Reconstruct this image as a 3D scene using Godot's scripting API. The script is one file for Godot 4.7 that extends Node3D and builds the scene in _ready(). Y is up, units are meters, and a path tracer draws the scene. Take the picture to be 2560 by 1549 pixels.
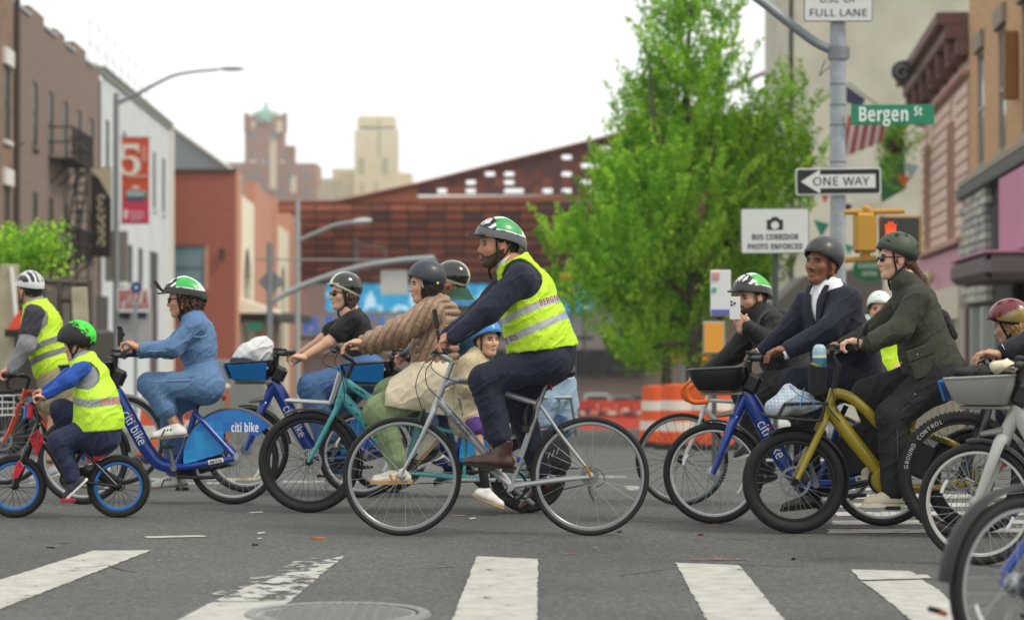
extends Node3D
# Cyclists crossing a street. Positions come from at(): a point seen at (x, y) on the 2560 x 1549 photograph and standing d metres away.
const F := 6044.0
const HY := 820.0
const CAMY := 1.205
var mats := {}
var used := {}
var noise := FastNoiseLite.new()
var noise2 := FastNoiseLite.new()
var rng := RandomNumberGenerator.new()
var LAT := Vector3(0,0,1)
var road: Node3D

func at(x: float, y: float, d: float) -> Vector3:
	return Vector3((x - 1280.0) * d / F, CAMY - (y - HY) * d / F, -d)

func ground_y(d: float) -> float:
	return -0.034 * maxf(0.0, d - 18.0) if d < 160.0 else -4.83

class MB:
	var v := PackedVector3Array()
	var n := PackedVector3Array()
	var c := PackedColorArray()
	var uv := PackedVector2Array()
	var ix := PackedInt32Array()
	var col := Color.WHITE
	func vert(p: Vector3, nn: Vector3, u := Vector2.ZERO) -> int:
		v.append(p); n.append(nn); c.append(col); uv.append(u)
		return v.size() - 1
	func tri(a: int, b: int, d: int) -> void:
		var g := (v[b] - v[a]).cross(v[d] - v[a])
		if g.dot(n[a] + n[b] + n[d]) > 0.0:
			ix.append(a); ix.append(d); ix.append(b)
		else:
			ix.append(a); ix.append(b); ix.append(d)
	func quad(a: int, b: int, d: int, e: int) -> void:
		tri(a, b, d); tri(a, d, e)
	func face(p: Array, nn: Vector3) -> void:
		var s := v.size()
		for q in p: vert(q, nn)
		for k in range(1, p.size() - 1): tri(s, s + k, s + k + 1)
	func box(xf: Transform3D, size: Vector3, bev := 0.0) -> void:
		var h := size * 0.5
		var e := minf(bev, minf(h.x, minf(h.y, h.z)) * 0.6)
		var ax := [Vector3.RIGHT, Vector3.UP, Vector3.BACK]
		for i in 3:
			var j := (i + 1) % 3
			var k := (i + 2) % 3
			for s in [-1.0,1.0]:
				var nn: Vector3 = xf.basis * (ax[i] * s)
				var o: Vector3 = ax[i] * (s * h[i])
				var u: Vector3 = ax[j] * (h[j] - e)
				var w: Vector3 = ax[k] * (h[k] - e)
				face([xf * (o - u - w), xf * (o + u - w), xf * (o + u + w), xf * (o - u + w)], nn.normalized())
			if e > 0.0:
				for s in [-1.0,1.0]:
					for t in [-1.0,1.0]:
						var n1: Vector3 = ax[j] * s
						var n2: Vector3 = ax[k] * t
						var l: Vector3 = ax[i] * (h[i] - e)
						var p1: Vector3 = ax[j] * (s * h[j]) + ax[k] * (t * (h[k] - e))
						var p2: Vector3 = ax[j] * (s * (h[j] - e)) + ax[k] * (t * h[k])
						face([xf * (p1 - l), xf * (p1 + l), xf * (p2 + l), xf * (p2 - l)], (xf.basis * (n1 + n2)).normalized())
	func bx(center: Vector3, size: Vector3, bev := 0.0, b := Basis.IDENTITY) -> void:
		box(Transform3D(b, center), size, bev)
	func tube(pts: Array, rad, seg := 8, caps := true, closed := false, flat := 1.0, side := Vector3.ZERO) -> void:
		var m := pts.size()
		var t0: Vector3 = (pts[1] - pts[0]).normalized()
		var u := (Vector3.UP if absf(t0.y) < 0.9 else Vector3.RIGHT).cross(t0).normalized()
		if side != Vector3.ZERO: u = (side - t0 * side.dot(t0)).normalized()
		var base := v.size()
		for k in m:
			var a: Vector3 = pts[k - 1] if k > 0 else (pts[m - 1] if closed else pts[0])
			var b: Vector3 = pts[k + 1] if k < m - 1 else (pts[0] if closed else pts[m - 1])
			var t := (b - a).normalized()
			u = (u - t * u.dot(t)).normalized()
			var w := t.cross(u)
			var r: float = rad if rad is float else rad[k]
			for s in seg:
				var an := TAU * s / seg
				var d := u * cos(an) + w * (sin(an) * flat)
				var dn := (u * cos(an) + w * (sin(an) / maxf(flat, 0.2))).normalized()
				vert(pts[k] + d * r, dn, Vector2(float(s) / seg, k))
		for k in (m if closed else m - 1):
			var r0 := base + k * seg
			var r1 := base + ((k + 1) % m) * seg
			for s in seg:
				quad(r0 + s, r0 + (s + 1) % seg, r1 + (s + 1) % seg, r1 + s)
		if caps and not closed:
			for e in [0, m - 1]:
				var nn: Vector3 = (pts[0] - pts[1] if e == 0 else pts[m - 1] - pts[m - 2]).normalized()
				var ring := []
				for s in seg: ring.append(v[base + e * seg + s])
				face(ring, nn)
	func lathe(prof: Array, xf: Transform3D, seg := 24, closed := false) -> void:
		# prof: Vector2(radius, along local z); smooth round, flat along
		var m := prof.size()
		for k in (m if closed else m - 1):
			var a: Vector2 = prof[k]
			var b: Vector2 = prof[(k + 1) % m]
			var t := (b - a).normalized()
			var base := v.size()
			for s in seg + 1:
				var an := TAU * s / seg
				var o := Vector3(cos(an), sin(an), 0)
				var nn := (xf.basis * (o * t.y - Vector3(0,0, t.x))).normalized()
				vert(xf * (o * a.x + Vector3(0,0, a.y)), nn, Vector2(float(s) / seg, 0))
				vert(xf * (o * b.x + Vector3(0,0, b.y)), nn, Vector2(float(s) / seg, 1))
			for s in seg:
				var q := base + s * 2
				quad(q, q + 1, q + 3, q + 2)
	func ellip(xf: Transform3D, seg := 12, rings := 8) -> void:
		var base := v.size()
		var it := xf.basis.inverse().transposed()
		for r in rings + 1:
			var ph := PI * r / rings
			for s in seg + 1:
				var an := TAU * s / seg
				var o := Vector3(sin(ph) * cos(an), cos(ph), sin(ph) * sin(an))
				vert(xf * o, (it * o).normalized(), Vector2(float(s) / seg, float(r) / rings))
		for r in rings:
			for s in seg:
				var q := base + r * (seg + 1) + s
				quad(q, q + 1, q + seg + 2, q + seg + 1)
	func prism(poly: PackedVector2Array, depth: float, xf: Transform3D) -> void:
		var t := Geometry2D.triangulate_polygon(poly)
		var cw := 1.0 if Geometry2D.is_polygon_clockwise(poly) else -1.0
		for s in [-0.5,0.5]:
			var base := v.size()
			var nn := (xf.basis * Vector3(0,0, signf(s))).normalized()
			for q in poly: vert(xf * Vector3(q.x, q.y, s * depth), nn, q)
			for k in range(0, t.size(), 3): tri(base + t[k], base + t[k + 1], base + t[k + 2])
		for k in poly.size():
			var a := poly[k]
			var b := poly[(k + 1) % poly.size()]
			var e := (b - a).normalized()
			var nn := (xf.basis * Vector3(-e.y, e.x, 0) * cw).normalized()
			face([xf * Vector3(a.x, a.y, -depth / 2), xf * Vector3(b.x, b.y, -depth / 2), xf * Vector3(b.x, b.y, depth / 2), xf * Vector3(a.x, a.y, depth / 2)], nn)
	func add(s: Dictionary, xf := Transform3D.IDENTITY, cf = null) -> void:
		var base := v.size()
		var flip := xf.basis.determinant() < 0.0
		var it := xf.basis.inverse().transposed()
		var sv: PackedVector3Array = s.v
		var sn: PackedVector3Array = s.n
		for k in sv.size():
			v.append(xf * sv[k]); n.append((it * sn[k]).normalized())
			c.append(cf.call(sv[k]) if cf != null else col)
			uv.append(Vector2.ZERO)
		var si: PackedInt32Array = s.i
		for k in range(0, si.size(), 3):
			ix.append(base + si[k])
			ix.append(base + si[k + (2 if flip else 1)])
			ix.append(base + si[k + (1 if flip else 2)])
	func mesh() -> ArrayMesh:
		var a := []
		a.resize(Mesh.ARRAY_MAX)
		a[Mesh.ARRAY_VERTEX] = v; a[Mesh.ARRAY_NORMAL] = n; a[Mesh.ARRAY_COLOR] = c; a[Mesh.ARRAY_TEX_UV] = uv; a[Mesh.ARRAY_INDEX] = ix
		var m := ArrayMesh.new()
		m.add_surface_from_arrays(Mesh.PRIMITIVE_TRIANGLES, a)
		return m

func put(mb: MB, called: String, m: Material, parent: Node = self) -> MeshInstance3D:
	var o := MeshInstance3D.new()
	o.name = numbered(called) if parent == self else called
	o.mesh = mb.mesh()
	o.material_override = m
	if parent != self: o.position = -gp(parent)
	parent.add_child(o, true)
	return o

func gp(o: Node) -> Vector3:
	# where a thing or part stands; parts are built in the street's own coordinates
	var p := Vector3.ZERO
	while o != self and o is Node3D:
		p += o.position
		o = o.get_parent()
	return p

func node(called: String, parent: Node = self, where := Vector3.ZERO) -> Node3D:
	var o := Node3D.new()
	o.name = numbered(called) if parent == self else called
	parent.add_child(o, true)
	o.position = where if parent == self else where - gp(parent)
	return o

func numbered(called: String) -> String:
	used[called] = used.get(called, -1) + 1
	return called if used[called] == 0 else "%s_%03d" % [called, used[called]]

func tag(o: Node, label: String, category := "", group := "", kind := "") -> Node:
	if label: o.set_meta("label", label)
	if category: o.set_meta("category", category)
	if group: o.set_meta("group", group)
	if kind: o.set_meta("kind", kind)
	return o

func struct(o: Node) -> Node:
	o.set_meta("kind", "structure")
	return o

func M(hex: String, rough := 0.6, metal := 0.0, coat := 0.0, vc := false) -> StandardMaterial3D:
	var key := "%s/%s/%s/%s/%s" % [hex, rough, metal, coat, vc]
	if not mats.has(key):
		var m := StandardMaterial3D.new()
		m.albedo_color = Color(hex)
		m.roughness = rough
		m.metallic = metal
		if coat > 0.0:
			m.clearcoat_enabled = true; m.clearcoat = coat; m.clearcoat_roughness = 0.08
		m.vertex_color_use_as_albedo = vc
		mats[key] = m
	return mats[key]

func lin(hex: String) -> Color:
	return Color(hex).srgb_to_linear()

func ntex(freq: float, lo: String, hi: String, kind := FastNoiseLite.TYPE_SIMPLEX_SMOOTH, oct := 4, seed_ := 3, size := 512, mid := "") -> ImageTexture:
	var f := FastNoiseLite.new()
	f.noise_type = kind
	f.frequency = freq
	f.fractal_octaves = oct
	f.seed = seed_
	var im := f.get_seamless_image(size, size)
	var a := Color(lo)
	var b := Color(hi)
	var data := im.get_data()
	var out := PackedByteArray()
	out.resize(size * size * 3)
	var lut := []
	for k in 256:
		var t := k / 255.0
		var q := a.lerp(b, t)
		if mid: q = a.lerp(Color(mid), t * 2.0) if t < 0.5 else Color(mid).lerp(b, t * 2.0 - 1.0)
		lut.append([int(q.r * 255), int(q.g * 255), int(q.b * 255)])
	for k in size * size:
		var e = lut[data[k]]
		out[k * 3] = e[0]; out[k * 3 + 1] = e[1]; out[k * 3 + 2] = e[2]
	return ImageTexture.create_from_image(Image.create_from_data(size, size, false, Image.FORMAT_RGB8, out))

func tri_mat(called: String, tex: Texture2D, scale: float, rough := 0.85, bump: Texture2D = null, bump_cm := 0.3, tint := Color.WHITE) -> StandardMaterial3D:
	if not mats.has(called):
		var m := StandardMaterial3D.new()
		m.albedo_texture = tex
		m.albedo_color = tint
		m.roughness = rough
		m.uv1_triplanar = true
		m.uv1_world_triplanar = true
		m.uv1_scale = Vector3.ONE * scale
		if bump:
			m.heightmap_enabled = true; m.heightmap_texture = bump; m.heightmap_scale = bump_cm
		mats[called] = m
	return mats[called]

func lettering(s: String, height: float, where: Vector3, basis: Basis, m: Material, parent: Node, depth := 0.004, bold := true, serif := false, width := 0.0, called := "lettering") -> MeshInstance3D:
	var f := SystemFont.new()
	f.font_names = PackedStringArray(["Droid Serif" if serif else "Droid Sans"])
	f.font_weight = 700 if bold else 400
	var t := TextMesh.new()
	t.font = f
	t.text = s
	t.font_size = 64
	t.pixel_size = height / 46.0
	t.depth = depth
	t.curve_step = 1.0
	var o := MeshInstance3D.new()
	o.name = called
	var box := t.get_aabb()
	o.mesh = t
	var sc := 1.0
	if width > 0.0 and box.size.x > 0.0: sc = width / box.size.x
	o.transform = Transform3D(basis * Basis.from_scale(Vector3(sc, 1,1)), where - gp(parent))
	o.material_override = m
	parent.add_child(o, true)
	return o

# ---- smooth bodies: distances to tapered bones joined with a smooth minimum, meshed as surface nets ----
func cap(a: Vector3, b: Vector3, ra: float, rb: float, k := 0.03, s := 1.0) -> Array:
	return [0, a, b, ra, rb, k, s]
func ell(c: Vector3, r: Vector3, k := 0.02, b := Basis.IDENTITY) -> Array:
	return [1, c, r, b.inverse(), 0.0, k, 1.0]

func sdf(prims: Array, cell: float, cuts := [], disp = null) -> Dictionary:
	var lo := Vector3.ONE * 1e9
	var hi := -lo
	var boxes := []
	for p in prims:
		var a: Vector3
		var b: Vector3
		if p[0] == 0:
			var r: float = maxf(p[3], p[4]) * maxf(p[6],1.0)
			a = p[1].min(p[2]) - Vector3.ONE * r
			b = p[1].max(p[2]) + Vector3.ONE * r
		else:
			var r2: float = maxf(p[2].x, maxf(p[2].y, p[2].z))
			a = p[1] - Vector3.ONE * r2
			b = p[1] + Vector3.ONE * r2
		var e = Vector3.ONE * (cell * 2.0 + p[5] * 0.6)
		boxes.append([a - e, b + e])
		lo = lo.min(a - e); hi = hi.max(b + e)
	var dims := ((hi - lo) / cell).ceil() + Vector3.ONE * 2
	var nx := int(dims.x)
	var ny := int(dims.y)
	var nz := int(dims.z)
	var f := PackedFloat32Array()
	f.resize(nx * ny * nz)
	f.fill(0.15)
	for q in prims.size():
		var p: Array = prims[q]
		var i0 := Vector3i(((boxes[q][0] - lo) / cell).floor()).max(Vector3i.ZERO)
		var i1 := Vector3i(((boxes[q][1] - lo) / cell).ceil()).min(Vector3i(nx - 1, ny - 1, nz - 1))
		var k: float = p[5]
		var ik := 0.25 / maxf(k, 1e-6)
		if p[0] == 0:
			var a: Vector3 = p[1]
			var ba: Vector3 = p[2] - a
			var s: float = p[6]
			var sq := 1.0 - 1.0 / s
			var L := LAT
			if s != 1.0: ba -= L * (ba.dot(L) * sq)
			var inv := 1.0 / maxf(ba.length_squared(), 1e-9)
			var ra: float = p[3]
			var dr: float = p[4] - ra
			for z in range(i0.z, i1.z + 1):
				for y in range(i0.y, i1.y + 1):
					var id := (z * ny + y) * nx + i0.x
					for x in range(i0.x, i1.x + 1):
						var pa := lo + Vector3(x, y, z) * cell - a
						if s != 1.0: pa -= L * (pa.dot(L) * sq)
						var h := clampf(pa.dot(ba) * inv, 0.0,1.0)
						var d := (pa - ba * h).length() - ra - dr * h
						var g := f[id]
						var hh := k - absf(g - d)
						if hh > 0.0: f[id] = minf(g, d) - hh * hh * ik
						elif d < g: f[id] = d
						id += 1
		else:
			var c: Vector3 = p[1]
			var r: Vector3 = p[2]
			var bi: Basis = p[3]
			var ir := Vector3(1 / r.x, 1 / r.y, 1 / r.z)
			for z in range(i0.z, i1.z + 1):
				for y in range(i0.y, i1.y + 1):
					var id := (z * ny + y) * nx + i0.x
					for x in range(i0.x, i1.x + 1):
						var w := bi * (lo + Vector3(x, y, z) * cell - c) * ir
						var k0 := w.length()
						var k1 := (w * ir).length()
						var d := k0 * (k0 - 1.0) / maxf(k1,1e-6) if k0 > 1e-4 else -0.05
						var g := f[id]
						var hh := k - absf(g - d)
						if hh > 0.0: f[id] = minf(g, d) - hh * hh * ik
						elif d < g: f[id] = d
						id += 1
	for q in cuts:
		# ["plane", normal, offset] keeps n.p < offset; ["hole", a, b, r, k] takes a capsule out
		var id := 0
		if q[0] == "plane":
			var pn: Vector3 = q[1]
			var off: float = q[2]
			for z in nz:
				for y in ny:
					for x in nx:
						if f[id] < 0.1:
							f[id] = maxf(f[id], (lo + Vector3(x, y, z) * cell).dot(pn) - off)
						id += 1
		else:
			var a: Vector3 = q[1]
			var ba: Vector3 = q[2] - a
			var inv := 1.0 / maxf(ba.length_squared(), 1e-9)
			var r: float = q[3]
			var k: float = q[4]
			var mn := (a.min(q[2]) - Vector3.ONE * (r + 0.05) - lo) / cell
			var mx := (a.max(q[2]) + Vector3.ONE * (r + 0.05) - lo) / cell
			for z in range(maxi(0, int(mn.z)), mini(nz, int(mx.z) + 1)):
				for y in range(maxi(0, int(mn.y)), mini(ny, int(mx.y) + 1)):
					for x in range(maxi(0, int(mn.x)), mini(nx, int(mx.x) + 1)):
						id = (z * ny + y) * nx + x
						if f[id] < 0.1:
							var pa := lo + Vector3(x, y, z) * cell - a
							var d := r - (pa - ba * clampf(pa.dot(ba) * inv, 0.0,1.0)).length()
							var g := f[id]
							var hh := maxf(k - absf(g - d), 0.0)
							f[id] = maxf(g, d) + hh * hh * 0.25 / maxf(k, 1e-6)
	var vid := PackedInt32Array()
	vid.resize(nx * ny * nz)
	vid.fill(-1)
	var v := PackedVector3Array()
	var n := PackedVector3Array()
	var ix := PackedInt32Array()
	var sy := nx
	var sz := nx * ny
	var lim := cell * 1.8
	var has_disp := disp != null
	for z in nz - 1:
		for y in ny - 1:
			var id := (z * ny + y) * nx
			for x in nx - 1:
				var c0 := f[id]
				if absf(c0) > lim:
					id += 1
					continue
				var c1 := f[id + 1]
				var c2 := f[id + sy]
				var c3 := f[id + sy + 1]
				var c4 := f[id + sz]
				var c5 := f[id + sz + 1]
				var c6 := f[id + sz + sy]
				var c7 := f[id + sz + sy + 1]
				var m := int(c0 < 0) + int(c1 < 0) + int(c2 < 0) + int(c3 < 0) + int(c4 < 0) + int(c5 < 0) + int(c6 < 0) + int(c7 < 0)
				if m == 0 or m == 8:
					id += 1
					continue
				var sum := Vector3.ZERO
				var cnt := 0
				if (c0 < 0) != (c1 < 0): sum += Vector3(c0 / (c0 - c1), 0,0); cnt += 1
				if (c2 < 0) != (c3 < 0): sum += Vector3(c2 / (c2 - c3), 1,0); cnt += 1
				if (c4 < 0) != (c5 < 0): sum += Vector3(c4 / (c4 - c5), 0,1); cnt += 1
				if (c6 < 0) != (c7 < 0): sum += Vector3(c6 / (c6 - c7), 1,1); cnt += 1
				if (c0 < 0) != (c2 < 0): sum += Vector3(0, c0 / (c0 - c2), 0); cnt += 1
				if (c1 < 0) != (c3 < 0): sum += Vector3(1, c1 / (c1 - c3), 0); cnt += 1
				if (c4 < 0) != (c6 < 0): sum += Vector3(0, c4 / (c4 - c6), 1); cnt += 1
				if (c5 < 0) != (c7 < 0): sum += Vector3(1, c5 / (c5 - c7), 1); cnt += 1
				if (c0 < 0) != (c4 < 0): sum += Vector3(0,0, c0 / (c0 - c4)); cnt += 1
				if (c1 < 0) != (c5 < 0): sum += Vector3(1,0, c1 / (c1 - c5)); cnt += 1
				if (c2 < 0) != (c6 < 0): sum += Vector3(0,1, c2 / (c2 - c6)); cnt += 1
				if (c3 < 0) != (c7 < 0): sum += Vector3(1,1, c3 / (c3 - c7)); cnt += 1
				var p := lo + (Vector3(x, y, z) + sum / cnt) * cell
				var g := Vector3(c1 + c3 + c5 + c7 - c0 - c2 - c4 - c6, c2 + c3 + c6 + c7 - c0 - c1 - c4 - c5, c4 + c5 + c6 + c7 - c0 - c1 - c2 - c3).normalized()
				if has_disp:
					var e := cell * 0.5
					var d0: float = disp.call(p)
					var gr := Vector3(disp.call(p + Vector3(e, 0,0)) - d0, disp.call(p + Vector3(0, e, 0)) - d0, disp.call(p + Vector3(0,0, e)) - d0) / e
					p += g * d0
					g = (g - (gr - g * gr.dot(g))).normalized()
				vid[id] = v.size()
				v.append(p); n.append(g)
				var i0 := vid[id]
				if x > 0 and y > 0 and (c0 < 0) != (c4 < 0):
					_q(ix, i0, vid[id - 1], vid[id - 1 - sy], vid[id - sy], c0 < 0)
				if y > 0 and z > 0 and (c0 < 0) != (c1 < 0):
					_q(ix, i0, vid[id - sy], vid[id - sy - sz], vid[id - sz], c0 < 0)
				if x > 0 and z > 0 and (c0 < 0) != (c2 < 0):
					_q(ix, i0, vid[id - sz], vid[id - sz - 1], vid[id - 1], c0 < 0)
				id += 1
	return {"v": v, "n": n, "i": ix}

func _q(ix: PackedInt32Array, a: int, b: int, c: int, d: int, flip: bool) -> void:
	if b < 0 or c < 0 or d < 0: return
	if flip:
		ix.append_array([a, c, b, a, d, c])
	else:
		ix.append_array([a, b, c, a, c, d])

func cloth(p: Vector3) -> float:
	# long soft folds with sharper creases between them
	var u := p.x * 0.8 + p.y * 0.6
	var w := p.y * 0.8 - p.x * 0.6
	var n := noise.get_noise_3d(u * 3.2, w * 9.0, p.z * 4.0)
	var m := noise2.get_noise_3d(u * 16.0, w * 7.0, p.z * 8.0)
	return (pow(1.0 - absf(n), 4.0) - 0.45) * 0.0075 + m * 0.0018
func suiting(p: Vector3) -> float:
	return cloth(p) * 0.95
func soft(p: Vector3) -> float:
	return noise.get_noise_3d(p.x * 5.0, p.y * 6.0, p.z * 5.0) * 0.005

# ---- flat print: triangles and lettering drawn into an image ----
func fill_tri(im: Image, a: Vector2, b: Vector2, c: Vector2, col: Color) -> void:
	var lo := a.min(b).min(c).floor().max(Vector2.ZERO)
	var hi := a.max(b).max(c).ceil().min(Vector2(im.get_width() - 1, im.get_height() - 1))
	var ar := (b - a).cross(c - a)
	if absf(ar) < 1e-6: return
	var s := signf(ar)
	for y in range(int(lo.y), int(hi.y) + 1):
		for x in range(int(lo.x), int(hi.x) + 1):
			var p := Vector2(x + 0.5, y + 0.5)
			if (b - a).cross(p - a) * s >= 0.0 and (c - b).cross(p - b) * s >= 0.0 and (a - c).cross(p - c) * s >= 0.0:
				im.set_pixel(x, y, col)

func fill_strip(im: Image, top: Array, bot: Array, col: Color) -> void:
	for k in top.size() - 1:
		fill_tri(im, top[k], top[k + 1], bot[k], col)
		fill_tri(im, top[k + 1], bot[k + 1], bot[k], col)

func print_text(im: Image, s: String, h: float, c: Vector2, ang: float, col: Color, width := 0.0, bold := true, serif := false) -> void:
	var f := SystemFont.new()
	f.font_names = PackedStringArray(["Droid Serif" if serif else "Droid Sans"])
	f.font_weight = 700 if bold else 400
	var t := TextMesh.new()
	t.font = f
	t.text = s
	t.font_size = 64
	t.pixel_size = 1.0 / 46.0
	t.depth = 0.0
	t.curve_step = 2.0
	var arr := t.get_mesh_arrays()
	var v: PackedVector3Array = arr[Mesh.ARRAY_VERTEX]
	var ix = arr[Mesh.ARRAY_INDEX]
	var wd := t.get_aabb().size.x
	var sx := h if width <= 0.0 else width / wd
	var q := []
	for p in v: q.append(c + Vector2(p.x * sx, -p.y * h).rotated(ang))
	if ix != null and ix.size() > 0:
		for k in range(0, ix.size(), 3): fill_tri(im, q[ix[k]], q[ix[k + 1]], q[ix[k + 2]], col)
	else:
		for k in range(0, q.size(), 3): fill_tri(im, q[k], q[k + 1], q[k + 2], col)

func print_mat(im: Image, rough := 0.6) -> StandardMaterial3D:
	im.generate_mipmaps()
	var m := StandardMaterial3D.new()
	m.albedo_texture = ImageTexture.create_from_image(im)
	m.roughness = rough
	m.texture_repeat = false
	return m

# ---------------------------------------------------------------- people
var head_src := {}
var grip_src := {}
var rest_src := {}
var phone_src := {}
var shoe_src := {}
var boot_src := {}

func people_sources() -> void:
	var h := [
		ell(Vector3(-0.014,0.034,0), Vector3(0.098,0.086,0.076), 0.0),
		ell(Vector3(0.030,-0.040,0), Vector3(0.060,0.078,0.060), 0.03),
		cap(Vector3(0.064,-0.100,-0.008), Vector3(0.064,-0.100,0.008), 0.020,0.020,0.025),
		cap(Vector3(0.072,0.022,-0.034), Vector3(0.072,0.022,0.034), 0.015,0.015,0.02),
		cap(Vector3(0.083,0.012,0), Vector3(0.100,-0.032,0), 0.008,0.0125,0.014),
		ell(Vector3(0.091,-0.038,-0.012), Vector3(0.011,0.008,0.008), 0.006),
		ell(Vector3(0.091,-0.038,0.012), Vector3(0.011,0.008,0.008), 0.006),
		ell(Vector3(0.088,-0.063,0), Vector3(0.010,0.0065,0.022), 0.006),
		ell(Vector3(0.085,-0.074,0), Vector3(0.010,0.0075,0.020), 0.005),
		ell(Vector3(-0.045,-0.02,0), Vector3(0.060,0.080,0.062), 0.03)]
	for s in [-1.0,1.0]:
		h.append(cap(Vector3(-0.012,-0.050,0.050 * s), Vector3(0.050,-0.098,0.022 * s), 0.018,0.016,0.03))
		h.append(ell(Vector3(0.056,-0.024,0.042 * s), Vector3(0.024,0.022,0.022), 0.03))
		h.append(ell(Vector3(-0.012,-0.012,0.075 * s), Vector3(0.019,0.031,0.009), 0.006, Basis(Vector3(0,0,1), 0.25)))
	var cuts := []
	for s in [-1.0,1.0]: cuts.append(["hole", Vector3(0.094,0.000,0.030 * s), Vector3(0.088,-0.001,0.042 * s), 0.011,0.014])
	head_src = sdf(h, 0.0042, cuts)
	# a left hand closed round a bar that runs along z; the wrist lies towards +x, the thumb on the -z side
	var g := [cap(Vector3(0.070,0.030,0), Vector3(0.030,0.036,0.0), 0.026,0.024,0.02,1.0)]
	for k in 4:
		var z := 0.034 - 0.022 * k
		var l: float = [0.82,0.96,1.0,0.92][k]
		g.append(cap(Vector3(0.058,0.030, z * 0.6), Vector3(0.000,0.036, z), 0.014,0.0115,0.012))
		g.append(cap(Vector3(0.000,0.036, z), Vector3(-0.030 * l, 0.016, z), 0.0105,0.0095,0.006))
		g.append(cap(Vector3(-0.030 * l, 0.016, z), Vector3(-0.028 * l, -0.014, z), 0.0095,0.0085,0.004))
		g.append(cap(Vector3(-0.028 * l, -0.014, z), Vector3(-0.006,-0.027, z), 0.0085,0.0080,0.004))
	g.append(cap(Vector3(0.052,0.020,-0.022), Vector3(0.026,0.000,-0.048), 0.0155,0.0115,0.012))
	g.append(cap(Vector3(0.026,0.000,-0.048), Vector3(0.000,-0.024,-0.050), 0.0110,0.0092,0.006))
	grip_src = sdf(g, 0.0042)
	# a left hand laid over a bar with the fingers stretched forward and down
	var r := [cap(Vector3(0.070,0.030,0), Vector3(0.030,0.034,0.0), 0.025,0.024,0.02)]
	for k in 4:
		var z := 0.034 - 0.023 * k
		var l: float = [0.78,0.95,1.0,0.90][k]
		g = r
		g.append(cap(Vector3(0.058,0.030, z * 0.6), Vector3(0.000,0.034, z), 0.014,0.0115,0.012))
		g.append(cap(Vector3(0.000,0.034, z), Vector3(-0.036 * l, 0.020, z * 1.1), 0.0105,0.0095,0.006))
		g.append(cap(Vector3(-0.036 * l, 0.020, z * 1.1), Vector3(-0.056 * l, -0.008, z * 1.14), 0.0095,0.0085,0.004))
		g.append(cap(Vector3(-0.056 * l, -0.008, z * 1.14), Vector3(-0.064 * l, -0.036, z * 1.16), 0.0085,0.0072,0.004))
	r.append(cap(Vector3(0.052,0.020,-0.022), Vector3(0.020,0.010,-0.052), 0.0155,0.0110,0.012))
	r.append(cap(Vector3(0.020,0.010,-0.052), Vector3(-0.014,0.002,-0.058), 0.0110,0.0088,0.006))
	rest_src = sdf(r, 0.0042)
	# a hand holding a phone upright: x towards the wrist, the phone's flat lies in the xy plane at z = 0, fingers behind (+z)
	var q := [cap(Vector3(0.085,-0.045,0.004), Vector3(0.045,-0.010,0.012), 0.027,0.027,0.02)]
	for k in 4:
		var y := 0.026 - 0.021 * k
		var l: float = [0.92,1.0,0.95,0.8][k]
		q.append(cap(Vector3(0.052,-0.012 + y * 0.3,0.016), Vector3(0.036, y, 0.022), 0.014,0.011,0.012))
		q.append(cap(Vector3(0.036, y, 0.022), Vector3(0.002, y + 0.004,0.024), 0.0105,0.0095,0.006))
		q.append(cap(Vector3(0.002, y + 0.004,0.024), Vector3(-0.030 * l, y + 0.002,0.018), 0.0095,0.0085,0.004))
		q.append(cap(Vector3(-0.030 * l, y + 0.002,0.018), Vector3(-0.046 * l, y - 0.002,0.004), 0.0085,0.0075,0.004))
	q.append(cap(Vector3(0.058,-0.020,-0.004), Vector3(0.046,0.020,-0.010), 0.0155,0.0115,0.012))
	q.append(cap(Vector3(0.046,0.020,-0.010), Vector3(0.040,0.052,-0.006), 0.0110,0.0090,0.006))
	phone_src = sdf(q, 0.0045)
	var sole := ["plane", Vector3(0,-1,0), 0.070]
	shoe_src = sdf([cap(Vector3(-0.030,-0.050,0), Vector3(0.060,-0.052,0), 0.040,0.042,0.02), cap(Vector3(0.060,-0.052,0), Vector3(0.145,-0.060,0), 0.042,0.033,0.02), cap(Vector3(0.005,-0.012,0), Vector3(0.0,-0.045,0), 0.040,0.043,0.02), cap(Vector3(0.02,-0.015,0), Vector3(0.085,-0.040,0), 0.022,0.024,0.02)],0.008,[sole])
	boot_src = sdf([cap(Vector3(-0.030,-0.050,0), Vector3(0.060,-0.052,0), 0.040,0.040,0.02), cap(Vector3(0.060,-0.052,0), Vector3(0.170,-0.062,0), 0.040,0.028,0.02), cap(Vector3(0.000,0.060,0), Vector3(0.0,-0.045,0), 0.050,0.045,0.02), cap(Vector3(0.02,-0.005,0), Vector3(0.085,-0.040,0), 0.030,0.026,0.03)],0.008,[sole, ["plane", Vector3(0,1,0), 0.068]])

func basis_xy(x: Vector3, up_hint: Vector3) -> Basis:
	# x as given, y as near the hint as can be, z to the right of both
	x = x.normalized()
	var y := (up_hint - x * up_hint.dot(x)).normalized()
	return Basis(x, y, x.cross(y))

func head_xf(sp: Dictionary) -> Transform3D:
	# forward -x, turned by yaw towards the camera, pitched up
	var s: float = sp.get("hs", 1.0)
	var f := Vector3(-1,0,0).rotated(Vector3.UP, deg_to_rad(sp.get("yaw", 0.0)))
	var r := f.cross(Vector3.UP)
	f = f.rotated(r, deg_to_rad(sp.get("pitch", 0.0)))
	var b := basis_xy(f, Vector3.UP)
	b = b.rotated(f, deg_to_rad(sp.get("roll", 0.0)))
	return Transform3D(b.scaled_local(Vector3.ONE * s), jp(sp, sp.head))

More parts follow.
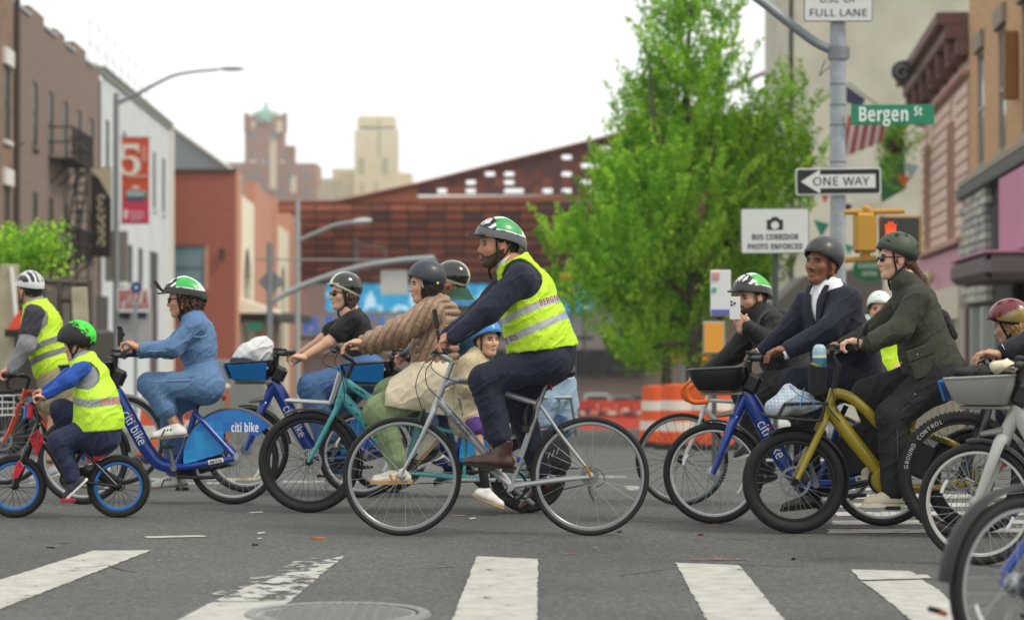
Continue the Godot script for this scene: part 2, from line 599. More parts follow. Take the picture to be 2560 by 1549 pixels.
func jp(sp: Dictionary, a: Array) -> Vector3:
	return at(a[0], a[1], sp.d + (a[2] if a.size() > 2 else 0.0))

func pts(sp: Dictionary, l: Array) -> Array:
	var o := []
	for a in l: o.append(jp(sp, a))
	return o

func limb(p: Array, r: Array, cover := 9.0, k := 0.03) -> Array:
	var o := []
	for i in p.size() - 1:
		var t := clampf(cover - i, 0.0,1.0)
		if t <= 0.01: break
		o.append(cap(p[i], p[i].lerp(p[i + 1], t), r[i], lerpf(r[i], r[i + 1], t), k))
	return o

func face_colour(q: Vector3, skin: Color, brow: Color, beard: int, eyes: bool) -> Color:
	var az := absf(q.z)
	# blood under the skin: redder on the nose, cheeks and ears, and a fine mottling everywhere
	var flush := clampf(1.0 - (q - Vector3(0.10,-0.03,0)).length() / 0.03,0.0,1.0) * 0.5 + clampf(1.0 - (Vector3(q.x, q.y, az) - Vector3(0.060,-0.028,0.045)).length() / 0.032,0.0,1.0) * 0.6 + (0.5 if az > 0.070 and q.x < 0.02 else 0.0)
	skin = skin.lerp(Color(skin.r * 1.08, skin.g * 0.72, skin.b * 0.66), clampf(flush, 0.0,1.0) * 0.6) * (1.0 + 0.10 * noise2.get_noise_3d(q.x * 160, q.y * 160, q.z * 160))
	skin.a = 1.0
	var c := skin
	if q.x > 0.05:
		var m := Vector2((q.y + 0.068) / 0.011, az / 0.021)
		if m.length() < 1.0: c = skin.lerp(Color(0.42,0.13,0.11), 0.45)
		if az > 0.014 and az < 0.050 and absf(q.y - 0.023 + absf(az - 0.03) * 0.25) < 0.0052: c = brow
		if eyes:
			var e := Vector2((q.y - 0.0) / 0.0050, (az - 0.032) / 0.0125)
			if e.length() < 1.0: c = Color(0.030,0.020,0.016) if absf(az - 0.033) < 0.0066 else Color(0.34,0.29,0.26)
			elif e.length() < 1.55 and q.y > 0.0: c = brow.lerp(skin, 0.25)
	if beard > 0 and q.x > -0.02:
		var jaw := q.y < -0.040 - clampf((q.x - 0.03) * 0.6,-0.02,0.02)
		var lips := Vector2((q.y + 0.068) / 0.010, az / 0.019).length() < 1.0
		var tash := q.y > -0.062 and q.y < -0.047 and az < 0.030 and q.x > 0.07
		if beard == 2:
			if q.y > -0.061 and q.y < -0.051 and az < 0.026 and q.x > 0.07: c = brow.lerp(skin, 0.15)
		elif (jaw or tash) and not lips and not (q.y > -0.047 and q.x > 0.05):
			c = brow.lerp(skin, 0.12 + 0.10 * noise.get_noise_3d(q.x * 900, q.y * 900, q.z * 900))
	return c

func person(called_label: String, sp: Dictionary, group := "") -> Node3D:
	var base: Vector3 = at(sp.torso[-1][0],820, sp.d)
	base.y = 0.0
	var root := node("person", self, base)
	tag(root, called_label, "person", group)
	LAT = sp.get("lat", Vector3(0,0,1))
	var T := pts(sp, sp.torso.map(func(a): return [a[0], a[1], a[3] if a.size() > 3 else 0.0]))
	var TR: Array = sp.torso.map(func(a): return a[2])
	var la := pts(sp, sp.la)
	var ra := pts(sp, sp.ra)
	var ll := pts(sp, sp.ll)
	var rl := pts(sp, sp.rl)
	var z: float = sp.get("z", 1.0)
	var hx := head_xf(sp)
	var hs: float = sp.get("hs", 1.0)
	var tl: float = sp.get("tl", 1.3)
	# the body itself: neck, trunk, arms and legs in one skin
	var mb := MB.new()
	var bones := [cap(hx * Vector3(-0.035,-0.06,0), T[0].lerp(T[1],0.25), 0.054 * hs, 0.062 * z, 0.03)]
	for i in T.size() - 1: bones.append(cap(T[i], T[i + 1], TR[i] * 0.72, TR[i + 1] * 0.72,0.05, tl))
	var sr: Array = sp.get("skin_arm", [0.045,0.037,0.026])
	bones += limb(la.slice(0,3), sr.map(func(q): return q * z))
	bones += limb(ra.slice(0,3), sr.map(func(q): return q * z))
	var lr: Array = sp.get("skin_leg", [0.075,0.052,0.034])
	bones += limb(ll.slice(0,3), lr.map(func(q): return q * z))
	bones += limb(rl.slice(0,3), lr.map(func(q): return q * z))
	var skin := lin(sp.skin)
	mb.col = skin
	mb.add(sdf(bones, sp.get("skin_cell", 0.016)))
	var brow := lin(sp.get("brow", "2a1c14"))
	var beard: int = sp.get("beard", 0)
	mb.add(head_src, hx, func(q): return face_colour(q, skin, brow, beard, not sp.has("glasses")))
	for s in ["l", "r"]:
		var hnd: Array = sp.get(s + "hand", [])
		if hnd.is_empty(): continue
		var pos := jp(sp, hnd.slice(1,4))
		var wr: Vector3 = (la if s == "l" else ra)[2]
		var src: Dictionary = {"grip": grip_src, "rest": rest_src, "phone": phone_src}[hnd[0]]
		var hz: float = sp.get("hz", 1.0)
		var b: Basis
		if hnd[0] == "phone":
			b = basis_xy(wr - pos, Vector3.UP)
			b = Basis(b.x, b.y, b.x.cross(b.y))
			if b.z.z > 0: b.z = -b.z
		else:
			var side := Vector3(0,0,1.0 if s == "l" else -1.0)
			var x: Vector3 = wr + Vector3(0,-0.03,0) - pos
			x = (x - side * x.dot(side)).normalized()
			var y := side.cross(x) * (1.0 if s == "l" else -1.0)
			b = Basis(x, y, side)
		mb.add(src, Transform3D(b.scaled_local(Vector3.ONE * hz), pos))
		bones = [cap(wr, pos + b * Vector3(0.06,0.028,0) * hz, 0.027 * z, 0.026 * hz, 0.01)]
		mb.add(sdf(bones, 0.008))
	var body := put(mb, "body", skin_mat(), root)
	# clothes
	for g in sp.wear:
		var pr := []
		var grow: float = g.get("grow", 0.0)
		if g.has("t"):
			for i in range(g.t[0], g.t[1]):
				pr.append(cap(T[i], T[i + 1], TR[i] + grow, TR[i + 1] + grow, 0.04, tl))
			if g.t[0] == 0:
				pr.append(cap(la[0], ra[0],0.062 * z + grow, 0.062 * z + grow, 0.06))
		if g.has("arms"):
			pr += limb(la.slice(0,3), g.ar, g.arms, 0.035)
			pr += limb(ra.slice(0,3), g.ar, g.arms, 0.035)
		if g.has("legs"):
			pr += limb(ll.slice(0,3), g.lr, g.legs, 0.04)
			pr += limb(rl.slice(0,3), g.get("rr", g.lr), g.get("rlegs", g.legs), 0.04)
			pr.append(cap(ll[0], rl[0], g.lr[0] * 1.02, g.lr[0] * 1.02,0.05))
		for e in g.get("extra", []): pr.append(e)
		var cuts: Array = g.get("cuts", []).duplicate()
		if g.has("v"):
			# open front: a V from the neck down the chest
			var fw := LAT.cross(Vector3.UP)
			for k in 6:
				var t0 = k / 6.0 * g.v[0]
				var t1 = (k + 1) / 6.0 * g.v[0]
				var i0 := mini(int(t0), T.size() - 2)
				var i1 := mini(int(t1), T.size() - 2)
				var p0: Vector3 = T[i0].lerp(T[i0 + 1], t0 - i0) + fw * lerpf(TR[i0], TR[i0 + 1], t0 - i0) * 1.03
				var p1: Vector3 = T[i1].lerp(T[i1 + 1], t1 - i1) + fw * lerpf(TR[i1], TR[i1 + 1], t1 - i1) * 1.03
				cuts.append(["hole", p0, p1, lerpf(g.v[1], g.v[2], k / 5.0), 0.006])
		var dsp: Callable = g.get("disp", cloth)
		var src := sdf(pr, g.get("cell", 0.012), cuts, dsp)
		var cm := MB.new()
		cm.col = Color.WHITE
		cm.add(src, Transform3D.IDENTITY, g.get("cf"))
		if g.has("uv"):
			# a print laid flat on the cloth, seen from the rider's side
			var u: Array = g.uv
			for i in cm.v.size(): cm.uv[i] = Vector2((cm.v[i].x - u[0].x) / u[1].x, (cm.v[i].y - u[0].y) / u[1].y)
		put(cm, g.n, g.m, root)
	for s in ["l", "r"]:
		var sh: Dictionary = sp.get(s + "shoe", sp.get("shoe", {}))
		if sh.is_empty(): continue
		var leg: Array = ll if s == "l" else rl
		if leg.size() < 4: continue
		var dir: Vector3 = leg[3] - leg[2]
		var bs := basis_xy(dir, Vector3.UP)
		var xf := Transform3D(bs.scaled_local(Vector3(1,1,1) * sh.get("s", 1.0)), leg[2])
		var so := MB.new()
		so.add(boot_src if sh.get("boot", false) else shoe_src, xf)
		var shoe := put(so, "shoe", sh.m, root)
		var sm := MB.new()
		var ol := PackedVector2Array()
		for k in 20:
			var a := TAU * k / 20.0
			var x := 0.055 + 0.132 * cos(a) + (0.018 if sh.get("boot", false) and cos(a) > 0.5 else 0.0)
			ol.append(Vector2(x, (0.040 + 0.006 * cos(a)) * sin(a)))
		sm.prism(ol, sh.get("sole", 0.024) * 0.72, xf * Transform3D(Basis(Vector3(1,0,0), Vector3(0,0,1), Vector3(0,-1,0)), Vector3(0,-0.0755,0)))
		if sh.get("boot", false): sm.bx(xf * Vector3(-0.035,-0.092,0), Vector3(0.07,0.020,0.07), 0.003, bs)
		put(sm, "sole", sh.sm, shoe)
		for k in (5 if sh.get("boot", false) else 4):
			var lc := MB.new()
			var q: Vector3 = Vector3(0.040,0.035,0).lerp(Vector3(0.095,-0.014,0), k / 4.0) if sh.get("boot", false) else Vector3(0.045,0.000,0).lerp(Vector3(0.110,-0.022,0), k / 4.0)
			lc.tube([xf * (q + Vector3(0.0,-0.006,-0.022)), xf * (q + Vector3(0,0.003,0)), xf * (q + Vector3(0.0,-0.006,0.022))],0.0028,5)
			put(lc, "lace", sh.get("lm", M("d6d4cc", 0.8)), shoe)
		for k in sh.get("stripes", 0):
			var stp := MB.new()
			var c: Vector3 = Vector3(0.045 + 0.022 * k, -0.042,0.0)
			for sd in [-1.0,1.0]: stp.box(xf * Transform3D(Basis(Vector3(0,0,1), 0.55), c + Vector3(0,0, sd * 0.0395)), Vector3(0.009,0.052,0.006))
			put(stp, "stripe", sh.stm, shoe)
		if sh.has("sock"):
			var sk := MB.new()
			sk.tube([leg[2] + (leg[1] - leg[2]).normalized() * sh.get("sockh", 0.09), leg[2], leg[2] - bs.y * 0.03],[0.043 * z, 0.042 * z, 0.036 * z],12)
			put(sk, "sock", sh.sock, root)
	root.set_meta("hx", hx)
	return root

func skin_mat() -> StandardMaterial3D:
	var m := M("ffffff", 0.52,0.0,0.0, true)
	m.subsurf_scatter_enabled = true
	m.subsurf_scatter_strength = 0.06
	return m

func seam(root: Node3D, called: String, p: Array, r: Array, side: Vector3, m: Material, t0 := 0.05, t1 := 0.95, rad := 0.0032) -> void:
	# a stitched line along the outside of a limb
	var l := []
	var n := 22
	for k in n + 1:
		var t := lerpf(t0, t1, float(k) / n) * (p.size() - 1)
		var i := mini(int(t), p.size() - 2)
		l.append(p[i].lerp(p[i + 1], t - i) + side * (lerpf(r[i], r[i + 1], t - i) + 0.0005))
	var mb := MB.new()
	mb.tube(smooth(l, 2), rad, 5)
	put(mb, called, m, root)

func hair(root: Node3D, prims: Array, m: Material, amp := 0.004, cell := 0.007, cuts := []) -> void:
	# prims in the head's own frame: x forward, y up, z right
	var hx: Transform3D = root.get_meta("hx")
	var mb := MB.new()
	mb.add(sdf(prims, cell, cuts, func(p): return noise.get_noise_3d(p.x * 60, p.y * 22, p.z * 60) * amp * 2.0 + noise2.get_noise_3d(p.x * 130, p.y * 40, p.z * 130) * amp), hx)
	put(mb, "hair", m, root)

func short_hair() -> Array:
	return [ell(Vector3(-0.022,0.036,0), Vector3(0.098,0.086,0.080), 0.0), ell(Vector3(-0.060,-0.015,0), Vector3(0.052,0.060,0.062), 0.03)]

func dome(mb: MB, xf: Transform3D, p: Dictionary, colf: Callable, vent = null) -> void:
	var seg: int = p.get("seg", 64)
	var rings: int = p.get("rings", 22)
	var rings_all := []
	for s in seg:
		var az := TAU * s / seg
		var ca := cos(az)
		var rx: float = p.rf if ca > 0 else p.rb
		var t := (ca + 1.0) / 2.0
		var rim: float = lerpf(p.rim_b, p.rim_f, t) + p.get("dip", 0.0) * sin(az) * sin(az)
		var ph0 := asin(clampf((rim - p.cy) / p.ry, -0.95,0.95))
		var colm := []
		for r in rings + 1:
			var ph := lerpf(ph0, PI / 2, float(r) / rings)
			var o := Vector3(p.cx + rx * cos(ph) * ca, p.cy + p.ry * sin(ph), p.rz * cos(ph) * sin(az))
			var nn := Vector3(cos(ph) * ca / rx, sin(ph) / p.ry, cos(ph) * sin(az) / p.rz).normalized()
			if ca < 0 and p.has("tail"): o.y -= p.tail * ca * ca * cos(ph)
			var dv := 0.0
			if vent != null: dv = vent.call(o, az, ph)
			mb.col = colf.call(o, az, ph, dv)
			colm.append(mb.vert(xf * (o - nn * dv * 0.022), (xf.basis * nn).normalized()))
		# rim lip turned in
		var o0: Vector3 = xf.affine_inverse() * mb.v[colm[0]]
		mb.col = colf.call(o0, az, ph0,1.0)
		var inn := Vector3(p.cx + (o0.x - p.cx) * 0.86, o0.y + 0.004, o0.z * 0.86)
		var dn := (xf.basis * Vector3(0,-1,0)).normalized()
		var e0 := mb.vert(xf * o0, dn)
		var e1 := mb.vert(xf * inn, dn)
		var up := Vector3(p.cx + (o0.x - p.cx) * 0.80, o0.y + 0.06, o0.z * 0.80)
		var e2 := mb.vert(xf * inn, (xf.basis * -Vector3(ca, 0, sin(az))).normalized())
		var e3 := mb.vert(xf * up, (xf.basis * -Vector3(ca, 0, sin(az))).normalized())
		colm += [e0, e1, e2, e3]
		rings_all.append(colm)
	for s in seg:
		var a: Array = rings_all[s]
		var b: Array = rings_all[(s + 1) % seg]
		for r in rings: mb.quad(a[r], b[r], b[r + 1], a[r + 1])
		mb.quad(a[rings + 1], b[rings + 1], b[rings + 2], a[rings + 2])
		mb.quad(a[rings + 3], b[rings + 3], b[rings + 4], a[rings + 4])

func straps(root: Node3D, helmet: Node3D, m: Material, front := 0.035) -> void:
	var hx: Transform3D = root.get_meta("hx")
	var mb := MB.new()
	for s in [-1.0,1.0]:
		var yk := Vector3(0.012,-0.085,0.068 * s)
		mb.tube([hx * Vector3(front, 0.045,0.079 * s), hx * Vector3(front - 0.006,0.0,0.081 * s), hx * yk],0.0065,6, true, false, 0.35, hx.basis.x)
		mb.tube([hx * Vector3(-0.055,0.0,0.078 * s), hx * Vector3(-0.030,-0.045,0.076 * s), hx * yk],0.0065,6, true, false, 0.35, hx.basis.x)
		mb.tube([hx * yk, hx * Vector3(0.030,-0.115,0.045 * s), hx * Vector3(0.036,-0.128,0.0)],0.0065,6, true, false, 0.4, hx.basis.x)
		mb.bx(hx * yk, Vector3(0.022,0.024,0.010), 0.003, hx.basis.orthonormalized())
	mb.tube([hx * Vector3(0.034,-0.122,0.03), hx * Vector3(0.030,-0.150,0.034), hx * Vector3(0.016,-0.185,0.036)],0.0075,6, true, false, 0.4, hx.basis.x)
	put(mb, "strap", m, helmet)

func sport_helmet(root: Node3D, patch: String, foam: String) -> Node3D:
	# long shell with a peak: white with black slashes, a coloured patch on the side, foam below
	var hx: Transform3D = root.get_meta("hx")
	var xf := hx * Transform3D(Basis(Vector3(0,0,1), 0.10), Vector3(-0.004,0.012,0))
	var white := lin("dfe3e4")
	var black := lin("191a1c")
	var green := lin(patch)
	var fo := lin(foam)
	var mb := MB.new()
	var p := {"cx": -0.010, "cy": 0.022, "rf": 0.148, "rb": 0.156, "ry": 0.128, "rz": 0.104, "rim_f": 0.026, "rim_b": 0.008, "dip": 0.004, "tail": 0.028, "seg": 144, "rings": 52}
	var seam := func(o): return 0.062 - 0.05 * clampf(-o.x / 0.15,0.0,1.0) * 0.4 + (0.02 if o.x > 0.06 else 0.0) * (o.x - 0.06) / 0.08
	dome(mb, xf, p, func(o, _az, _ph, dv):
		if o.y < seam.call(o): return fo
		if o.y < seam.call(o) + 0.006: return black
		if dv > 0.35: return black
		if o.x < 0.045 and o.x > -0.112 and absf(o.z) > 0.034 + 0.10 * absf(o.x + 0.03) and o.y > seam.call(o) + 0.012: return green
		if o.x >= 0.045 and o.y < 0.142:
			var st := fposmod(o.x * 24.0 + o.y * 30.0 + absf(o.z) * 10.0,1.0)
			return black if st < 0.55 or o.x > 0.122 else white
		return white,
		func(o, az, _ph):
			if o.y < seam.call(o) + 0.01: return 0.0
			var lane := fposmod(absf(o.z) * 26.0,1.0)
			return clampf((0.30 - absf(lane - 0.5)) * 6.0,0.0,1.0) * clampf((o.x - 0.02) * 40.0,0.0,1.0) * (1.0 if absf(o.z) < 0.06 else 0.0) + clampf((0.30 - absf(lane - 0.5)) * 6.0,0.0,1.0) * clampf((-0.06 - o.x) * 30.0,0.0,1.0) * (1.0 if absf(o.z) < 0.055 else 0.0))
	var helmet := node("helmet", root, xf.origin)
	put(mb, "shell", M("ffffff", 0.38,0.0,0.3, true), helmet)
	var pk := MB.new()
	var a := []
	var ol := PackedVector2Array()
	for k in 13:
		var t := -1.0 + k / 6.0
		ol.append(Vector2(0.112 + 0.066 * (1.0 - t * t * 0.85), 0.078 * t))
	for k in 13:
		var t := 1.0 - k / 6.0
		ol.append(Vector2(0.095 + 0.030 * (1.0 - t * t), 0.076 * t))
	pk.prism(ol, 0.009, xf * Transform3D(Basis(Vector3(0,0,1), -0.16) * Basis(Vector3(1,0,0), Vector3(0,0,1), Vector3(0,-1,0)), Vector3(0.006,0.048,0)))
	put(pk, "visor", M("161719", 0.35,0.0,0.3), helmet)
	straps(root, helmet, M("141414", 0.8), 0.030)
	return helmet

func round_helmet(root: Node3D, hexc: String, opt := {}) -> Node3D:
	# smooth dome with a short brim; opt: band (stripe over the crown), trim (rim colour), rough, vents, peak
	var hx: Transform3D = root.get_meta("hx")
	var sc: float = opt.get("s", 1.0)
	var xf := hx * Transform3D(Basis(Vector3(0,0,1), opt.get("tilt", 0.06)).scaled_local(Vector3.ONE * sc), Vector3(-0.012,0.008,0))
	var base := lin(hexc)
	var trim := lin(opt.get("trim", "121212"))
	var band := lin(opt.get("band", hexc))
	var low := lin(opt.get("low", hexc))
	var mb := MB.new()
	var p := {"cx": 0.0, "cy": 0.040, "rf": 0.127, "rb": 0.130, "ry": 0.112, "rz": 0.103, "rim_f": 0.050, "rim_b": -0.030, "dip": opt.get("dip", -0.012)}
	var slots: Array = opt.get("vents", [])
	var cfn = opt.get("cf")
	dome(mb, xf, p, func(o, az, ph, dv):
		var rim = lerpf(p.rim_b, p.rim_f, (cos(az) + 1.0) / 2.0) + p.dip * sin(az) * sin(az)
		if dv > 0.3: return lin("0a0a0a")
		if o.y < rim + 0.011: return trim
		if cfn != null: return cfn.call(o)
		if absf(o.z) < 0.020 and opt.has("band"): return band
		if o.y < rim + 0.030: return low
		return base,
		func(o, _az, _ph):
			var d := 0.0
			for q in slots:
				var w: Vector3 = o - q[0]
				w.z = absf(o.z) - q[0].z
				d = maxf(d, clampf((1.0 - Vector2(w.dot(q[1]) / q[2], w.dot(q[1].cross(Vector3(0,0,1))) / q[3]).length()) * 3.0,0.0,1.0) if absf(w.z) < 0.05 else 0.0)
			return d)
	var helmet := node("helmet", root, xf.origin)
	put(mb, "shell", M("ffffff", opt.get("rough", 0.35), 0.0, opt.get("coat", 0.4), true), helmet)
	if opt.get("peak", 0.02) > 0.0:
		var pk := MB.new()
		var ol := PackedVector2Array()
		var pl: float = opt.get("peak", 0.02)
		for k in 13:
			var t := -1.0 + k / 6.0
			ol.append(Vector2(0.116 * sqrt(1.0 - 0.72 * t * t) + pl * (1.0 - t * t), 0.086 * t))
		for k in 13:
			var t := 1.0 - k / 6.0
			ol.append(Vector2(0.110 * sqrt(1.0 - 0.72 * t * t), 0.084 * t))
		pk.prism(ol, 0.008, xf * Transform3D(Basis(Vector3(0,0,1), -0.10) * Basis(Vector3(1,0,0), Vector3(0,0,1), Vector3(0,-1,0)), Vector3(0.002,0.062,0)))
		put(pk, "brim", M(opt.get("brim", hexc), opt.get("rough", 0.35), 0.0,0.3), helmet)
	straps(root, helmet, M(opt.get("strap", "141414"), 0.8), opt.get("sf", 0.040))
	return helmet

func sunglasses(root: Node3D, m: Material, round_ := false) -> void:
	var hx: Transform3D = root.get_meta("hx")
	var g := node("sunglasses", root, hx.origin)
	for s in [-1.0,1.0]:
		var mb := MB.new()
		mb.ellip(hx * Transform3D(Basis(Vector3.UP, -0.25 * s) * Basis.from_scale(Vector3(0.007,0.019,0.025)), Vector3(0.094,-0.002,0.033 * s)), 12,8)
		put(mb, "lens", m, g)
		var am := MB.new()
		am.tube([hx * Vector3(0.088,0.008,0.056 * s), hx * Vector3(0.05,0.008,0.072 * s), hx * Vector3(-0.01,0.005,0.080 * s)],0.0032,6)
		am.tube([hx * Vector3(0.100,0.006,0.0), hx * Vector3(0.098,0.008,0.014 * s)],0.0028,6)
		put(am, "frame", M("121110", 0.3), g)

func band(root: Node3D, called: String, a: Vector3, axis: Vector3, r: float, w: float, m: Material) -> void:
	var mb := MB.new()
	axis = axis.normalized()
	mb.lathe([Vector2(r, -w / 2), Vector2(r + 0.003,-w / 2), Vector2(r + 0.003, w / 2), Vector2(r, w / 2)], Transform3D(Basis(Quaternion(Vector3(0,0,1), axis)), a), 18, true)
	put(mb, called, m, root)

# ---------------------------------------------------------------- bicycles
var rubber: StandardMaterial3D
var chrome: StandardMaterial3D
var black: StandardMaterial3D

func plane(x0: float, d: float, yaw := 0.0) -> Dictionary:
	var a := deg_to_rad(yaw)
	return {"q": at(x0, HY, d), "n": Vector3(0,0,1).rotated(Vector3.UP, a), "u": Vector3(1,0,0).rotated(Vector3.UP, a)}

func pp(b: Dictionary, x: float, y: float, lat := 0.0) -> Vector3:
	# the point of the bicycle's own upright plane that is seen at (x, y), moved sideways by lat
	var eye := Vector3(0, CAMY, 0)
	var dir := at(x, y, 1.0) - eye
	var t: float = (b.q - eye).dot(b.n) / dir.dot(b.n)
	return eye + dir * t + b.n * lat

func ppl(b: Dictionary, l: Array, lat := 0.0) -> Array:
	var o := []
	for a in l: o.append(pp(b, a[0], a[1], lat + (a[2] if a.size() > 2 else 0.0)))
	return o

func smooth(p: Array, n := 6) -> Array:
	if p.size() < 3: return p
	var o := []
	for i in p.size() - 1:
		var a: Vector3 = p[maxi(i - 1,0)]
		var e: Vector3 = p[mini(i + 2, p.size() - 1)]
		for k in n: o.append(p[i].cubic_interpolate(p[i + 1], a, e, float(k) / n))
	o.append(p[-1])
	return o

func ramp(r: Array, count: int) -> Array:
	var o := []
	for k in count:
		var t := float(k) / (count - 1) * (r.size() - 1)
		var i := mini(int(t), r.size() - 2)
		o.append(lerpf(r[i], r[i + 1], t - i))
	return o

func wheel(root: Node3D, b: Dictionary, c: Vector3, R: float, o := {}) -> Node3D:
	var w := node("wheel", root, c)
	var xf := Transform3D(Basis(b.u, Vector3.UP, b.u.cross(Vector3.UP)), c)
	var rt: float = o.get("rt", 0.017)
	var seg := 72
	var t := MB.new()
	var ring := []
	for k in seg: ring.append(xf * Vector3(cos(TAU * k / seg) * (R - rt), sin(TAU * k / seg) * (R - rt), 0))
	t.tube(ring, rt, 12, false, true, 1.0, b.n)
	if o.has("knobs"):
		var nk: int = o.knobs
		for k in nk:
			var a := TAU * k / nk
			for s in [-1,0,1]:
				var aa := a + (PI / nk if s == 0 else 0.0)
				var th = s * 0.85
				var rad := Vector3(cos(aa), sin(aa), 0)
				var dn: Vector3 = rad * cos(th) + Vector3(0,0, sin(th))
				var bs := Basis(Vector3(-sin(aa), cos(aa), 0), dn, Vector3(-sin(aa), cos(aa), 0).cross(dn))
				t.box(xf * Transform3D(bs, rad * (R - rt) + dn * rt), Vector3(0.013 * R / 0.35,0.010,0.013), 0.0)
	put(t, "tyre", o.get("tm", rubber), w)
	var ro := R - rt * 1.85
	var rd: float = o.get("rd", 0.018)
	var rw: float = o.get("rw", 0.010)
	var rm := MB.new()
	rm.lathe([Vector2(ro, -rw), Vector2(ro, rw), Vector2(ro - rd * 0.7, rw), Vector2(ro - rd, rw * 0.4), Vector2(ro - rd, -rw * 0.4), Vector2(ro - rd * 0.7,-rw)], xf, seg, true)
	put(rm, "rim", o.get("rim", chrome), w)
	var sp := MB.new()
	var ns: int = o.get("spokes", 28)
	var hr: float = o.get("hr", 0.022)
	var off := float(hash(str(c)) % 100) / 100.0
	for k in ns:
		var a := TAU * (k + off) / ns
		var side := 1.0 if k % 2 == 0 else -1.0
		var tw := (0.75 if (k / 2) % 2 == 0 else -0.75)
		var p0 := xf * Vector3(cos(a + tw) * hr, sin(a + tw) * hr, side * 0.028)
		var p1 := xf * Vector3(cos(a) * (ro - rd + 0.003), sin(a) * (ro - rd + 0.003), side * 0.003)
		sp.tube([p0, p1], o.get("sr", 0.0013), 4, false)
	put(sp, "spokes", o.get("sm", chrome), w)
	var hb := MB.new()
	var hw: float = o.get("hw", 0.05)
	hb.lathe([Vector2(0.0,-hw), Vector2(0.008,-hw), Vector2(0.010,-0.034), Vector2(hr + 0.003,-0.031), Vector2(hr + 0.003,-0.027), Vector2(hr * 0.7,-0.022), Vector2(hr * 0.7,0.022), Vector2(hr + 0.003,0.027), Vector2(hr + 0.003,0.031), Vector2(0.010,0.034), Vector2(0.008, hw), Vector2(0.0, hw)], xf, 20)
	put(hb, "hub", o.get("hm", chrome), w)
	if o.has("disc"):
		var dm := MB.new()
		var dr: float = o.disc
		var dz := 0.036
		dm.lathe([Vector2(dr, dz - 0.001), Vector2(dr, dz + 0.001), Vector2(dr - 0.016, dz + 0.001), Vector2(dr - 0.016, dz - 0.001)], xf, 40, true)
		for k in 6:
			var a := TAU * k / 6.0
			dm.tube([xf * Vector3(cos(a) * 0.02, sin(a) * 0.02, dz), xf * Vector3(cos(a + 0.5) * (dr - 0.012), sin(a + 0.5) * (dr - 0.012), dz)],0.0035,5)
		for k in 28:
			var a := TAU * k / 28.0
			dm.bx(xf * Vector3(cos(a) * (dr - 0.001), sin(a) * (dr - 0.001), dz), Vector3(0.006,0.006,0.003), 0.0, Basis(b.n, a))
		put(dm, "brake_disc", M("8c8e90", 0.3,0.9), w)
	if o.has("reflector"):
		for a0 in [2.5,5.6]:
			var rf := MB.new()
			var arc := []
			for k in 6:
				var a: float = a0 + 0.075 * k
				arc.append(xf * Vector3(cos(a) * R * 0.62, sin(a) * R * 0.62,0.016))
			rf.tube(arc, 0.009,6, true, false, 0.3, b.u)
			put(rf, "reflector", M("e6e9ea", 0.3), w)
	return w

func fender(root: Node3D, b: Dictionary, c: Vector3, R: float, a0: float, a1: float, m: Material, wd := 0.030) -> void:
	var mb := MB.new()
	var xf := Transform3D(Basis(b.u, Vector3.UP, b.u.cross(Vector3.UP)), c)
	var n := 26
	var prev := []
	for k in n + 1:
		var a := deg_to_rad(lerpf(a0, a1, float(k) / n))
		var rad := Vector3(cos(a), sin(a), 0)
		var row := []
		for s in 7:
			var th := (s - 3) / 3.0
			var q := rad * (R - 0.013 * th * th) + Vector3(0,0, wd * th)
			row.append(mb.vert(xf * q, (xf.basis * (rad + Vector3(0,0,0.9 * th))).normalized()))
		for s in 7:
			var th := (3 - s) / 3.0
			var q := rad * (R - 0.004 - 0.013 * th * th) + Vector3(0,0, (wd - 0.002) * th)
			row.append(mb.vert(xf * q, -(xf.basis * (rad + Vector3(0,0,0.9 * th))).normalized()))
		if k > 0:
			for s in 14: mb.quad(prev[s], prev[(s + 1) % 14], row[(s + 1) % 14], row[s])
		prev = row
	put(mb, "fender", m, root)

func cranks(root: Node3D, b: Dictionary, bb: Vector3, ped: Vector3, m: Material, ring := 0.09, pm: Material = null, side_lat := 0.075) -> void:
	var dv := ped - bb
	dv -= b.n * dv.dot(b.n)
	var s := 1.0
	for q in [dv, -dv]:
		var c := node("crank", root, bb)
		var mb := MB.new()
		mb.tube([bb + b.n * side_lat * 0.8 * s, bb + q + b.n * side_lat * s],[0.017,0.012],8, true, false, 0.55, b.n.cross(q).normalized())
		mb.lathe([Vector2(0.0,-0.012), Vector2(0.020,-0.012), Vector2(0.020,0.012), Vector2(0.0,0.012)], Transform3D(Basis(Quaternion(Vector3(0,0,1), b.n)), bb + b.n * side_lat * 0.8 * s), 16)
		put(mb, "arm", m, c)
		var pd := MB.new()
		pd.bx(bb + q + b.n * (side_lat + 0.058) * s, Vector3(0.085,0.022,0.09), 0.004, Basis(b.u, Vector3.UP, b.u.cross(Vector3.UP)))
		put(pd, "pedal", pm if pm else black, c)
		s = -s
	if ring > 0.0:
		var cr := MB.new()
		var xf := Transform3D(Basis(b.u, Vector3.UP, b.u.cross(Vector3.UP)), bb - b.n * 0.045)
		cr.lathe([Vector2(ring, -0.002), Vector2(ring, 0.002), Vector2(ring - 0.014,0.002), Vector2(ring - 0.014,-0.002)], xf, 36, true)
		for k in 5:
			var a := TAU * k / 5.0
			cr.tube([xf * Vector3(0.01 * cos(a), 0.01 * sin(a), 0), xf * Vector3((ring - 0.008) * cos(a), (ring - 0.008) * sin(a), 0)],0.006,6)
		for k in 36:
			var a := TAU * k / 36.0
			cr.bx(xf * Vector3((ring + 0.002) * cos(a), (ring + 0.002) * sin(a), 0), Vector3(0.006,0.005,0.003), 0.0, Basis(b.n, a))
		put(cr, "chainring", M("2a2b2d", 0.4,0.7), root)

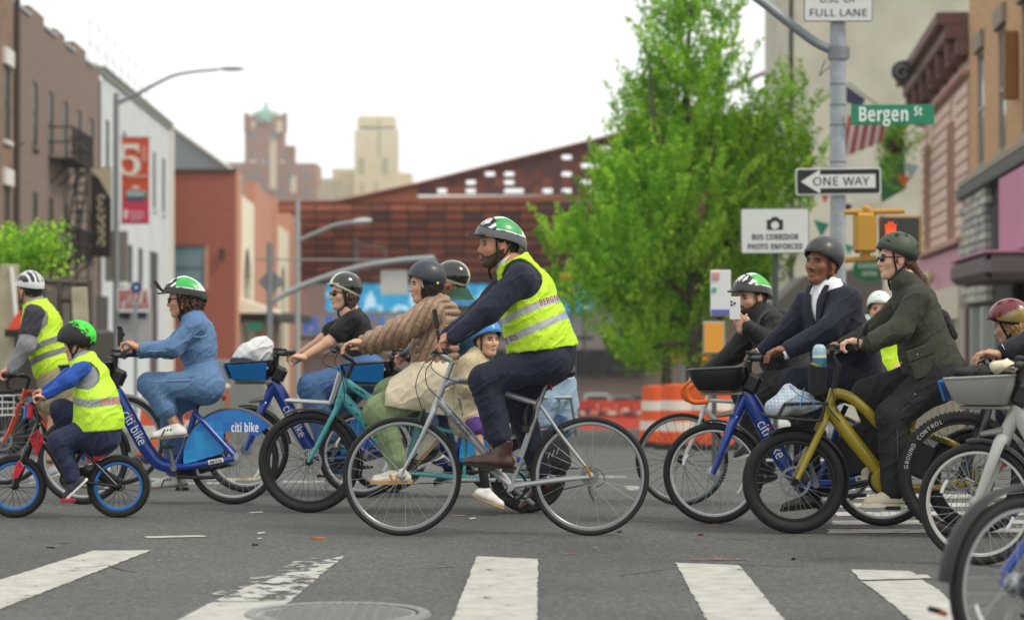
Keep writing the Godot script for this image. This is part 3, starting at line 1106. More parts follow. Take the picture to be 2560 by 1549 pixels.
func chain(root: Node3D, b: Dictionary, bb: Vector3, hub: Vector3, r0: float, r1: float) -> void:
	var mb := MB.new()
	var o0: Vector3 = bb - b.n * 0.045
	var o1: Vector3 = hub - b.n * 0.045
	var l := []
	for k in 13:
		var a := PI / 2 + PI * k / 12.0
		l.append(o0 + b.u * cos(a) * r0 + Vector3(0, sin(a) * r0,0))
	for k in 40: l.append((o0 - Vector3(0, r0,0)).lerp(o1 - Vector3(0, r1,0), (k + 1) / 41.0))
	for k in 9:
		var a := -PI / 2 + PI * k / 8.0
		l.append(o1 + b.u * cos(a) * r1 + Vector3(0, sin(a) * r1,0))
	for k in 40: l.append((o1 + Vector3(0, r1,0)).lerp(o0 + Vector3(0, r0,0), (k + 1) / 41.0))
	var rad := []
	for k in l.size(): rad.append(0.0046 if k % 2 == 0 else 0.0030)
	mb.tube(l, rad, 6, false, true)
	put(mb, "chain", M("1d1c1b", 0.45,0.6), root)

func saddle(root: Node3D, b: Dictionary, p: Vector3, m: Material, len_ := 0.27, tilt := 0.0) -> void:
	# p: middle of the saddle; the nose points forward (-u)
	LAT = b.n
	var f: Vector3 = (-b.u).rotated(b.n, tilt)
	var back := p - f * len_ * 0.5
	var mid := p + f * len_ * 0.02
	var mb := MB.new()
	mb.add(sdf([cap(back + f * 0.05, mid, 0.030,0.024,0.03,2.5), cap(mid, p + f * len_ * 0.5,0.022,0.017,0.02,1.3)],0.009))
	put(mb, "saddle", m, root)

func bar(root: Node3D, b: Dictionary, p: Vector3, half: float, sweep: float, rise: float, m: Material, gm: Material, r := 0.0125, glen := 0.125, gr := 0.017) -> Array:
	# a flat bar across the bicycle: returns the two grip middles, near side first
	var hb := node("handlebar", root, p)
	var mb := MB.new()
	var l := []
	for k in 13:
		var t := -1.0 + k / 6.0
		var e := clampf((absf(t) - 0.12) / 0.88,0.0,1.0)
		l.append(p + b.n * half * t + b.u * sweep * e * e + Vector3(0, rise * smoothstep(0.0,0.5, e), 0))
	mb.tube(l, r, 10)
	put(mb, "bar", m, hb)
	var out := []
	for s in [1.0,-1.0]:
		var e0: Vector3 = l[12] if s > 0 else l[0]
		var e1: Vector3 = l[11] if s > 0 else l[1]
		var dir := (e1 - e0).normalized()
		var g := MB.new()
		g.tube([e0 - dir * 0.004, e0, e0 + dir * glen * 0.5, e0 + dir * glen, e0 + dir * (glen + 0.006)],[gr * 0.9, gr + 0.002, gr - 0.001, gr, gr * 0.8],14)
		put(g, "grip", gm, hb)
		var lv := MB.new()
		var q := e0 + dir * (glen + 0.035)
		lv.bx(q, Vector3(0.032,0.030,0.034), 0.006, Basis(b.u, Vector3.UP, b.u.cross(Vector3.UP)))
		lv.tube(smooth([q - b.u * 0.02, q - b.u * 0.052 - dir * 0.03 - Vector3(0,0.012,0), q - b.u * 0.050 - dir * 0.11 - Vector3(0,0.022,0)],4), 0.0055,6)
		put(lv, "brake_lever", M("2a2a2c", 0.4,0.5), hb)
		out.append(e0 + dir * glen * 0.5)
	return out

func pipes(root: Node3D, b: Dictionary, called: String, list: Array, m: Material) -> MeshInstance3D:
	# each: [[[x, y], ...], radius or [radii], lateral offset, flatness]
	var mb := MB.new()
	for e in list:
		var p := smooth(ppl(b, e[0], e[2] if e.size() > 2 else 0.0), 5)
		var r = e[1]
		if r is Array: r = ramp(r, p.size())
		mb.tube(p, r, 14, true, false, e[3] if e.size() > 3 else 1.0, b.n)
	return put(mb, called, m, root)

func cable(mb: MB, p: Array, r := 0.0022) -> void:
	mb.tube(smooth(p, 6), r, 5, false)

# the blue hire bicycles: one shape, placed by its front hub
func hire_bike(label: String, fx: float, d: float, yaw: float, o: Dictionary) -> Dictionary:
	var b := plane(fx, d, yaw)
	var C: Vector3 = b.q
	var R := 0.312
	C.y = R
	var P := func(u: float, v: float, lat := 0.0) -> Vector3: return C + b.u * u + Vector3(0, v, 0) + b.n * lat
	var root := node("hire_bicycle", self, Vector3(C.x, 0, C.z) + b.u * 0.5)
	tag(root, label, "bicycle", o.get("group", "hire bicycles in the ride"))
	var blue: Material = o.get("m", M("0c3a92", 0.3,0.1,0.6))
	var dark: Material = M("1a1b1d", 0.5)
	var wo := {"rt": 0.024, "rd": 0.016, "rw": 0.013, "rim": o.get("rim", M("b9bcbd", 0.35,0.6)), "hr": 0.040, "spokes": 32, "sr": 0.0014}
	if o.get("reflect", true): wo["reflector"] = true
	wheel(root, b, C, R, wo)
	var full: bool = o.get("full", true)
	var C2: Vector3 = P.call(1.03,0.0)
	# fork and steering
	var fk := MB.new()
	for s in [-1.0,1.0]:
		fk.tube([P.call(0.0,0.0,0.062 * s), P.call(0.07,0.18,0.060 * s), P.call(0.120,0.315,0.050 * s), P.call(0.138,0.350,0.0)],[0.013,0.020,0.025,0.030],12, true, false, 1.25, b.n)
	fk.tube([P.call(0.132,0.335), P.call(0.200,0.485)],[0.036,0.034],14)
	put(fk, "fork", blue, root)
	fender(root, b, C, R + 0.022,8,100, o.get("fm", M("2a2c2f", 0.5)), 0.034)
	var fr := MB.new()
	var down := smooth([P.call(0.185,0.500), P.call(0.240,0.425), P.call(0.352,0.215), P.call(0.445,0.052), P.call(0.530,-0.035), P.call(0.640,-0.060)],6)
	fr.tube(down, ramp([0.030,0.038,0.038,0.037,0.034,0.030], down.size()), 16, true, false, 1.35, b.n)
	fr.tube([P.call(0.640,-0.055), P.call(0.700,0.085), P.call(0.775,0.340)],[0.026,0.023,0.020],12)
	for s in [-1.0,1.0]:
		fr.tube([P.call(0.600,-0.062,0.03 * s), P.call(0.75,-0.050,0.06 * s), P.call(1.040,0.005,0.072 * s)],[0.026,0.024,0.020],12)
		fr.tube([P.call(0.765,0.310,0.016 * s), P.call(0.83,0.255,0.058 * s), P.call(1.038,0.030,0.072 * s)],[0.017,0.017,0.018],12)
	var frame := put(fr, "frame", blue, root)
	if o.has("word"):
		var ang := atan2(-0.163,0.093)
		var tb := Basis(b.u, Vector3.UP, b.u.cross(Vector3.UP)) * Basis(Vector3(0,0,1), ang)
		lettering("citi bike", 0.060, P.call(0.355,0.212,0.0375), tb, M("eef2f6", 0.5), frame, 0.006, false, false, 0.25)
		var arc := MB.new()
		var al := []
		for k in 9:
			var a := PI * k / 8.0
			al.append(P.call(0.355,0.212,0.039) + tb * Vector3(-0.070 + 0.022 * cos(a), 0.026 + 0.012 * sin(a), 0))
		arc.tube(al, 0.0025,5)
		put(arc, "red_arc", M("d2333a", 0.5), frame)
	# rear wheel, fender, skirt guard
	wheel(root, b, C2, R, wo)
	fender(root, b, C2, R + 0.040,5,172, o.get("fm", M("3b3f44", 0.5)), 0.036)
	if o.get("skirt", true):
		for s in [1.0,-1.0]:
			var sk := MB.new()
			var poly := PackedVector2Array()
			for k in 25:
				var a := deg_to_rad(lerpf(186,42, k / 24.0))
				poly.append(Vector2(cos(a), sin(a)) * (R + 0.024))
			for k in 13:
				var a := deg_to_rad(lerpf(50,118, k / 12.0))
				poly.append(Vector2(cos(a), sin(a)) * (R * 0.63) + Vector2(0.03,0.0))
			poly.append(Vector2(-0.06,0.04))
			sk.prism(poly, 0.006, Transform3D(Basis(b.u, Vector3.UP, b.u.cross(Vector3.UP)), C2 + b.n * 0.052 * s))
			if o.has("pixels"):
				for i in sk.v.size():
					var q: Vector3 = sk.v[i] - C2
					sk.uv[i] = Vector2(q.dot(b.u) * 1.3 + 0.5,0.5 - q.y * 1.3)
			var panel := put(sk, "skirt_guard", pixel_blue() if o.has("pixels") else M("101113", 0.45,0.0,0.3), root)
			if o.has("word") and s > 0:
				lettering("citi bike", 0.060, C2 + b.u * 0.085 + Vector3(0,0.215,0) + b.n * 0.058, Basis(b.u, Vector3.UP, b.u.cross(Vector3.UP)), M("f2f5f8", 0.5), panel, 0.005, true, false, 0.185)
				var arc := MB.new()
				var al := []
				for k in 9:
					var a := PI * k / 8.0
					al.append(C2 + b.u * (0.036 + 0.017 * cos(a)) + Vector3(0,0.240 + 0.010 * sin(a), 0) + b.n * 0.058)
				arc.tube(al, 0.002,5)
				put(arc, "red_arc", M("d2333a", 0.5), panel)
	# seat
	var po := MB.new()
	po.tube([P.call(0.770,0.33), P.call(0.812,0.420)],0.016,10)
	put(po, "seatpost", M("17181a", 0.4,0.3), root)
	saddle(root, b, P.call(0.845,0.452), M("141416", 0.55), 0.26,-0.1)
	if o.get("lamp", true):
		var tl := MB.new()
		tl.bx(P.call(0.965,0.415), Vector3(0.02,0.035,0.04), 0.004)
		put(tl, "tail_lamp", M("8e1a22", 0.3), root)
	# steering head, bar and basket
	var hd := MB.new()
	hd.bx(P.call(0.235,0.555), Vector3(0.105,0.125,0.10), 0.022, Basis(b.u, Vector3.UP, b.u.cross(Vector3.UP)).rotated(b.n, -0.45))
	hd.tube(smooth([P.call(0.225,0.55), P.call(0.215,0.64), P.call(0.225,0.705), P.call(0.262,0.735)],4), 0.022,12)
	hd.bx(P.call(0.245,0.738), Vector3(0.10,0.020,0.085), 0.008, Basis(b.u, Vector3.UP, b.u.cross(Vector3.UP)).rotated(b.n, -0.15))
	put(hd, "steering_head", dark, root)
	var grips := bar(root, b, P.call(0.238,0.705), 0.315,0.085,0.005, dark, black, 0.013,0.13,0.019)
	var bk := node("basket", root, P.call(0.02,0.55))
	var bm := MB.new()
	var lo := [P.call(-0.105,0.515,0.14), P.call(0.180,0.500,0.15), P.call(0.180,0.500,-0.15), P.call(-0.105,0.515,-0.14)]
	var hi := [P.call(-0.150,0.635,0.175), P.call(0.195,0.655,0.190), P.call(0.195,0.655,-0.190), P.call(-0.150,0.635,-0.175)]
	var mid: Vector3 = (lo[0] + lo[2] + hi[0] + hi[2]) / 4
	# a moulded tub with rounded corners and a rolled rim
	var ring_of := func(t: float, inset: float) -> Array:
		var rg := []
		var sh := 1.0 - 0.16 * pow(1.0 - t, 3.0)
		for k in 36:
			var a := TAU * k / 36.0
			var cx := signf(cos(a)) * pow(absf(cos(a)), 0.45)
			var sx := signf(sin(a)) * pow(absf(sin(a)), 0.45)
			var hl := lerpf(0.148,0.176, t) * sh - inset
			var hw := lerpf(0.150,0.186, t) * sh - inset
			rg.append(P.call(lerpf(0.035,0.022, t) + cx * hl, lerpf(0.508,0.645, t) + cx * lerpf(0.0,0.010, t) + inset * 0.3 * (1.0 - t), sx * hw))
		return rg
	for side in [0.0,0.007]:
		var prev := []
		for j in 9:
			var t := j / 8.0
			var ringp: Array = ring_of.call(t, side)
			var row := []
			for k in 36:
				var tg: Vector3 = ringp[(k + 1) % 36] - ringp[(k + 35) % 36]
				var nn := tg.cross(Vector3.UP).normalized()
				if nn.dot(ringp[k] - mid) < 0: nn = -nn
				nn = (nn - Vector3(0,0.9 * (1.0 - t), 0)).normalized()
				row.append(bm.vert(ringp[k], nn if side == 0.0 else -nn))
			if j > 0:
				for k in 36: bm.quad(prev[k], prev[(k + 1) % 36], row[(k + 1) % 36], row[k])
			elif side == 0.0: bm.face(ringp, Vector3.DOWN)
			else: bm.face(ringp, Vector3.UP)
			prev = row
	bm.tube(ring_of.call(1.0,0.003), 0.008,8, false, true)
	put(bm, "tub", o.get("bm", M("161719", 0.45,0.0,0.25)), bk)
	if o.has("bp"):
		for k in [0,3,2]:
			var pn := MB.new()
			var a: Vector3 = lo[k]
			var e: Vector3 = lo[(k + 1) % 4]
			var f: Vector3 = hi[(k + 1) % 4]
			var g: Vector3 = hi[k]
			var c: Vector3 = (a + e + f + g) / 4
			var nn := (e - a).cross(g - a).normalized()
			if nn.dot(a - mid) < 0: nn = -nn
			var q := [a, e, f, g].map(func(w): return c + (w - c) * 0.84)
			pn.face(q.map(func(w): return w + nn * 0.014), nn)
			for i in 4: pn.face([q[i], q[(i + 1) % 4], q[(i + 1) % 4] + nn * 0.014, q[i] + nn * 0.014], ((q[i] + q[(i + 1) % 4]) / 2 - c).normalized())
			var pnl := put(pn, "side_panel", o.bp, bk)
			if k == 0: lettering("citi bike", 0.022, c + nn * 0.016 + b.u * 0.09 + Vector3(0,0.035,0), Basis(b.u, Vector3.UP, b.u.cross(Vector3.UP)), M("dfe6ec", 0.5), pnl, 0.003)
	var rk := MB.new()
	rk.bx(P.call(0.05,0.492), Vector3(0.26,0.018,0.16), 0.005, Basis(b.u, Vector3.UP, b.u.cross(Vector3.UP)))
	rk.tube([P.call(0.16,0.485), P.call(0.19,0.42)],0.018,8)
	rk.tube([P.call(0.02,0.355,0.02), P.call(0.13,0.375,0.02)],[0.012,0.020],8)
	put(rk, "bracket", M("8f8f88", 0.45,0.4), bk)
	# cranks, guard, stand, number plate
	var bb: Vector3 = P.call(0.630,-0.062)
	var ca: float = deg_to_rad(o.get("crank", 95.0))
	cranks(root, b, bb, bb + b.u * cos(ca) * 0.155 + Vector3(0, sin(ca) * 0.155,0), M("8d9092", 0.35,0.7), 0.0)
	var cg := MB.new()
	cg.tube([P.call(0.63,-0.06,-0.06), P.call(1.03,0.0,-0.07)],[0.085,0.05],16, true, false, 0.2, Vector3.UP)
	put(cg, "chain_guard", dark, root)
	var ks := MB.new()
	ks.tube(smooth([P.call(0.655,-0.118,0.05), P.call(0.78,-0.125,0.075), P.call(0.935,-0.120,0.09)],4), [0.014,0.014,0.013,0.013,0.013,0.013,0.013,0.013,0.010] , 8)
	put(ks, "kickstand", dark, root)
	if o.has("plate"):
		var pa := P.call(0.92,-0.012,0.0) as Vector3
		var dir: Vector3 = (P.call(1.040,0.005) - P.call(0.75,-0.050)).normalized()
		var pb := basis_xy(dir, Vector3.UP)
		if pb.z.dot(b.n) < 0: pb = Basis(pb.x, pb.y, -pb.z)
		pb = Basis(dir, (b.n.cross(dir)).normalized(), b.n)
		var plm := MB.new()
		plm.bx(pa + b.n * 0.092, Vector3(0.105,0.030,0.008), 0.004, pb)
		var pt := put(plm, "number_plate", M("e8ebec", 0.5), root)
		lettering(o.plate, 0.021, pa + b.n * 0.0965, pb, M("151515", 0.6), pt, 0.002, true, false, 0.085)
	return {"root": root, "b": b, "P": P, "grips": grips, "C": C}

var _pix: StandardMaterial3D
func pixel_blue() -> StandardMaterial3D:
	if _pix == null:
		var im := Image.create(96,96, false, Image.FORMAT_RGB8)
		var r := RandomNumberGenerator.new()
		r.seed = 5
		for y in 12:
			for x in 12:
				var t := clampf(0.55 - (x - y) * 0.05 + r.randf_range(-0.22,0.22), 0.0,1.0)
				im.fill_rect(Rect2i(x * 8, y * 8,8,8), Color("0b56b4").lerp(Color("1ba2dd"), t))
		_pix = StandardMaterial3D.new()
		_pix.albedo_texture = ImageTexture.create_from_image(im)
		_pix.texture_filter = BaseMaterial3D.TEXTURE_FILTER_NEAREST
		_pix.roughness = 0.35
		_pix.clearcoat_enabled = true
		_pix.clearcoat = 0.3
	return _pix

# ---------------------------------------------------------------- the riders
func riders() -> void:
	main_rider()
	child_rider()
	denim_rider()
	cargo_bike()
	tee_rider()
	sweater_rider()
	orange_rider()
	phone_rider()
	suit_rider()
	green_rider()
	right_edge()

func vec2s(l: Array, ox: float, oy: float) -> Array:
	var o := []
	for k in range(0, l.size(), 2): o.append(Vector2(l[k] - ox, l[k + 1] - oy))
	return o

func main_rider() -> void:
	var b := plane(1280,14.05)
	var root := node("bicycle", self, at(1240,820,14.05) * Vector3(1,0,1))
	tag(root, "silver city bicycle with slim tyres under the man in suit and yellow vest", "bicycle")
	var fr := M("a6a9ab", 0.36,0.45,0.2)
	var hubR := pp(b, 1475,1190)
	hubR.y = 0.346
	var hubF := pp(b, 1005,1180)
	hubF.y = 0.346
	var wo := {"rt": 0.0165, "rd": 0.020, "rw": 0.010, "spokes": 28, "rim": M("9a9c9d", 0.35,0.6), "hr": 0.02}
	wheel(root, b, hubF, 0.346, wo)
	wheel(root, b, hubR, 0.346, wo)
	var frame := pipes(root, b, "frame", [
		[[[1090,1012],[1104,975],[1118,938]],[0.020,0.019,0.019]],
		[[[1097,1000],[1150,1060],[1212,1132],[1277,1213]],[0.027,0.026,0.024,0.021]],
		[[[1112,962],[1135,951],[1180,956],[1250,979],[1340,1008]],[0.019,0.018,0.018,0.016,0.015],0.0,1.15],
		[[[1277,1215],[1350,1003]],0.0165],
		[[[1350,1012],[1405,1090],[1462,1163]],[0.010,0.010,0.009],0.045],
		[[[1350,1012],[1405,1090],[1462,1163]],[0.010,0.010,0.009],-0.045],
		[[[1277,1215],[1360,1203],[1475,1191]],[0.017,0.014,0.010],0.045],
		[[[1277,1215],[1360,1203],[1475,1191]],[0.017,0.014,0.010],-0.045]], fr)
	for s in [1.0,-1.0]: pipes(root, b, "dropout", [[[[1462,1163],[1471,1178],[1476,1193]],[0.010,0.012,0.011],0.045 * s, 0.7]], M("a87332", 0.4,0.5))
	for s in [1.0,-1.0]:
		pipes(root, b, "fork_blade", [[[[1088,1014,-0.045 * s],[1078,1040,0.0],[1045,1110,0.0],[1005,1181,0.0]],[0.017,0.016,0.013,0.009],0.050 * s]], fr)
	var grips := bar(root, b, pp(b, 1096,884), 0.30,0.055,0.015, M("8d8f91", 0.35,0.7), black)
	pipes(root, b, "stem", [[[[1118,940],[1131,903]],0.0165],[[[1131,903],[1112,893],[1096,884]],0.0165]], fr)
	pipes(root, b, "seatpost", [[[[1350,1003],[1371,950]],0.0135]], M("8a8c8d", 0.3,0.8))
	saddle(root, b, pp(b, 1390,935), M("18181a", 0.5), 0.27,0.12)
	var bb := pp(b, 1277.5,1215)
	cranks(root, b, bb, pp(b, 1220,1168), M("a4a6a8", 0.3,0.6), 0.095, black, 0.07)
	chain(root, b, bb, hubR, 0.09,0.045)
	lettering("SPECIALIZED", 0.030, pp(b, 1151,1061,0.0255), Basis(Vector3(0,0,1), atan2(-72,62)), M("1a1a1c", 0.5), frame, 0.010, false, false, 0.17)
	lettering("SIRRUS", 0.016, pp(b, 1166,953,0.0178), Basis(Vector3(0,0,1), -0.10), M("1a1a1c", 0.5), frame, 0.006, true, false, 0.085)
	var cs := node("cassette", root, hubR)
	var cxf := Transform3D(Basis.IDENTITY, hubR)
	for k in 7:
		var mb := MB.new()
		var r := 0.054 - 0.0048 * k
		mb.lathe([Vector2(r, -0.001), Vector2(r, 0.001), Vector2(r - 0.011,0.001), Vector2(r - 0.011,-0.001)], cxf.translated(Vector3(0,0,-0.036 - 0.004 * k)), 28, true)
		for t in 24: mb.bx(cxf * Vector3(cos(TAU * t / 24) * r, sin(TAU * t / 24) * r, -0.036 - 0.004 * k), Vector3(0.005,0.004,0.002), 0.0, Basis(Vector3(0,0,1), TAU * t / 24))
		put(mb, "sprocket", M("8f8f8c", 0.4,0.7), cs)
	var dr := node("derailleur", root, pp(b, 1482,1240))
	var dm := MB.new()
	dm.tube(ppl(b, [[1474,1215],[1480,1236],[1488,1250]],-0.06), [0.012,0.015,0.010],8)
	for q in [[1486,1238],[1487,1254]]:
		dm.lathe([Vector2(0.006,-0.004), Vector2(0.016,-0.004), Vector2(0.016,0.004), Vector2(0.006,0.004)], Transform3D(Basis.IDENTITY, pp(b, q[0], q[1],-0.06)), 14, true)
	put(dm, "cage", M("7d7b74", 0.4,0.6), dr)
	var cb := MB.new()
	cable(cb, ppl(b, [[1478,1168],[1498,1176],[1512,1192],[1508,1210],[1488,1220]],-0.07), 0.0028)
	put(cb, "cable", black, dr)
	for a in [[[1090,888],[1060,910],[1040,960],[1052,1010],[1062,1035]],[[1092,890],[1066,925],[1070,965],[1104,1000]],[[1094,888],[1078,915],[1112,944],[1160,955]]]:
		var cm := MB.new()
		cable(cm, ppl(b, a, 0.05), 0.0026)
		put(cm, "brake_cable", black, root)
	for q in [[1060,1024,1049,1055],[1398,1064,1414,1092]]:
		var bm := MB.new()
		for s in [1.0,-1.0]: bm.tube(ppl(b, [[q[0], q[1]],[(q[0] + q[2]) / 2.0, (q[1] + q[3]) / 2.0],[q[2], q[3]]],0.034 * s), [0.006,0.009,0.008],8)
		bm.bx(pp(b, q[0], q[1]), Vector3(0.012,0.012,0.07), 0.003)
		put(bm, "brake_caliper", M("2b2b2c", 0.4,0.4), root)
	var lk := MB.new()
	for k in 4:
		var l := []
		for t in 17:
			var a := TAU * t / 16.0
			l.append(pp(b, 1320 + cos(a) * (11 - k) + sin(a) * -6 + k * 2,1042 + sin(a) * (32 - 3 * k), 0.026 + 0.012 * cos(a * 2.0 + k)))
		lk.tube(l, 0.0055,6, false)
	lk.bx(pp(b, 1313,1070,0.03), Vector3(0.05,0.05,0.03), 0.008)
	put(lk, "cable_lock", M("17171a", 0.35), root)
	var st := MB.new()
	st.bx(pp(b, 1296,1148,0.016), Vector3(0.022,0.034,0.006), 0.002, Basis(Vector3(0,0,1), -0.33))
	put(st, "sticker", M("2a3f9a", 0.5), root)
	var tail := MB.new()
	tail.bx(pp(b, 1377,966), Vector3(0.018,0.045,0.03), 0.005)
	put(tail, "tail_lamp", M("a01c24", 0.3), root)
	# camera grip on the bar
	var act := node("action_camera", self, pp(b, 1093,840,0.1))
	tag(act, "slim black action camera on upright handle clamped to the silver bicycle's bar", "camera")
	var am := MB.new()
	am.bx(pp(b, 1091,797,0.12), Vector3(0.026,0.115,0.022), 0.005, Basis(Vector3(0,0,1), 0.15))
	put(am, "camera_body", M("141415", 0.35), act)
	var am2 := MB.new()
	am2.tube([pp(b, 1095,825,0.12), pp(b, 1098,845,0.12), pp(b, 1097,882,0.12)],[0.011,0.009,0.010],8)
	am2.lathe([Vector2(0.0,0.012), Vector2(0.008,0.012), Vector2(0.008,-0.012), Vector2(0.0,-0.012)], Transform3D(Basis.IDENTITY, pp(b, 1100,838,0.13)), 12)
	put(am2, "clamp", M("1f1f20", 0.4), act)
	# vest print
	var im := Image.create(920,1000, false, Image.FORMAT_RGB8)
	im.fill(Color("b8e020"))
	var grey := Color("a4a8a8")
	var ox := 720.0
	var oy := 560.0
	fill_strip(im, vec2s([700,1168,745,1150,940,1040,1070,980,1190,930,1370,865,1440,835], ox, oy), vec2s([730,1218,772,1200,960,1102,1100,1047,1220,997,1400,940,1470,910], ox, oy), grey)
	fill_strip(im, vec2s([740,1340,800,1310,1010,1220,1150,1155,1290,1100,1400,1055,1540,1005], ox, oy), vec2s([770,1418,830,1390,1040,1290,1180,1225,1310,1170,1430,1120,1570,1078], ox, oy), grey)
	print_text(im, "BERGN", 62, Vector2(1285 - ox, 925 - oy), -0.30, Color("7a2a24"), 190)
	print_text(im, "NYC", 46, Vector2(800 - ox, 1150 - oy), -0.42, Color("3f7fae"), 84, false)
	print_text(im, "IKE BUS", 52, Vector2(893 - ox, 1315 - oy), -0.40, Color("6e2420"), 170)
	print_text(im, "BIKE", 56, Vector2(1462 - ox, 1075 - oy), -0.20, Color("3a8fc6"), 118, false)
	var vm := print_mat(im, 0.62)
	wrinkle(vm, 0.45)
	var d := 14.05
	var o0 := at(1230,660, d)
	var o1 := at(1460,910, d)
	var hem := Vector3(0.13,-1,0).normalized()
	var navy := fabric("navy", "121930")
	var man := {"d": d, "skin": "b98466", "brow": "1a120d", "beard": 1, "head": [1243,614,0.0], "yaw": 16.0, "pitch": 2.0, "hs": 1.06,
		"torso": [[1286,664,0.098],[1317,735,0.150],[1336,807,0.172],[1354,862,0.186],[1378,885,0.15]], "tl": 1.2,
		"la": [[1302,694,-0.19],[1222,776,-0.25],[1137,842,-0.27]], "ra": [[1285,690,0.19],[1205,780,0.24],[1120,842,0.28]],
		"lhand": ["grip", 1109,868,-0.25], "rhand": ["grip", 1104,868,0.25],
		"ll": [[1368,900,-0.10],[1212,950,-0.13],[1257,1131,-0.13],[1177,1124,-0.135]], "rl": [[1375,905,0.10],[1290,990,0.12],[1356,1196,0.12],[1306,1232,0.13]],
		"wear": [
			{"n": "suit_jacket", "m": navy, "t": [0,4], "arms": 2.0, "ar": [0.084,0.070,0.050], "cell": 0.008, "disp": suiting, "cuts": [["plane", Vector3(-0.9,1,0).normalized(), at(1284,652, d).dot(Vector3(-0.9,1,0).normalized())]]},
			{"n": "trousers", "m": navy, "legs": 1.75, "rlegs": 1.9, "lr": [0.125,0.090,0.074], "rr": [0.12,0.088,0.066], "cell": 0.009, "disp": suiting},
			{"n": "safety_vest", "m": vm, "t": [0,4], "grow": 0.011, "cell": 0.008, "uv": [o0, o1 - o0],
				"cuts": [["plane", hem, at(1380,870, d).dot(hem)],["plane", Vector3(-0.55,1,0).normalized(), at(1284,648, d).dot(Vector3(-0.55,1,0).normalized())],
					["hole", at(1300,690, d - 0.40), at(1303,698, d - 0.13), 0.118,0.012],["hole", at(1290,690, d + 0.40), at(1295,698, d + 0.13), 0.118,0.012]]}],
		"shoe": {"m": M("3b1d16", 0.33,0.0,0.35), "sm": M("17120f", 0.7), "boot": true, "s": 1.10, "lm": M("1d1210", 0.7), "sock": M("121214", 0.9), "sockh": 0.12}}
	var p := person("man on the silver bicycle in navy suit and yellow safety vest", man)
	hair(p, short_hair(), M("16110e", 0.7))
	var hm := sport_helmet(p, "2f9a50", "56575a")
	var hx: Transform3D = p.get_meta("hx")
	band(p, "shirt_collar", at(1268,655, d), at(1262,640, d) - at(1292,690, d), 0.064,0.050, M("e6e8ec", 0.8))
	band(p, "jacket_collar", at(1281,662, d), at(1262,640, d) - at(1292,690, d), 0.078,0.04, navy)
	band(p, "watch_strap", at(1129,848, d - 0.268), at(1137,842, d) - at(1109,866, d), 0.030,0.020, M("a7a8a8", 0.3,0.7))
	band(p, "shirt_cuff", at(1141,842, d - 0.268), at(1150,834, d) - at(1120,856, d), 0.042,0.034, M("e6e8ec", 0.8))
	for k in 4:
		var bt := MB.new()
		bt.ellip(Transform3D(Basis.from_scale(Vector3(0.008,0.008,0.004)), at(1167 + 5.0 * k, 841 - 4.0 * k, d - 0.317 + 0.001 * k)), 8,6)
		put(bt, "button", M("111522", 0.4), p)

var weave: ImageTexture
func wrinkle(m: StandardMaterial3D, cm := 0.30) -> void:
	# small creases and nap as relief
	if weave == null: weave = ntex(0.020, "000000", "ffffff", FastNoiseLite.TYPE_SIMPLEX_SMOOTH, 5,61,512)
	m.heightmap_enabled = true
	m.heightmap_texture = weave
	m.heightmap_scale = cm

func fabric(key: String, hexc: String, rough := 0.85) -> StandardMaterial3D:
	# woven cloth: a fine mottling of the dye
	var k := "fabric_" + key
	if not mats.has(k):
		var c := Color(hexc)
		var t := ntex(0.09, c.darkened(0.14).to_html(false), c.lightened(0.05).to_html(false), FastNoiseLite.TYPE_VALUE, 3, hash(key) % 1000,256)
		var m := tri_mat(k, t, 2.2, rough)
		wrinkle(m)
		m.rim_enabled = true
		m.rim = 0.06
	return mats[k]

func denim(key: String, lo: String, hi: String) -> StandardMaterial3D:
	var k := "denim_" + key
	if not mats.has(k):
		var t := ntex(0.07, lo, hi, FastNoiseLite.TYPE_SIMPLEX_SMOOTH, 5, hash(key) % 1000,512)
		wrinkle(tri_mat(k, t, 2.0,0.9), 0.35)
	return mats[k]

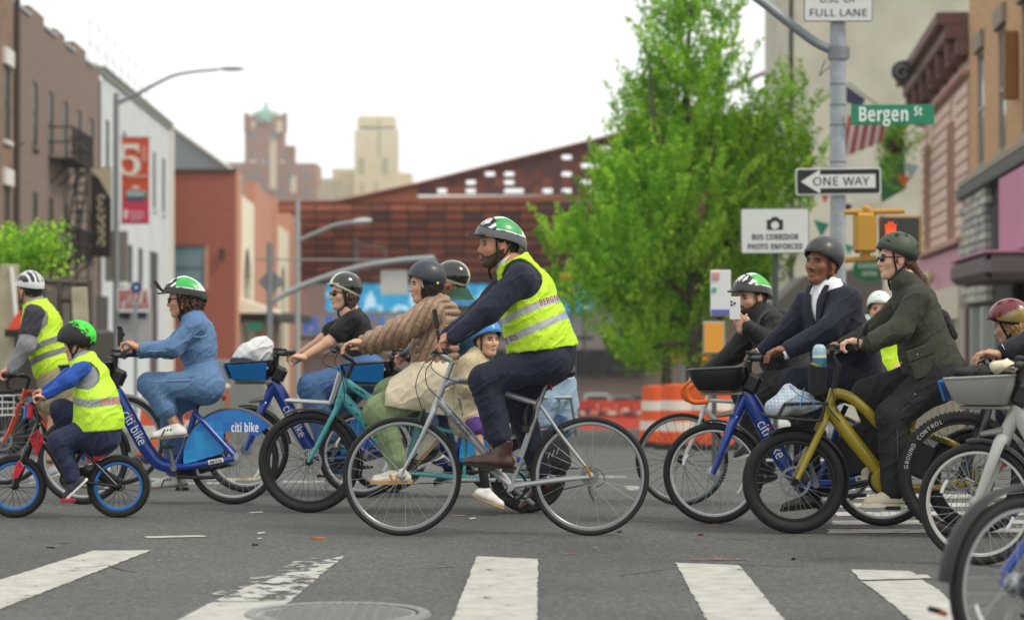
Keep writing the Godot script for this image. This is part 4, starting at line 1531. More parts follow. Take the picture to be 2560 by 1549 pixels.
func child_rider() -> void:
	var d := 15.4
	var b := plane(160, d)
	var root := node("bicycle", self, at(165,820, d) * Vector3(1,0,1))
	tag(root, "small black child's bicycle with blue rims and red plastic web trim", "bicycle")
	var R := 0.199
	var hubR := pp(b, 296,1214)
	hubR.y = R
	var hubF := pp(b, 37,1214)
	hubF.y = R
	var wo := {"rt": 0.024, "rd": 0.018, "rw": 0.014, "spokes": 20, "rim": M("1f6fc0", 0.4,0.1,0.2), "hr": 0.018, "hm": M("1a1a1a", 0.4,0.5), "sm": M("222222", 0.4,0.6), "hw": 0.06, "knobs": 64, "sr": 0.0015}
	wheel(root, b, hubR, R, wo)
	wheel(root, b, hubF, R, wo)
	var bk := M("18181a", 0.35,0.1,0.4)
	pipes(root, b, "frame", [
		[[[72,1112],[95,1058]],0.017],
		[[[82,1085],[120,1120],[150,1170],[165,1198]],[0.019,0.022,0.020,0.016]],
		[[[86,1078],[130,1105],[190,1128],[212,1120]],0.013],
		[[[165,1200],[192,1150],[218,1104]],0.014],
		[[[165,1200],[230,1205],[296,1214]],0.010,0.055],[[[165,1200],[230,1205],[296,1214]],0.010,-0.055],
		[[[206,1118],[240,1155],[294,1211]],0.010,0.055],[[[206,1118],[240,1155],[294,1211]],0.010,-0.055]], bk)
	for s in [1.0,-1.0]: pipes(root, b, "fork_blade", [[[[74,1108,-0.045 * s],[70,1120],[50,1175],[36,1215]],[0.013,0.016,0.016,0.011],0.055 * s]], bk)
	pipes(root, b, "stem", [[[[95,1058],[84,1012]],0.012]], bk)
	bar(root, b, pp(b, 84,1010), 0.22,0.02,0.03, bk, M("2a62a8", 0.5), 0.011,0.09,0.015)
	saddle(root, b, pp(b, 226,1096), black, 0.2,0.0)
	var bb := pp(b, 165,1200)
	cranks(root, b, bb, pp(b, 178,1247), bk, 0.05, M("a5182a", 0.4), 0.055)
	var guard := MB.new()
	guard.tube(ppl(b, [[160,1200],[230,1175],[296,1214]],-0.05), [0.05,0.04,0.045],12, true, false, 0.2, Vector3.UP)
	put(guard, "chain_guard", bk, root)
	chain(root, b, bb, hubR, 0.04,0.03)
	var red := M("c41f34", 0.35,0.0,0.3)
	var web := func(corners: Array, lat: float):
		# a flat plastic web: outline and spokes with cross threads
		var mb := MB.new()
		var c := Vector2.ZERO
		for q in corners: c += Vector2(q[0], q[1])
		c /= corners.size()
		for k in corners.size():
			var a := Vector2(corners[k][0], corners[k][1])
			var e := Vector2(corners[(k + 1) % corners.size()][0], corners[(k + 1) % corners.size()][1])
			mb.tube([pp(b, a.x, a.y, lat), pp(b, e.x, e.y, lat)],0.005,6)
			mb.tube([pp(b, a.x, a.y, lat), pp(b, c.x, c.y, lat)],0.004,6)
			for t in [0.4,0.7]:
				var a2 := c.lerp(a, t)
				var e2 := c.lerp(e, t)
				mb.tube([pp(b, a2.x, a2.y, lat), pp(b, e2.x, e2.y, lat)],0.0035,6)
		put(mb, "web_trim", red, root)
	web.call([[98,1073],[110,1102],[93,1138],[76,1092]],0.03)
	web.call([[52,1150],[65,1164],[48,1192],[36,1190]],0.075)
	web.call([[209,1118],[280,1123],[258,1141],[228,1156]],0.05)
	web.call([[209,1118],[280,1123],[258,1141],[228,1156]],-0.05)
	var plate := MB.new()
	plate.bx(pp(b, 78,1022,0.0), Vector3(0.03,0.12,0.15), 0.012, Basis(Vector3(0,0,1), -0.12))
	put(plate, "handlebar_pad", red, root)
	var plate2 := MB.new()
	plate2.bx(pp(b, 67,1028,0.0), Vector3(0.02,0.10,0.13), 0.012, Basis(Vector3(0,0,1), -0.12))
	put(plate2, "number_board", M("1f74c8", 0.4), root)
	# the child
	var im := Image.create(560,960, false, Image.FORMAT_RGB8)
	im.fill(Color("bce832"))
	fill_strip(im, [Vector2(40,420), Vector2(230,450), Vector2(420,428), Vector2(560,415)],[Vector2(40,490), Vector2(230,528), Vector2(420,512), Vector2(560,498)], Color("969b97"))
	print_text(im, "Bike Bus", 54, Vector2(450,465), -0.06, Color("c4583e"), 170)
	var vm := print_mat(im, 0.6)
	wrinkle(vm, 0.35)
	var o0 := at(170,885, d)
	var o1 := at(310,1125, d)
	var hem := Vector3(0.05,-1,0).normalized()
	var sleeve := M("2450a6", 0.85)
	var kid := {"d": d, "skin": "d29d7f", "brow": "3a2417", "head": [190,863,0.0], "yaw": -14.0, "pitch": -10.0, "hs": 0.80, "z": 0.66, "hz": 0.72,
		"torso": [[206,897,0.072],[226,945,0.098],[240,1000,0.125],[245,1050,0.138],[245,1085,0.142]], "tl": 1.15,
		"la": [[208,918,-0.11],[172,950,-0.15],[113,988,-0.165]], "ra": [[204,915,0.11],[165,945,0.15],[112,975,0.17]],
		"lhand": ["grip", 91,999,-0.17], "rhand": ["grip", 92,988,0.17],
		"ll": [[246,1066,-0.065],[148,1104,-0.085],[184,1196,-0.09],[146,1234,-0.09]], "rl": [[246,1056,0.065],[154,1026,0.085],[176,1115,0.09],[140,1130,0.09]],
		"wear": [
			{"n": "shirt", "m": M("8d9196", 0.9), "t": [0,3], "cell": 0.01},
			{"n": "sleeves", "m": sleeve, "arms": 1.97, "ar": [0.056,0.048,0.032], "cell": 0.009},
			{"n": "trousers", "m": fabric("kidnavy", "1d2747"), "t": [3,4], "grow": 0.004, "legs": 1.95, "lr": [0.092,0.072,0.048], "cell": 0.009},
			{"n": "safety_vest", "m": vm, "t": [0,4], "grow": 0.014, "cell": 0.009, "uv": [o0, o1 - o0],
				"cuts": [["plane", hem, at(240,1076, d).dot(hem)],["plane", Vector3(-0.5,1,0).normalized(), at(208,888, d).dot(Vector3(-0.5,1,0).normalized())],
					["hole", at(205,925, d - 0.30), at(215,945, d - 0.07), 0.085,0.01],["hole", at(205,925, d + 0.30), at(215,945, d + 0.07), 0.085,0.01]]}],
		"shoe": {"m": M("2c3038", 0.7), "lm": M("3a3f48", 0.7), "sm": M("d9d8d0", 0.7), "s": 0.80, "sole": 0.03, "sock": M("2f6ab0", 0.9), "sockh": 0.06}}
	var p := person("child in black and green helmet, blue sleeves and yellow vest on small bicycle", kid)
	hair(p, short_hair() + [ell(Vector3(0.01,0.0,0.074), Vector3(0.03,0.04,0.012), 0.02), ell(Vector3(0.01,0.0,-0.074), Vector3(0.03,0.04,0.012), 0.02)], M("33211a", 0.75))
	var blk := lin("1b1b1c")
	var grn := lin("3fdc3a")
	round_helmet(p, "1b1b1c", {"s": 1.26, "rough": 0.55, "coat": 0.0, "trim": "141414", "peak": 0.0, "tilt": -0.02, "cf": func(o):
		var e: float = (o.x * -0.75 + o.y * 0.66 - 0.050) * 15.0 - absf(o.z) * 11.0
		return grn if e + noise2.get_noise_3d(o.x * 260, o.y * 260, o.z * 260) * 0.75 > 0.25 else blk,
		"vents": [[Vector3(-0.02,0.14,0.03), Vector3(1,0,0), 0.012,0.008],[Vector3(-0.105,0.075,0.05), Vector3(0,1,0), 0.012,0.009]]})

func denim_rider() -> void:
	var c := hire_bike("blue hire bicycle with light blue skirt guard under the woman in denim jumpsuit", 207,16.55,0.0, {"word": true, "pixels": true, "plate": "468-3132", "crank": 102.0, "bm": M("26282b", 0.5)})
	var d := 16.6
	var dn := denim("light", "4a6a92", "6a8bb0")
	var w := {"d": d, "skin": "c08d70", "brow": "4a3426", "head": [456,748,0.0], "yaw": 2.0, "pitch": -4.0, "glasses": true,
		"torso": [[483,797,0.085],[494,835,0.112],[494,872,0.126],[498,899,0.100],[505,935,0.118],[509,962,0.122]], "tl": 1.25,
		"la": [[488,814,-0.16],[434,868,-0.20],[352,874,-0.24]], "ra": [[480,815,0.16],[425,872,0.2],[350,882,0.24]],
		"lhand": ["grip", 312,868,-0.25], "rhand": ["grip", 314,886,0.25],
		"ll": [[513,965,-0.09],[374,960,-0.12],[440,1062,-0.12],[370,1069,-0.13]], "rl": [[515,965,0.09],[425,1015,0.11],[440,1186,0.1],[385,1192,0.11]],
		"wear": [
			{"n": "denim_top", "m": dn, "t": [0,4], "arms": 1.95, "ar": [0.068,0.062,0.042], "cell": 0.009},
			{"n": "denim_legs", "m": dn, "t": [3,5], "grow": 0.004, "legs": 1.62, "rlegs": 1.9, "lr": [0.112,0.080,0.074], "cell": 0.010}],
		"shoe": {"m": M("e4e2dc", 0.6), "sm": M("8a7a68", 0.8), "stripes": 3, "stm": M("161616", 0.6), "s": 1.0}}
	var p := person("woman in blue denim jumpsuit with curly brown hair and green and white helmet", w)
	hair(p, [ell(Vector3(-0.035,0.0,0), Vector3(0.090,0.075,0.088), 0.02), ell(Vector3(-0.085,-0.045,0), Vector3(0.060,0.055,0.075), 0.03), ell(Vector3(-0.045,-0.055,0.06), Vector3(0.045,0.06,0.035), 0.03), ell(Vector3(-0.045,-0.055,-0.06), Vector3(0.045,0.06,0.035), 0.03)], M("4a2f20", 0.7), 0.011,0.007)
	sport_helmet(p, "37b04e", "1c1d1e")
	sunglasses(p, M("4a3a22", 0.2,0.2))
	var thread := M("8ba6c6", 0.9)
	var lg := pts(w, [[513,958,-0.09],[374,960,-0.12],[440,1062,-0.12]])
	seam(p, "seam", lg, [0.112,0.080,0.074], Vector3(0.1,0.25,0.97).normalized(), thread, 0.06,0.78)
	seam(p, "seam", pts(w, [[488,814,-0.16],[434,868,-0.20],[352,874,-0.24]]), [0.068,0.062,0.042], Vector3(0.2,-0.3,0.93).normalized(), thread, 0.10,0.94)
	var yk := MB.new()
	yk.tube(smooth([at(470,818, d - 0.225), at(480,838, d - 0.222), at(498,842, d - 0.205), at(515,838, d - 0.16)],4), 0.003,5)
	yk.tube(smooth([at(486,930, d - 0.165), at(500,945, d - 0.20), at(520,952, d - 0.19)],4), 0.003,5)
	put(yk, "seam", thread, p)
	band(p, "cuff", at(360,873, d - 0.236), at(434,868, d) - at(352,874, d), 0.044,0.045, dn)
	band(p, "hem_cuff", at(411,1018, d - 0.12), at(374,960, d) - at(440,1062, d), 0.077,0.06, dn)
	band(p, "belt", at(499,899, d), at(496,872, d) - at(505,935, d), 0.108,0.035, dn)
	band(p, "watch", at(336,873, d - 0.243), at(352,874, d) - at(318,870, d), 0.031,0.024, M("16171a", 0.35))
	var hx: Transform3D = p.get_meta("hx")
	var hc := node("helmet_camera", self, hx * Vector3(0.155,0.11,0))
	tag(hc, "tiny black action camera mounted on the front of the denim rider's helmet", "camera")
	var m1 := MB.new()
	m1.bx(hx * Vector3(0.168,0.115,0), Vector3(0.026,0.058,0.05), 0.005, hx.basis.orthonormalized().rotated(Vector3(0,0,1), 0.5))
	put(m1, "camera_body", M("121213", 0.35), hc)
	var m2 := MB.new()
	m2.tube([hx * Vector3(0.155,0.09,0), hx * Vector3(0.128,0.065,0)],0.010,8)
	put(m2, "mount", black, hc)
	var gm := node("hand_camera", self, at(299,840, d - 0.25))
	tag(gm, "small black stick camera held upright in the denim rider's hand", "camera")
	var m3 := MB.new()
	m3.bx(at(300,844, d - 0.25), Vector3(0.036,0.125,0.03), 0.006)
	m3.bx(at(306,836, d - 0.25), Vector3(0.025,0.03,0.032), 0.005)
	put(m3, "handle", M("151516", 0.4), gm)
	var m4 := MB.new()
	m4.tube([at(299,828, d - 0.25), at(298,820, d - 0.25)],0.008,8)
	m4.ellip(Transform3D(Basis.from_scale(Vector3(0.019,0.015,0.017)), at(298,818, d - 0.25)), 12,8)
	put(m4, "lens_head", M("151516", 0.3), gm)

func cargo_bike() -> void:
	var d := 15.8
	var b := plane(900, d)
	var root := node("cargo_bicycle", self, at(1000,820, d) * Vector3(1,0,1))
	tag(root, "long teal cargo bicycle with scuffed frame and silver rear hand rail", "bicycle")
	var teal := tri_mat("teal_paint", ntex(0.045, "3f8d93", "56adb0", FastNoiseLite.TYPE_SIMPLEX_SMOOTH, 3,8,256), 2.0,0.4)
	var silver := M("b4b6b4", 0.35,0.6)
	var R := 0.333
	var hubF := pp(b, 773,1152)
	hubF.y = R
	wheel(root, b, hubF, R, {"rt": 0.030, "rd": 0.022, "rw": 0.014, "spokes": 32, "rim": M("1b1b1c", 0.4,0.3), "sm": M("2c2c2c", 0.4,0.6), "disc": 0.085, "hm": M("222222", 0.4,0.5)})
	var hubR := pp(b, 1320,1188)
	hubR.y = 0.25
	wheel(root, b, hubR, 0.25, {"rt": 0.028, "rd": 0.02, "rw": 0.014, "spokes": 32, "rim": M("1b1b1c", 0.4,0.3), "disc": 0.085, "hr": 0.05})
	fender(root, b, hubF, R + 0.022,-20,118, black, 0.036)
	var fr := pipes(root, b, "frame", [
		[[[843,1018],[866,945]],0.024],
		[[[866,955],[920,992],[1000,1045],[1075,1068]],[0.022,0.021,0.019,0.018],0.0,1.2],
		[[[850,985],[900,1040],[960,1115],[1010,1178]],[0.028,0.028,0.026,0.022],0.0,1.2],
		[[[1010,1180],[1040,1080],[1060,1000]],0.018],
		[[[1010,1180],[1100,1188],[1200,1198],[1320,1190]],0.014,0.05],[[[1010,1180],[1100,1188],[1200,1198],[1320,1190]],0.014,-0.05],
		[[[1060,1060],[1140,1080],[1250,1085],[1400,1085]],0.012,0.06],[[[1060,1060],[1140,1080],[1250,1085],[1400,1085]],0.012,-0.06],
		[[[1165,1085],[1160,1200]],0.011,0.06],[[[1400,1085],[1415,1150],[1330,1190]],0.011,0.06]], teal)
	lettering("Benno", 0.055, pp(b, 945,1096,0.029), Basis(Vector3(0,0,1), atan2(-75,58)), M("cfe4e2", 0.5), fr, 0.008, true, false, 0.17)
	var scuff := M("2c2824", 0.8)
	for q in [[905,980,26],[892,972,12],[932,1000,14],[878,1012,10],[893,1035,12],[915,1062,10]]:
		var sm := MB.new()
		sm.ellip(Transform3D(Basis(Vector3(0,0,1), -0.62).scaled_local(Vector3(q[2] * 0.5 * d / F, 0.0050,0.003)), pp(b, q[0], q[1],0.0215 if q[1] < 1005 else 0.0275)), 8,6)
		put(sm, "scuff", scuff, root)
	for s in [1.0,-1.0]: pipes(root, b, "fork_blade", [[[[842,1020,-0.05 * s],[832,1040],[800,1100],[772,1153]],[0.017,0.017,0.014,0.010],0.062 * s]], teal)
	pipes(root, b, "stem", [[[[866,945],[884,902]],0.017],[[[884,902],[862,888],[850,878]],0.016]], black)
	bar(root, b, pp(b, 850,876), 0.30,0.07,0.02, black, M("202022", 0.6))
	var rk := node("front_rack", root, pp(b, 780,1002))
	for s in [1.0,-1.0]:
		pipes(rk, b, "rail", [[[[717,1000],[815,1006],[828,1002],[850,930]],0.0105,0.10 * s]], silver)
	var cross := MB.new()
	for q in [[717,1000],[760,1003],[806,1006]]: cross.tube([pp(b, q[0], q[1],0.1), pp(b, q[0], q[1],-0.1)],0.009,8)
	put(cross, "cross_bar", silver, rk)
	var hr := node("hand_rail", root, pp(b, 1280,990))
	for s in [1.0,-1.0]:
		pipes(hr, b, "rail", [[[[1145,991],[1427,991]],0.012,0.20 * s]], silver)
		for q in [[1150,991,1170,1085],[1425,991,1440,1085]]: pipes(hr, b, "upright", [[[[q[0], q[1]],[q[2], q[3]]],0.010,0.20 * s]], M("6f7472", 0.4,0.5))
	var ce := MB.new()
	for x in [1146,1427]: ce.tube([pp(b, x, 991,0.2), pp(b, x, 991,-0.2)],0.011,8)
	put(ce, "cross_bar", silver, hr)
	for s in [1.0,-1.0]: pipes(root, b, "foot_board", [[[[1155,1196],[1330,1196]],0.012,0.16 * s, 1.0]], silver)
	var dk := MB.new()
	dk.bx(pp(b, 1285,1075), Vector3(0.68,0.03,0.20), 0.008)
	put(dk, "deck", M("1a1a1b", 0.7), root)
	var bg := node("pannier_bag", self, pp(b, 1378,1130,0.17))
	tag(bg, "black pannier bag hanging beside the cargo bicycle's rear wheel", "bag")
	var bm := MB.new()
	LAT = Vector3(0,0,1)
	var q0 := pp(b, 1378,1130,0.17)
	bm.add(sdf([ell(q0, Vector3(0.115,0.15,0.06), 0.02), ell(q0 + Vector3(0,-0.05,0), Vector3(0.12,0.10,0.07), 0.05)],0.012,[], cloth))
	put(bm, "bag_body", M("17181a", 0.8), bg)
	for k in 4:
		var sm0 := MB.new()
		sm0.tube([q0 + Vector3(-0.055 + k * 0.028,-0.045 + k * 0.014,0.073), q0 + Vector3(-0.040 + k * 0.028,0.0 + k * 0.014,0.073)],0.0035,5)
		put(sm0, "print_mark", M("9da0a0", 0.7), bg)
	cranks(root, b, pp(b, 1010,1180), pp(b, 985,1222), black, 0.09, black, 0.08)
	var mot := MB.new()
	mot.lathe([Vector2(0,-0.06), Vector2(0.075,-0.06), Vector2(0.085,-0.03), Vector2(0.085,0.03), Vector2(0.075,0.06), Vector2(0,0.06)], Transform3D(Basis.IDENTITY, pp(b, 1012,1183)), 24)
	put(mot, "motor", M("1b1c1e", 0.5), root)
	chain(root, b, pp(b, 1010,1180), hubR, 0.08,0.04)
	saddle(root, b, pp(b, 1085,975), black, 0.27,0.0)
	var cb := MB.new()
	for a in [[[842,872],[815,888],[812,910],[850,925],[870,960]],[[848,880],[838,905],[855,935],[862,1000],[840,1060]]]: cable(cb, ppl(b, a, 0.06), 0.003)
	put(cb, "brake_cable", black, root)
	var ll := MB.new()
	ll.bx(pp(b, 836,872,0.0), Vector3(0.05,0.055,0.06), 0.012)
	put(ll, "head_lamp", M("1a1a1c", 0.4), root)
	# woman in the quilted jacket
	var puff := func(p: Vector3) -> float:
		# stitched baffles: rings round the body, tilted rings round the sleeves
		var y: float = p.y * 21.0 + 0.25 * noise.get_noise_3d(p.x * 6, p.y * 6, p.z * 6)
		if p.x < at(1040,0, d).x or p.z > -d + 0.155: y = (p.x * 0.93 - p.y * 0.38) * 21.0
		var t := absf(sin(y * PI))
		return pow(t, 0.75) * 0.016 - 0.010 + noise2.get_noise_3d(p.x * 30, p.y * 30, p.z * 30) * 0.002
	var tan_ := M("8f745e", 0.42)
	var hem := Vector3(-0.22,-1,0).normalized()
	var w := {"d": d, "skin": "c99a80", "brow": "241712", "head": [1063,710,0.0], "yaw": 14.0, "pitch": -3.0,
		"torso": [[1084,768,0.10],[1090,815,0.136],[1086,868,0.148],[1086,912,0.152],[1090,930,0.15]], "tl": 1.2,
		"la": [[1076,780,-0.17],[1000,824,-0.22],[914,856,-0.25]], "ra": [[1066,782,0.17],[998,840,0.22],[912,868,0.26]],
		"lhand": ["rest", 876,869,-0.27], "rhand": ["rest", 880,874,0.27],
		"ll": [[1085,955,-0.09],[950,1030,-0.12],[1000,1174,-0.12],[930,1175,-0.12]], "rl": [[1085,955,0.09],[978,985,0.12],[1068,1085,0.12],[1030,1128,0.12]],
		"wear": [
			{"n": "quilted_jacket", "m": tan_, "t": [0,4], "arms": 1.97, "ar": [0.088,0.078,0.056], "cell": 0.0062, "disp": puff, "cuts": [["plane", hem, at(1088,924, d).dot(hem)]],
				"extra": [cap(at(1104,762, d - 0.06), at(1104,762, d + 0.06), 0.062,0.062,0.04), cap(at(1126,782, d - 0.05), at(1126,782, d + 0.05), 0.060,0.060,0.05)]},
			{"n": "long_shirt", "m": M("cfc3ab", 0.85), "cell": 0.010, "extra": [cap(at(1088,920, d), at(1080,985, d), 0.14,0.17,0.05,1.15), cap(at(1085,945, d - 0.07), at(990,1004, d - 0.11), 0.165,0.140,0.05), cap(at(1085,940, d), at(1112,1015, d), 0.14,0.15,0.06,1.2), cap(at(1085,945, d + 0.06), at(1005,985, d + 0.10), 0.16,0.13,0.05)],
				"cuts": [["plane", Vector3(-0.16,-1,0).normalized(), at(1050,1026, d).dot(Vector3(-0.16,-1,0).normalized())],["plane", Vector3(-1,0.15,0).normalized(), at(968,985, d).dot(Vector3(-1,0.15,0).normalized())]]},
			{"n": "trousers", "m": fabric("sage", "7f9468"), "legs": 1.85, "lr": [0.12,0.105,0.058], "cell": 0.010}],
		"shoe": {"m": M("e6dfcd", 0.65), "sm": M("c59a5c", 0.8), "s": 1.05, "sole": 0.03, "sock": M("e9e7e2", 0.9), "sockh": 0.035}}
	var p := person("woman in tan quilted jacket and long cream shirt on the teal cargo bicycle", w)
	hair(p, [ell(Vector3(-0.03,0.0,0), Vector3(0.092,0.090,0.083), 0.02), ell(Vector3(-0.015,-0.055,0.062), Vector3(0.060,0.100,0.032), 0.03), ell(Vector3(-0.015,-0.055,-0.062), Vector3(0.060,0.100,0.032), 0.03)], M("180f0a", 0.85), 0.004,0.007)
	round_helmet(p, "2f3742", {"rough": 0.45, "coat": 0.1, "trim": "20252c", "strap": "a09c94", "peak": 0.014, "brim": "5a5145", "sf": 0.045})
	var hx: Transform3D = p.get_meta("hx")
	var badge := MB.new()
	badge.ellip(hx * Transform3D(Basis.from_scale(Vector3(0.009,0.009,0.004)), Vector3(-0.062,0.002,-0.100)), 10,6)
	put(badge, "badge", M("d8d42a", 0.5), p)
	band(p, "watch", at(905,860, d - 0.255), at(914,856, d) - at(880,868, d), 0.032,0.022, M("aeb0b0", 0.3,0.7))
	for k in 2:
		var vm := MB.new()
		vm.bx(at(985 + k * 12 - 6,1196, d - 0.166), Vector3(0.018,0.06,0.006), 0.001, Basis(Vector3(0,0,1), -0.45 if k == 1 else 0.45))
		put(vm, "shoe_mark", M("c98a34", 0.7), p)
	# first child behind
	var kd := 15.75
	var kid := {"d": kd, "skin": "d3a488", "brow": "3a2417", "head": [1217,850,0.0], "yaw": 128.0, "pitch": 0.0, "hs": 0.84, "z": 0.7, "hz": 0.75,
		"torso": [[1192,893,0.075],[1180,935,0.125],[1176,990,0.145],[1178,1040,0.155]], "tl": 1.1,
		"la": [[1172,910,-0.13],[1165,965,-0.16],[1215,982,-0.15]], "ra": [[1190,910,0.13],[1185,965,0.16],[1220,985,0.15]], "lhand": ["grip", 1240,985,-0.15],
		"ll": [[1180,1050,-0.07],[1192,1075,-0.14],[1214,1222,-0.16],[1256,1240,-0.16]], "rl": [[1190,1050,0.07],[1230,1080,0.12],[1240,1212,0.16],[1280,1228,0.16]],
		"wear": [{"n": "jacket", "m": fabric("cream", "c8b996"), "t": [0,3], "arms": 1.9, "ar": [0.068,0.06,0.045], "cell": 0.011},
			{"n": "shorts", "m": M("51307a", 0.8), "legs": 0.75, "lr": [0.085,0.07,0.05], "cell": 0.011}],
		"shoe": {"m": M("e3e0d8", 0.65), "sm": M("c8a468", 0.8), "s": 0.85, "sole": 0.028, "sock": M("141416", 0.9), "sockh": 0.22}}
	p = person("child in cream jacket and blue helmet sitting behind the cargo bicycle's rider", kid)
	hair(p, short_hair(), M("2a1a12", 0.7))
	round_helmet(p, "2b7fc4", {"s": 1.1, "rough": 0.4})
	band(p, "collar", at(1200,888, kd), Vector3(0.4,1,0), 0.062,0.045, M("8b6434", 0.9))
	# second child, mostly hidden
	var k2 := {"d": 15.8, "skin": "c99a80", "brow": "2a1a12", "head": [1385,885,0.0], "yaw": 20.0, "hs": 0.82, "z": 0.7,
		"torso": [[1388,925,0.08],[1394,960,0.115],[1396,1005,0.125],[1396,1050,0.13]], "tl": 1.15,
		"la": [[1392,940,-0.12],[1375,1000,-0.15],[1358,1070,-0.16]], "ra": [[1390,940,0.12],[1370,1000,0.15],[1350,1060,0.15]], "lhand": ["rest", 1352,1084,-0.16], "hz": 0.7,
		"ll": [[1390,1060,-0.08],[1330,1075,-0.12],[1340,1180,-0.12],[1305,1195,-0.12]], "rl": [[1390,1060,0.08],[1325,1075,0.12],[1340,1180,0.12],[1305,1195,0.12]],
		"wear": [{"n": "denim_jacket", "m": denim("pale", "7795ad", "a5bccb"), "t": [0,3], "arms": 1.8, "ar": [0.068,0.06,0.045], "cell": 0.011},
			{"n": "jeans", "m": denim("kid", "33486a", "4a6488"), "legs": 1.9, "lr": [0.085,0.07,0.05], "cell": 0.012}],
		"shoe": {"m": M("33353a", 0.7), "sm": M("b9b6ae", 0.8), "s": 0.8}}
	p = person("child in pale denim jacket at the very back of the cargo bicycle", k2)
	hair(p, short_hair(), M("3a2417", 0.7))

func tee_rider() -> void:
	var hb := hire_bike("blue hire bicycle carrying a white bag in its front basket", 616,17.75,0.0, {"word": true, "pixels": true, "bp": M("1673b8", 0.35,0.0,0.3), "crank": 60.0})
	var P = hb.P
	var bag := node("bag", self, P.call(0.05,0.6))
	tag(bag, "crumpled white and navy cloth bag lying in the hire bicycle's basket", "bag")
	LAT = Vector3(0,0,1)
	var bm := MB.new()
	var c0: Vector3 = P.call(0.06,0.70)
	bm.add(sdf([ell(c0, Vector3(0.13,0.10,0.13), 0.0), ell(c0 + Vector3(0.06,0.05,0), Vector3(0.08,0.08,0.10), 0.04), ell(c0 + Vector3(-0.07,-0.03,0), Vector3(0.09,0.06,0.11), 0.04)],0.010,[], func(p): return cloth(p) * 2.2))
	put(bm, "cloth", M("cfd1d2", 0.85), bag)
	var bn := MB.new()
	bn.add(sdf([ell(P.call(0.0,0.645), Vector3(0.125,0.055,0.15), 0.0)],0.010,[], cloth))
	put(bn, "pocket", M("1d2744", 0.85), bag)
	var d := 17.8
	var jn := denim("mid", "3f5f8a", "587aa6")
	var w := {"d": d, "skin": "d0a488", "brow": "3d2a1f", "head": [859,733,0.0], "yaw": 26.0, "pitch": 0.0, "glasses": true, "skin_arm": [0.047,0.042,0.027], "skin_cell": 0.011,
		"torso": [[873,778,0.080],[886,815,0.110],[896,850,0.108],[906,890,0.118],[915,930,0.14]], "tl": 1.25,
		"la": [[880,797,-0.16],[822,855,-0.20],[756,894,-0.25]], "ra": [[868,797,0.16],[805,850,0.2],[745,888,0.25]],
		"lhand": ["grip", 733,903,-0.27], "rhand": ["grip", 728,898,0.27],
		"ll": [[915,935,-0.09],[778,968,-0.12],[815,1095,-0.12],[765,1120,-0.12]], "rl": [[915,935,0.09],[830,1020,0.1],[850,1165,0.1],[810,1190,0.1]],
		"wear": [{"n": "t_shirt", "m": fabric("tee", "131415"), "t": [0,4], "arms": 0.62, "ar": [0.066,0.075,0.06], "cell": 0.010, "cuts": [["plane", Vector3(-0.45,1,0).normalized(), at(870,782, d).dot(Vector3(-0.45,1,0).normalized())]]},
			{"n": "jeans", "m": jn, "t": [3,4], "grow": 0.004, "legs": 1.95, "lr": [0.13,0.098,0.09], "cell": 0.011}],
		"shoe": {"m": M("d8d6d0", 0.7), "sm": M("cfccc4", 0.8)}}
	var p := person("woman in black short-sleeved top, jeans and sunglasses on hire bicycle with bag", w)
	seam(p, "seam", pts(w, [[915,935,-0.09],[778,968,-0.12],[815,1095,-0.12]]), [0.13,0.098,0.09], Vector3(0.1,0.2,0.97).normalized(), M("7c99be", 0.9), 0.1,0.95)
	hair(p, [ell(Vector3(-0.03,0.0,0), Vector3(0.090,0.090,0.082), 0.02), cap(Vector3(-0.03,-0.05,-0.05), Vector3(-0.03,-0.22,-0.06), 0.045,0.03,0.03), cap(Vector3(-0.07,-0.05,0.03), Vector3(-0.09,-0.24,0.05), 0.05,0.03,0.03)], M("3a2418", 0.55), 0.005)
	round_helmet(p, "1a1614", {"rough": 0.18, "coat": 0.8, "trim": "c9cdb4", "band": "d5d8c0", "peak": 0.026, "brim": "c9cdb4", "tilt": 0.10})
	sunglasses(p, M("0c0b0b", 0.12))

